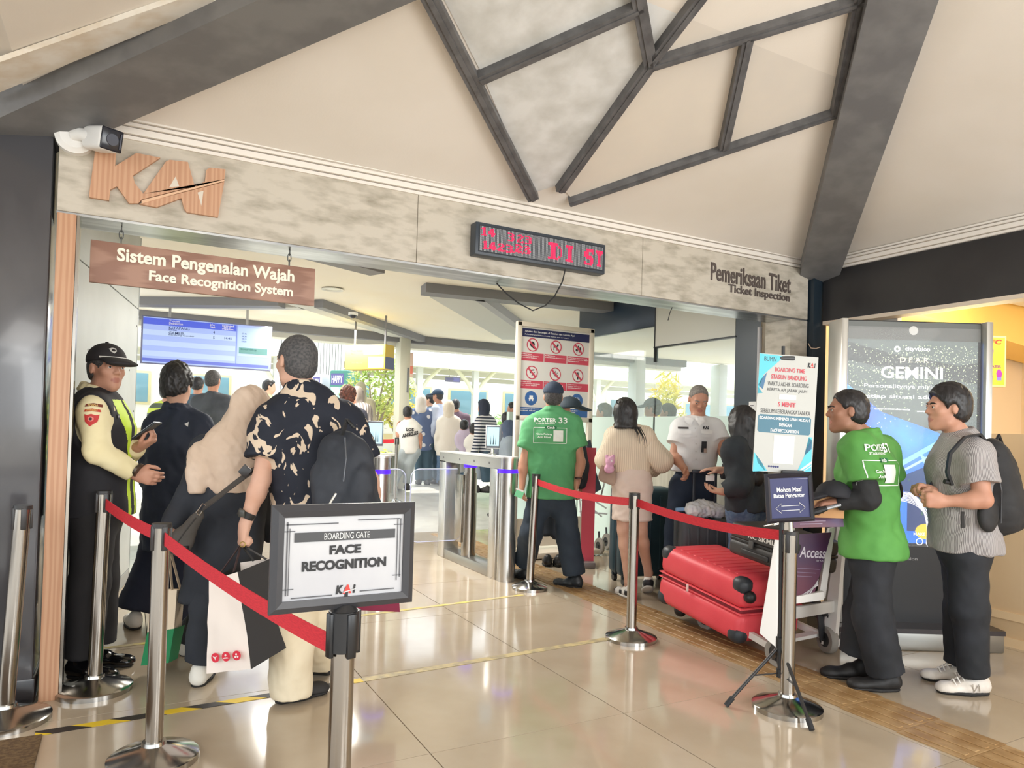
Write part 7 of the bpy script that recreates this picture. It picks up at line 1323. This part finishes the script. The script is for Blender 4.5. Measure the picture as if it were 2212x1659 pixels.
r1, J, sh, _ = bgp('child in a white tee shirt with black lettering on the back beside the pale pillar', 11.25, dict(head=(881, 892), neck=(883, 911), pel=(886, 970), shL=(869, 921), shR=(897, 921), elL=(861, 940), wrL=(860, 925, .05), elR=(906, 940), wrR=(908, 955), anL=(851, 1041), anR=(880, 1044), knL=(868, 1000), knR=(884, 1003)), WHT, P((170, 178, 182), .8), k=.80, sleeve='short', tr=(.08, .07, .065, .06), h=.011, hs=.9, slv=.7)
o_ = V3(-FH); c = V3(at(884, 932, 11.05)); drape_text(r1, sh, 'LOS', c + V3((0, 0, .03)), RH, su, o_, .12, .055, INK, off=.012, bold=.05); drape_text(r1, sh, 'ANGELES', c - V3((0, 0, .045)), RH + Vector((0, 0, .25)), su, o_, .25, .06, INK, off=.012, bold=.05)
PAT = mat('ring_print', (222, 220, 226), .8, c2=(96, 112, 150), scale=9, kind='voronoi', lo=.28, hi=.34)
r2, J, _, _ = bgp('person in a cream hijab and a blue ring patterned tunic, seen from behind', 12.5, dict(head=(909, 866), neck=(913, 884), pel=(915, 955), anL=(905, 1038), anR=(924, 1038)), PAT, TEAL, fwd=FH - RH * .3, hair=None, hem=.14); veil(r2, J, FH - RH * .5, P((226, 216, 208), .85), drop=.18, wd=.13)
r3, J, _, _ = bgp('person in a pale blue shirt and a dark cap among the travellers beyond the gate', 12.7, dict(head=(945, 856), neck=(950, 876), pel=(952, 955), anL=(944, 1036), anR=(960, 1036)), P((196, 206, 232), .8), TEAL, fwd=-RH + FH * .4, hair='crop'); cap(r3, J['head'], -RH + FH * .2, P((52, 70, 92), .8), 1.0, h=.013)
bgp('person in a dark shirt facing left, just behind the pale blue shirt', 13.4, dict(head=(927, 864), neck=(930, 882), pel=(932, 955), anL=(928, 1030), anR=(940, 1030)), TEAL, TEAL, fwd=-RH, skin=SKINL)
CRT = P((222, 212, 200), .85); r5, J, _, _ = bgp('person in a long cream hijab, cream tunic and jeans, seen from behind', 12.4, dict(head=(970, 880), neck=(970, 899), pel=(966, 965), shL=(953, 908), shR=(986, 908), elR=(998, 938), wrR=(1004, 950), anL=(951, 1044), anR=(968, 1044)), CRT, DEN, hair=None, hem=.16, rs=(.165, .155, .16)); veil(r5, J, FH, P((216, 202, 184), .85), drop=.42, wd=.12)
bgp('person in a maroon top half hidden behind the long cream hijab', 13.2, dict(head=(984, 876), neck=(988, 894), pel=(990, 960), anL=(985, 1030), anR=(996, 1030)), P((112, 90, 104), .8), TEAL)
bgp('small dark haired child in a lilac top, held by the hand', 11.8, dict(head=(1003, 920), neck=(1004, 934), pel=(1004, 968), anL=(1000, 1020), anR=(1008, 1020), shL=(994, 942), shR=(1014, 942), elL=(992, 954), elR=(1016, 954), wrL=(995, 964), wrR=(1014, 964)), P((190, 176, 196), .8), P((150, 150, 150), .8), k=.66, hs=.86, tr=(.065, .055, .05, .05))
bgp('small boy in a white tee shirt, seen from behind above the turnstile', 11.2, dict(head=(1024, 928), neck=(1026, 944), pel=(1026, 982), anL=(1020, 1035), anR=(1032, 1035), shL=(1014, 952), shR=(1038, 952), elL=(1012, 968), elR=(1042, 968), wrL=(1014, 982), wrR=(1040, 982)), WHT, P((150, 160, 170), .8), k=.70, hs=.9, sleeve='short', tr=(.065, .055, .05, .05))
STP = mat('stripe_cloth', (226, 224, 226), .8, c2=(52, 60, 78), scale=6.5, stretch=(0, 0, 1), kind='wave', lo=.48, hi=.52); MATS['stripe_cloth'].node_tree.nodes['Wave Texture'].bands_direction = 'Z'
r6, J, _, _ = bgp('person in a dark hijab and a black and white striped top, looking left', 11.2, dict(head=(1044, 880), neck=(1049, 902), pel=(1056, 970), anL=(1050, 1040), anR=(1062, 1040)), STP, TEAL, fwd=-RH * .8 + FH * .5, hf=-RH + FH * .1, hair=None, skin=SKINL, rs=(.165, .16, .165)); veil(r6, J, -RH + FH * .0, P((50, 56, 72), .85), drop=.30, wd=.15)
r7, J, _, _ = bgp('person in a blue hijab and grey jacket sitting left of the rules board', 9.6, dict(head=(1099, 928), neck=(1101, 948), pel=(1096, 1010), anL=(1085, 1060), anR=(1100, 1060)), P((130, 140, 150), .8), TEAL, fwd=-RH, hf=-RH, zf=.15, hair=None, hem=.10); veil(r7, J, -RH + FH * .3, P((70, 82, 104), .85), drop=.24, wd=.15)
bgp('tall person with a dark hood and white collar at the edge of the rules board', 11.6, dict(head=(1107, 884), neck=(1109, 906), pel=(1110, 965), anL=(1105, 1040), anR=(1115, 1040)), P((190, 196, 214), .8), TEAL, fwd=-RH); bgp('child with short dark hair in front of the tall hooded person', 10.6, dict(head=(1094, 906), neck=(1095, 922), pel=(1096, 965), anL=(1090, 1040), anR=(1100, 1040), shL=(1086, 930), shR=(1106, 930)), P((110, 116, 130), .8), TEAL, k=.75, hs=.9, zf=.25)
bgp('person with curly brown hair in dark clothes, right of the floral shirt', 8.8, dict(head=(752, 858), neck=(752, 884), pel=(752, 985), anL=(742, 1075), anR=(760, 1075)), P((70, 70, 84), .8), TEAL, zf=.06, haircol=mat('brown_curls', (70, 46, 40), .7, c2=(110, 62, 48), scale=30, bump=.4, bscale=60), hp=dict(thick=.026, fold=.012, top=.01))
r8, J, _, _ = bgp('person in a grey hijab and striped shawl right of the curly hair', 10.2, dict(head=(772, 854), neck=(773, 874), pel=(775, 960), anL=(768, 1040), anR=(782, 1040)), mat('shawl', (120, 112, 108), .8, c2=(186, 176, 168), scale=9, stretch=(1, 0, 0), kind='wave', lo=.4, hi=.6), TEAL, fwd=-FH - RH * .5, zf=.2, hair=None, face=True); veil(r8, J, -FH - RH * .5, P((150, 140, 132), .85), drop=.2, wd=.13)
r9, J, _, _ = bgp('person in an olive hijab behind the grey hijab', 11.5, dict(head=(779, 842), neck=(779, 862), pel=(780, 945), anL=(774, 1030), anR=(786, 1030)), P((150, 144, 120), .8), TEAL, hair=None); veil(r9, J, FH, P((150, 146, 122), .85), drop=.2, wd=.13)
HV = mat('reflective_vest', (210, 230, 90), .6, c2=(86, 100, 84), scale=2.2, stretch=(0, 0, 1.4), lo=.45, hi=.5, kind='wave'); HV.node_tree.nodes['Wave Texture'].bands_direction = 'Z'
bgp('person in a reflective yellow vest mostly hidden by the navy jacket', 7.2, dict(head=(366, 846), neck=(364, 874), pel=(360, 1000), shL=(340, 884), anL=(352, 1150), anR=(372, 1150)), HV, TEAL, zf=0); bgp('person with short dark hair seen between the navy and the padded jackets', 10.0, dict(head=(428, 832), neck=(428, 856), pel=(428, 950), anL=(422, 1060), anR=(434, 1060)), TEAL, TEAL, zf=.2); bgp('person in a pale green shirt bending over a phone left of the floral shirt', 11.0, dict(head=(583, 836), neck=(578, 856), pel=(576, 945), anL=(570, 1040), anR=(584, 1040)), P((190, 206, 160), .8), TEAL, fwd=RH + FH * .2, skin=SKINL)
for i, (px, py, w, l, cl) in enumerate(((1303, 892, 9.2, 'dim person seen through the far office pane, leftmost behind the glass', (120, 132, 146)), (1408, 884, 9.0, 'dim person in a dark hat seen through the office glass', (84, 92, 104)), (1441, 892, 9.4, 'dim person with rounded dark hair seen behind the glass left of the white uniform', (86, 98, 116)))):
    r_, J, _, _ = bgp(l, w, dict(head=(px, py), neck=(px + 1, py + 26), pel=(px, py + 110)), P(cl, .8), TEAL, fwd=-RH + FH * .3, zf=0.0, hs=1.05, rs=(.16, .155, .17))
    if i == 1: cap(r_, J['head'], -RH, P((70, 80, 96), .8), 1.1, h=.013)
wv = [onx(1746, 742, 4.905), at(1752, 752, 5.75), at(1763, 753, 5.72), at(1772, 750, 5.7)]
tag(MB().tube(wv, .004, 6).build('loose_wire', P((226, 200, 180), .5)), 'short pale wire end curling out of the dark column above the poster', 'wire')
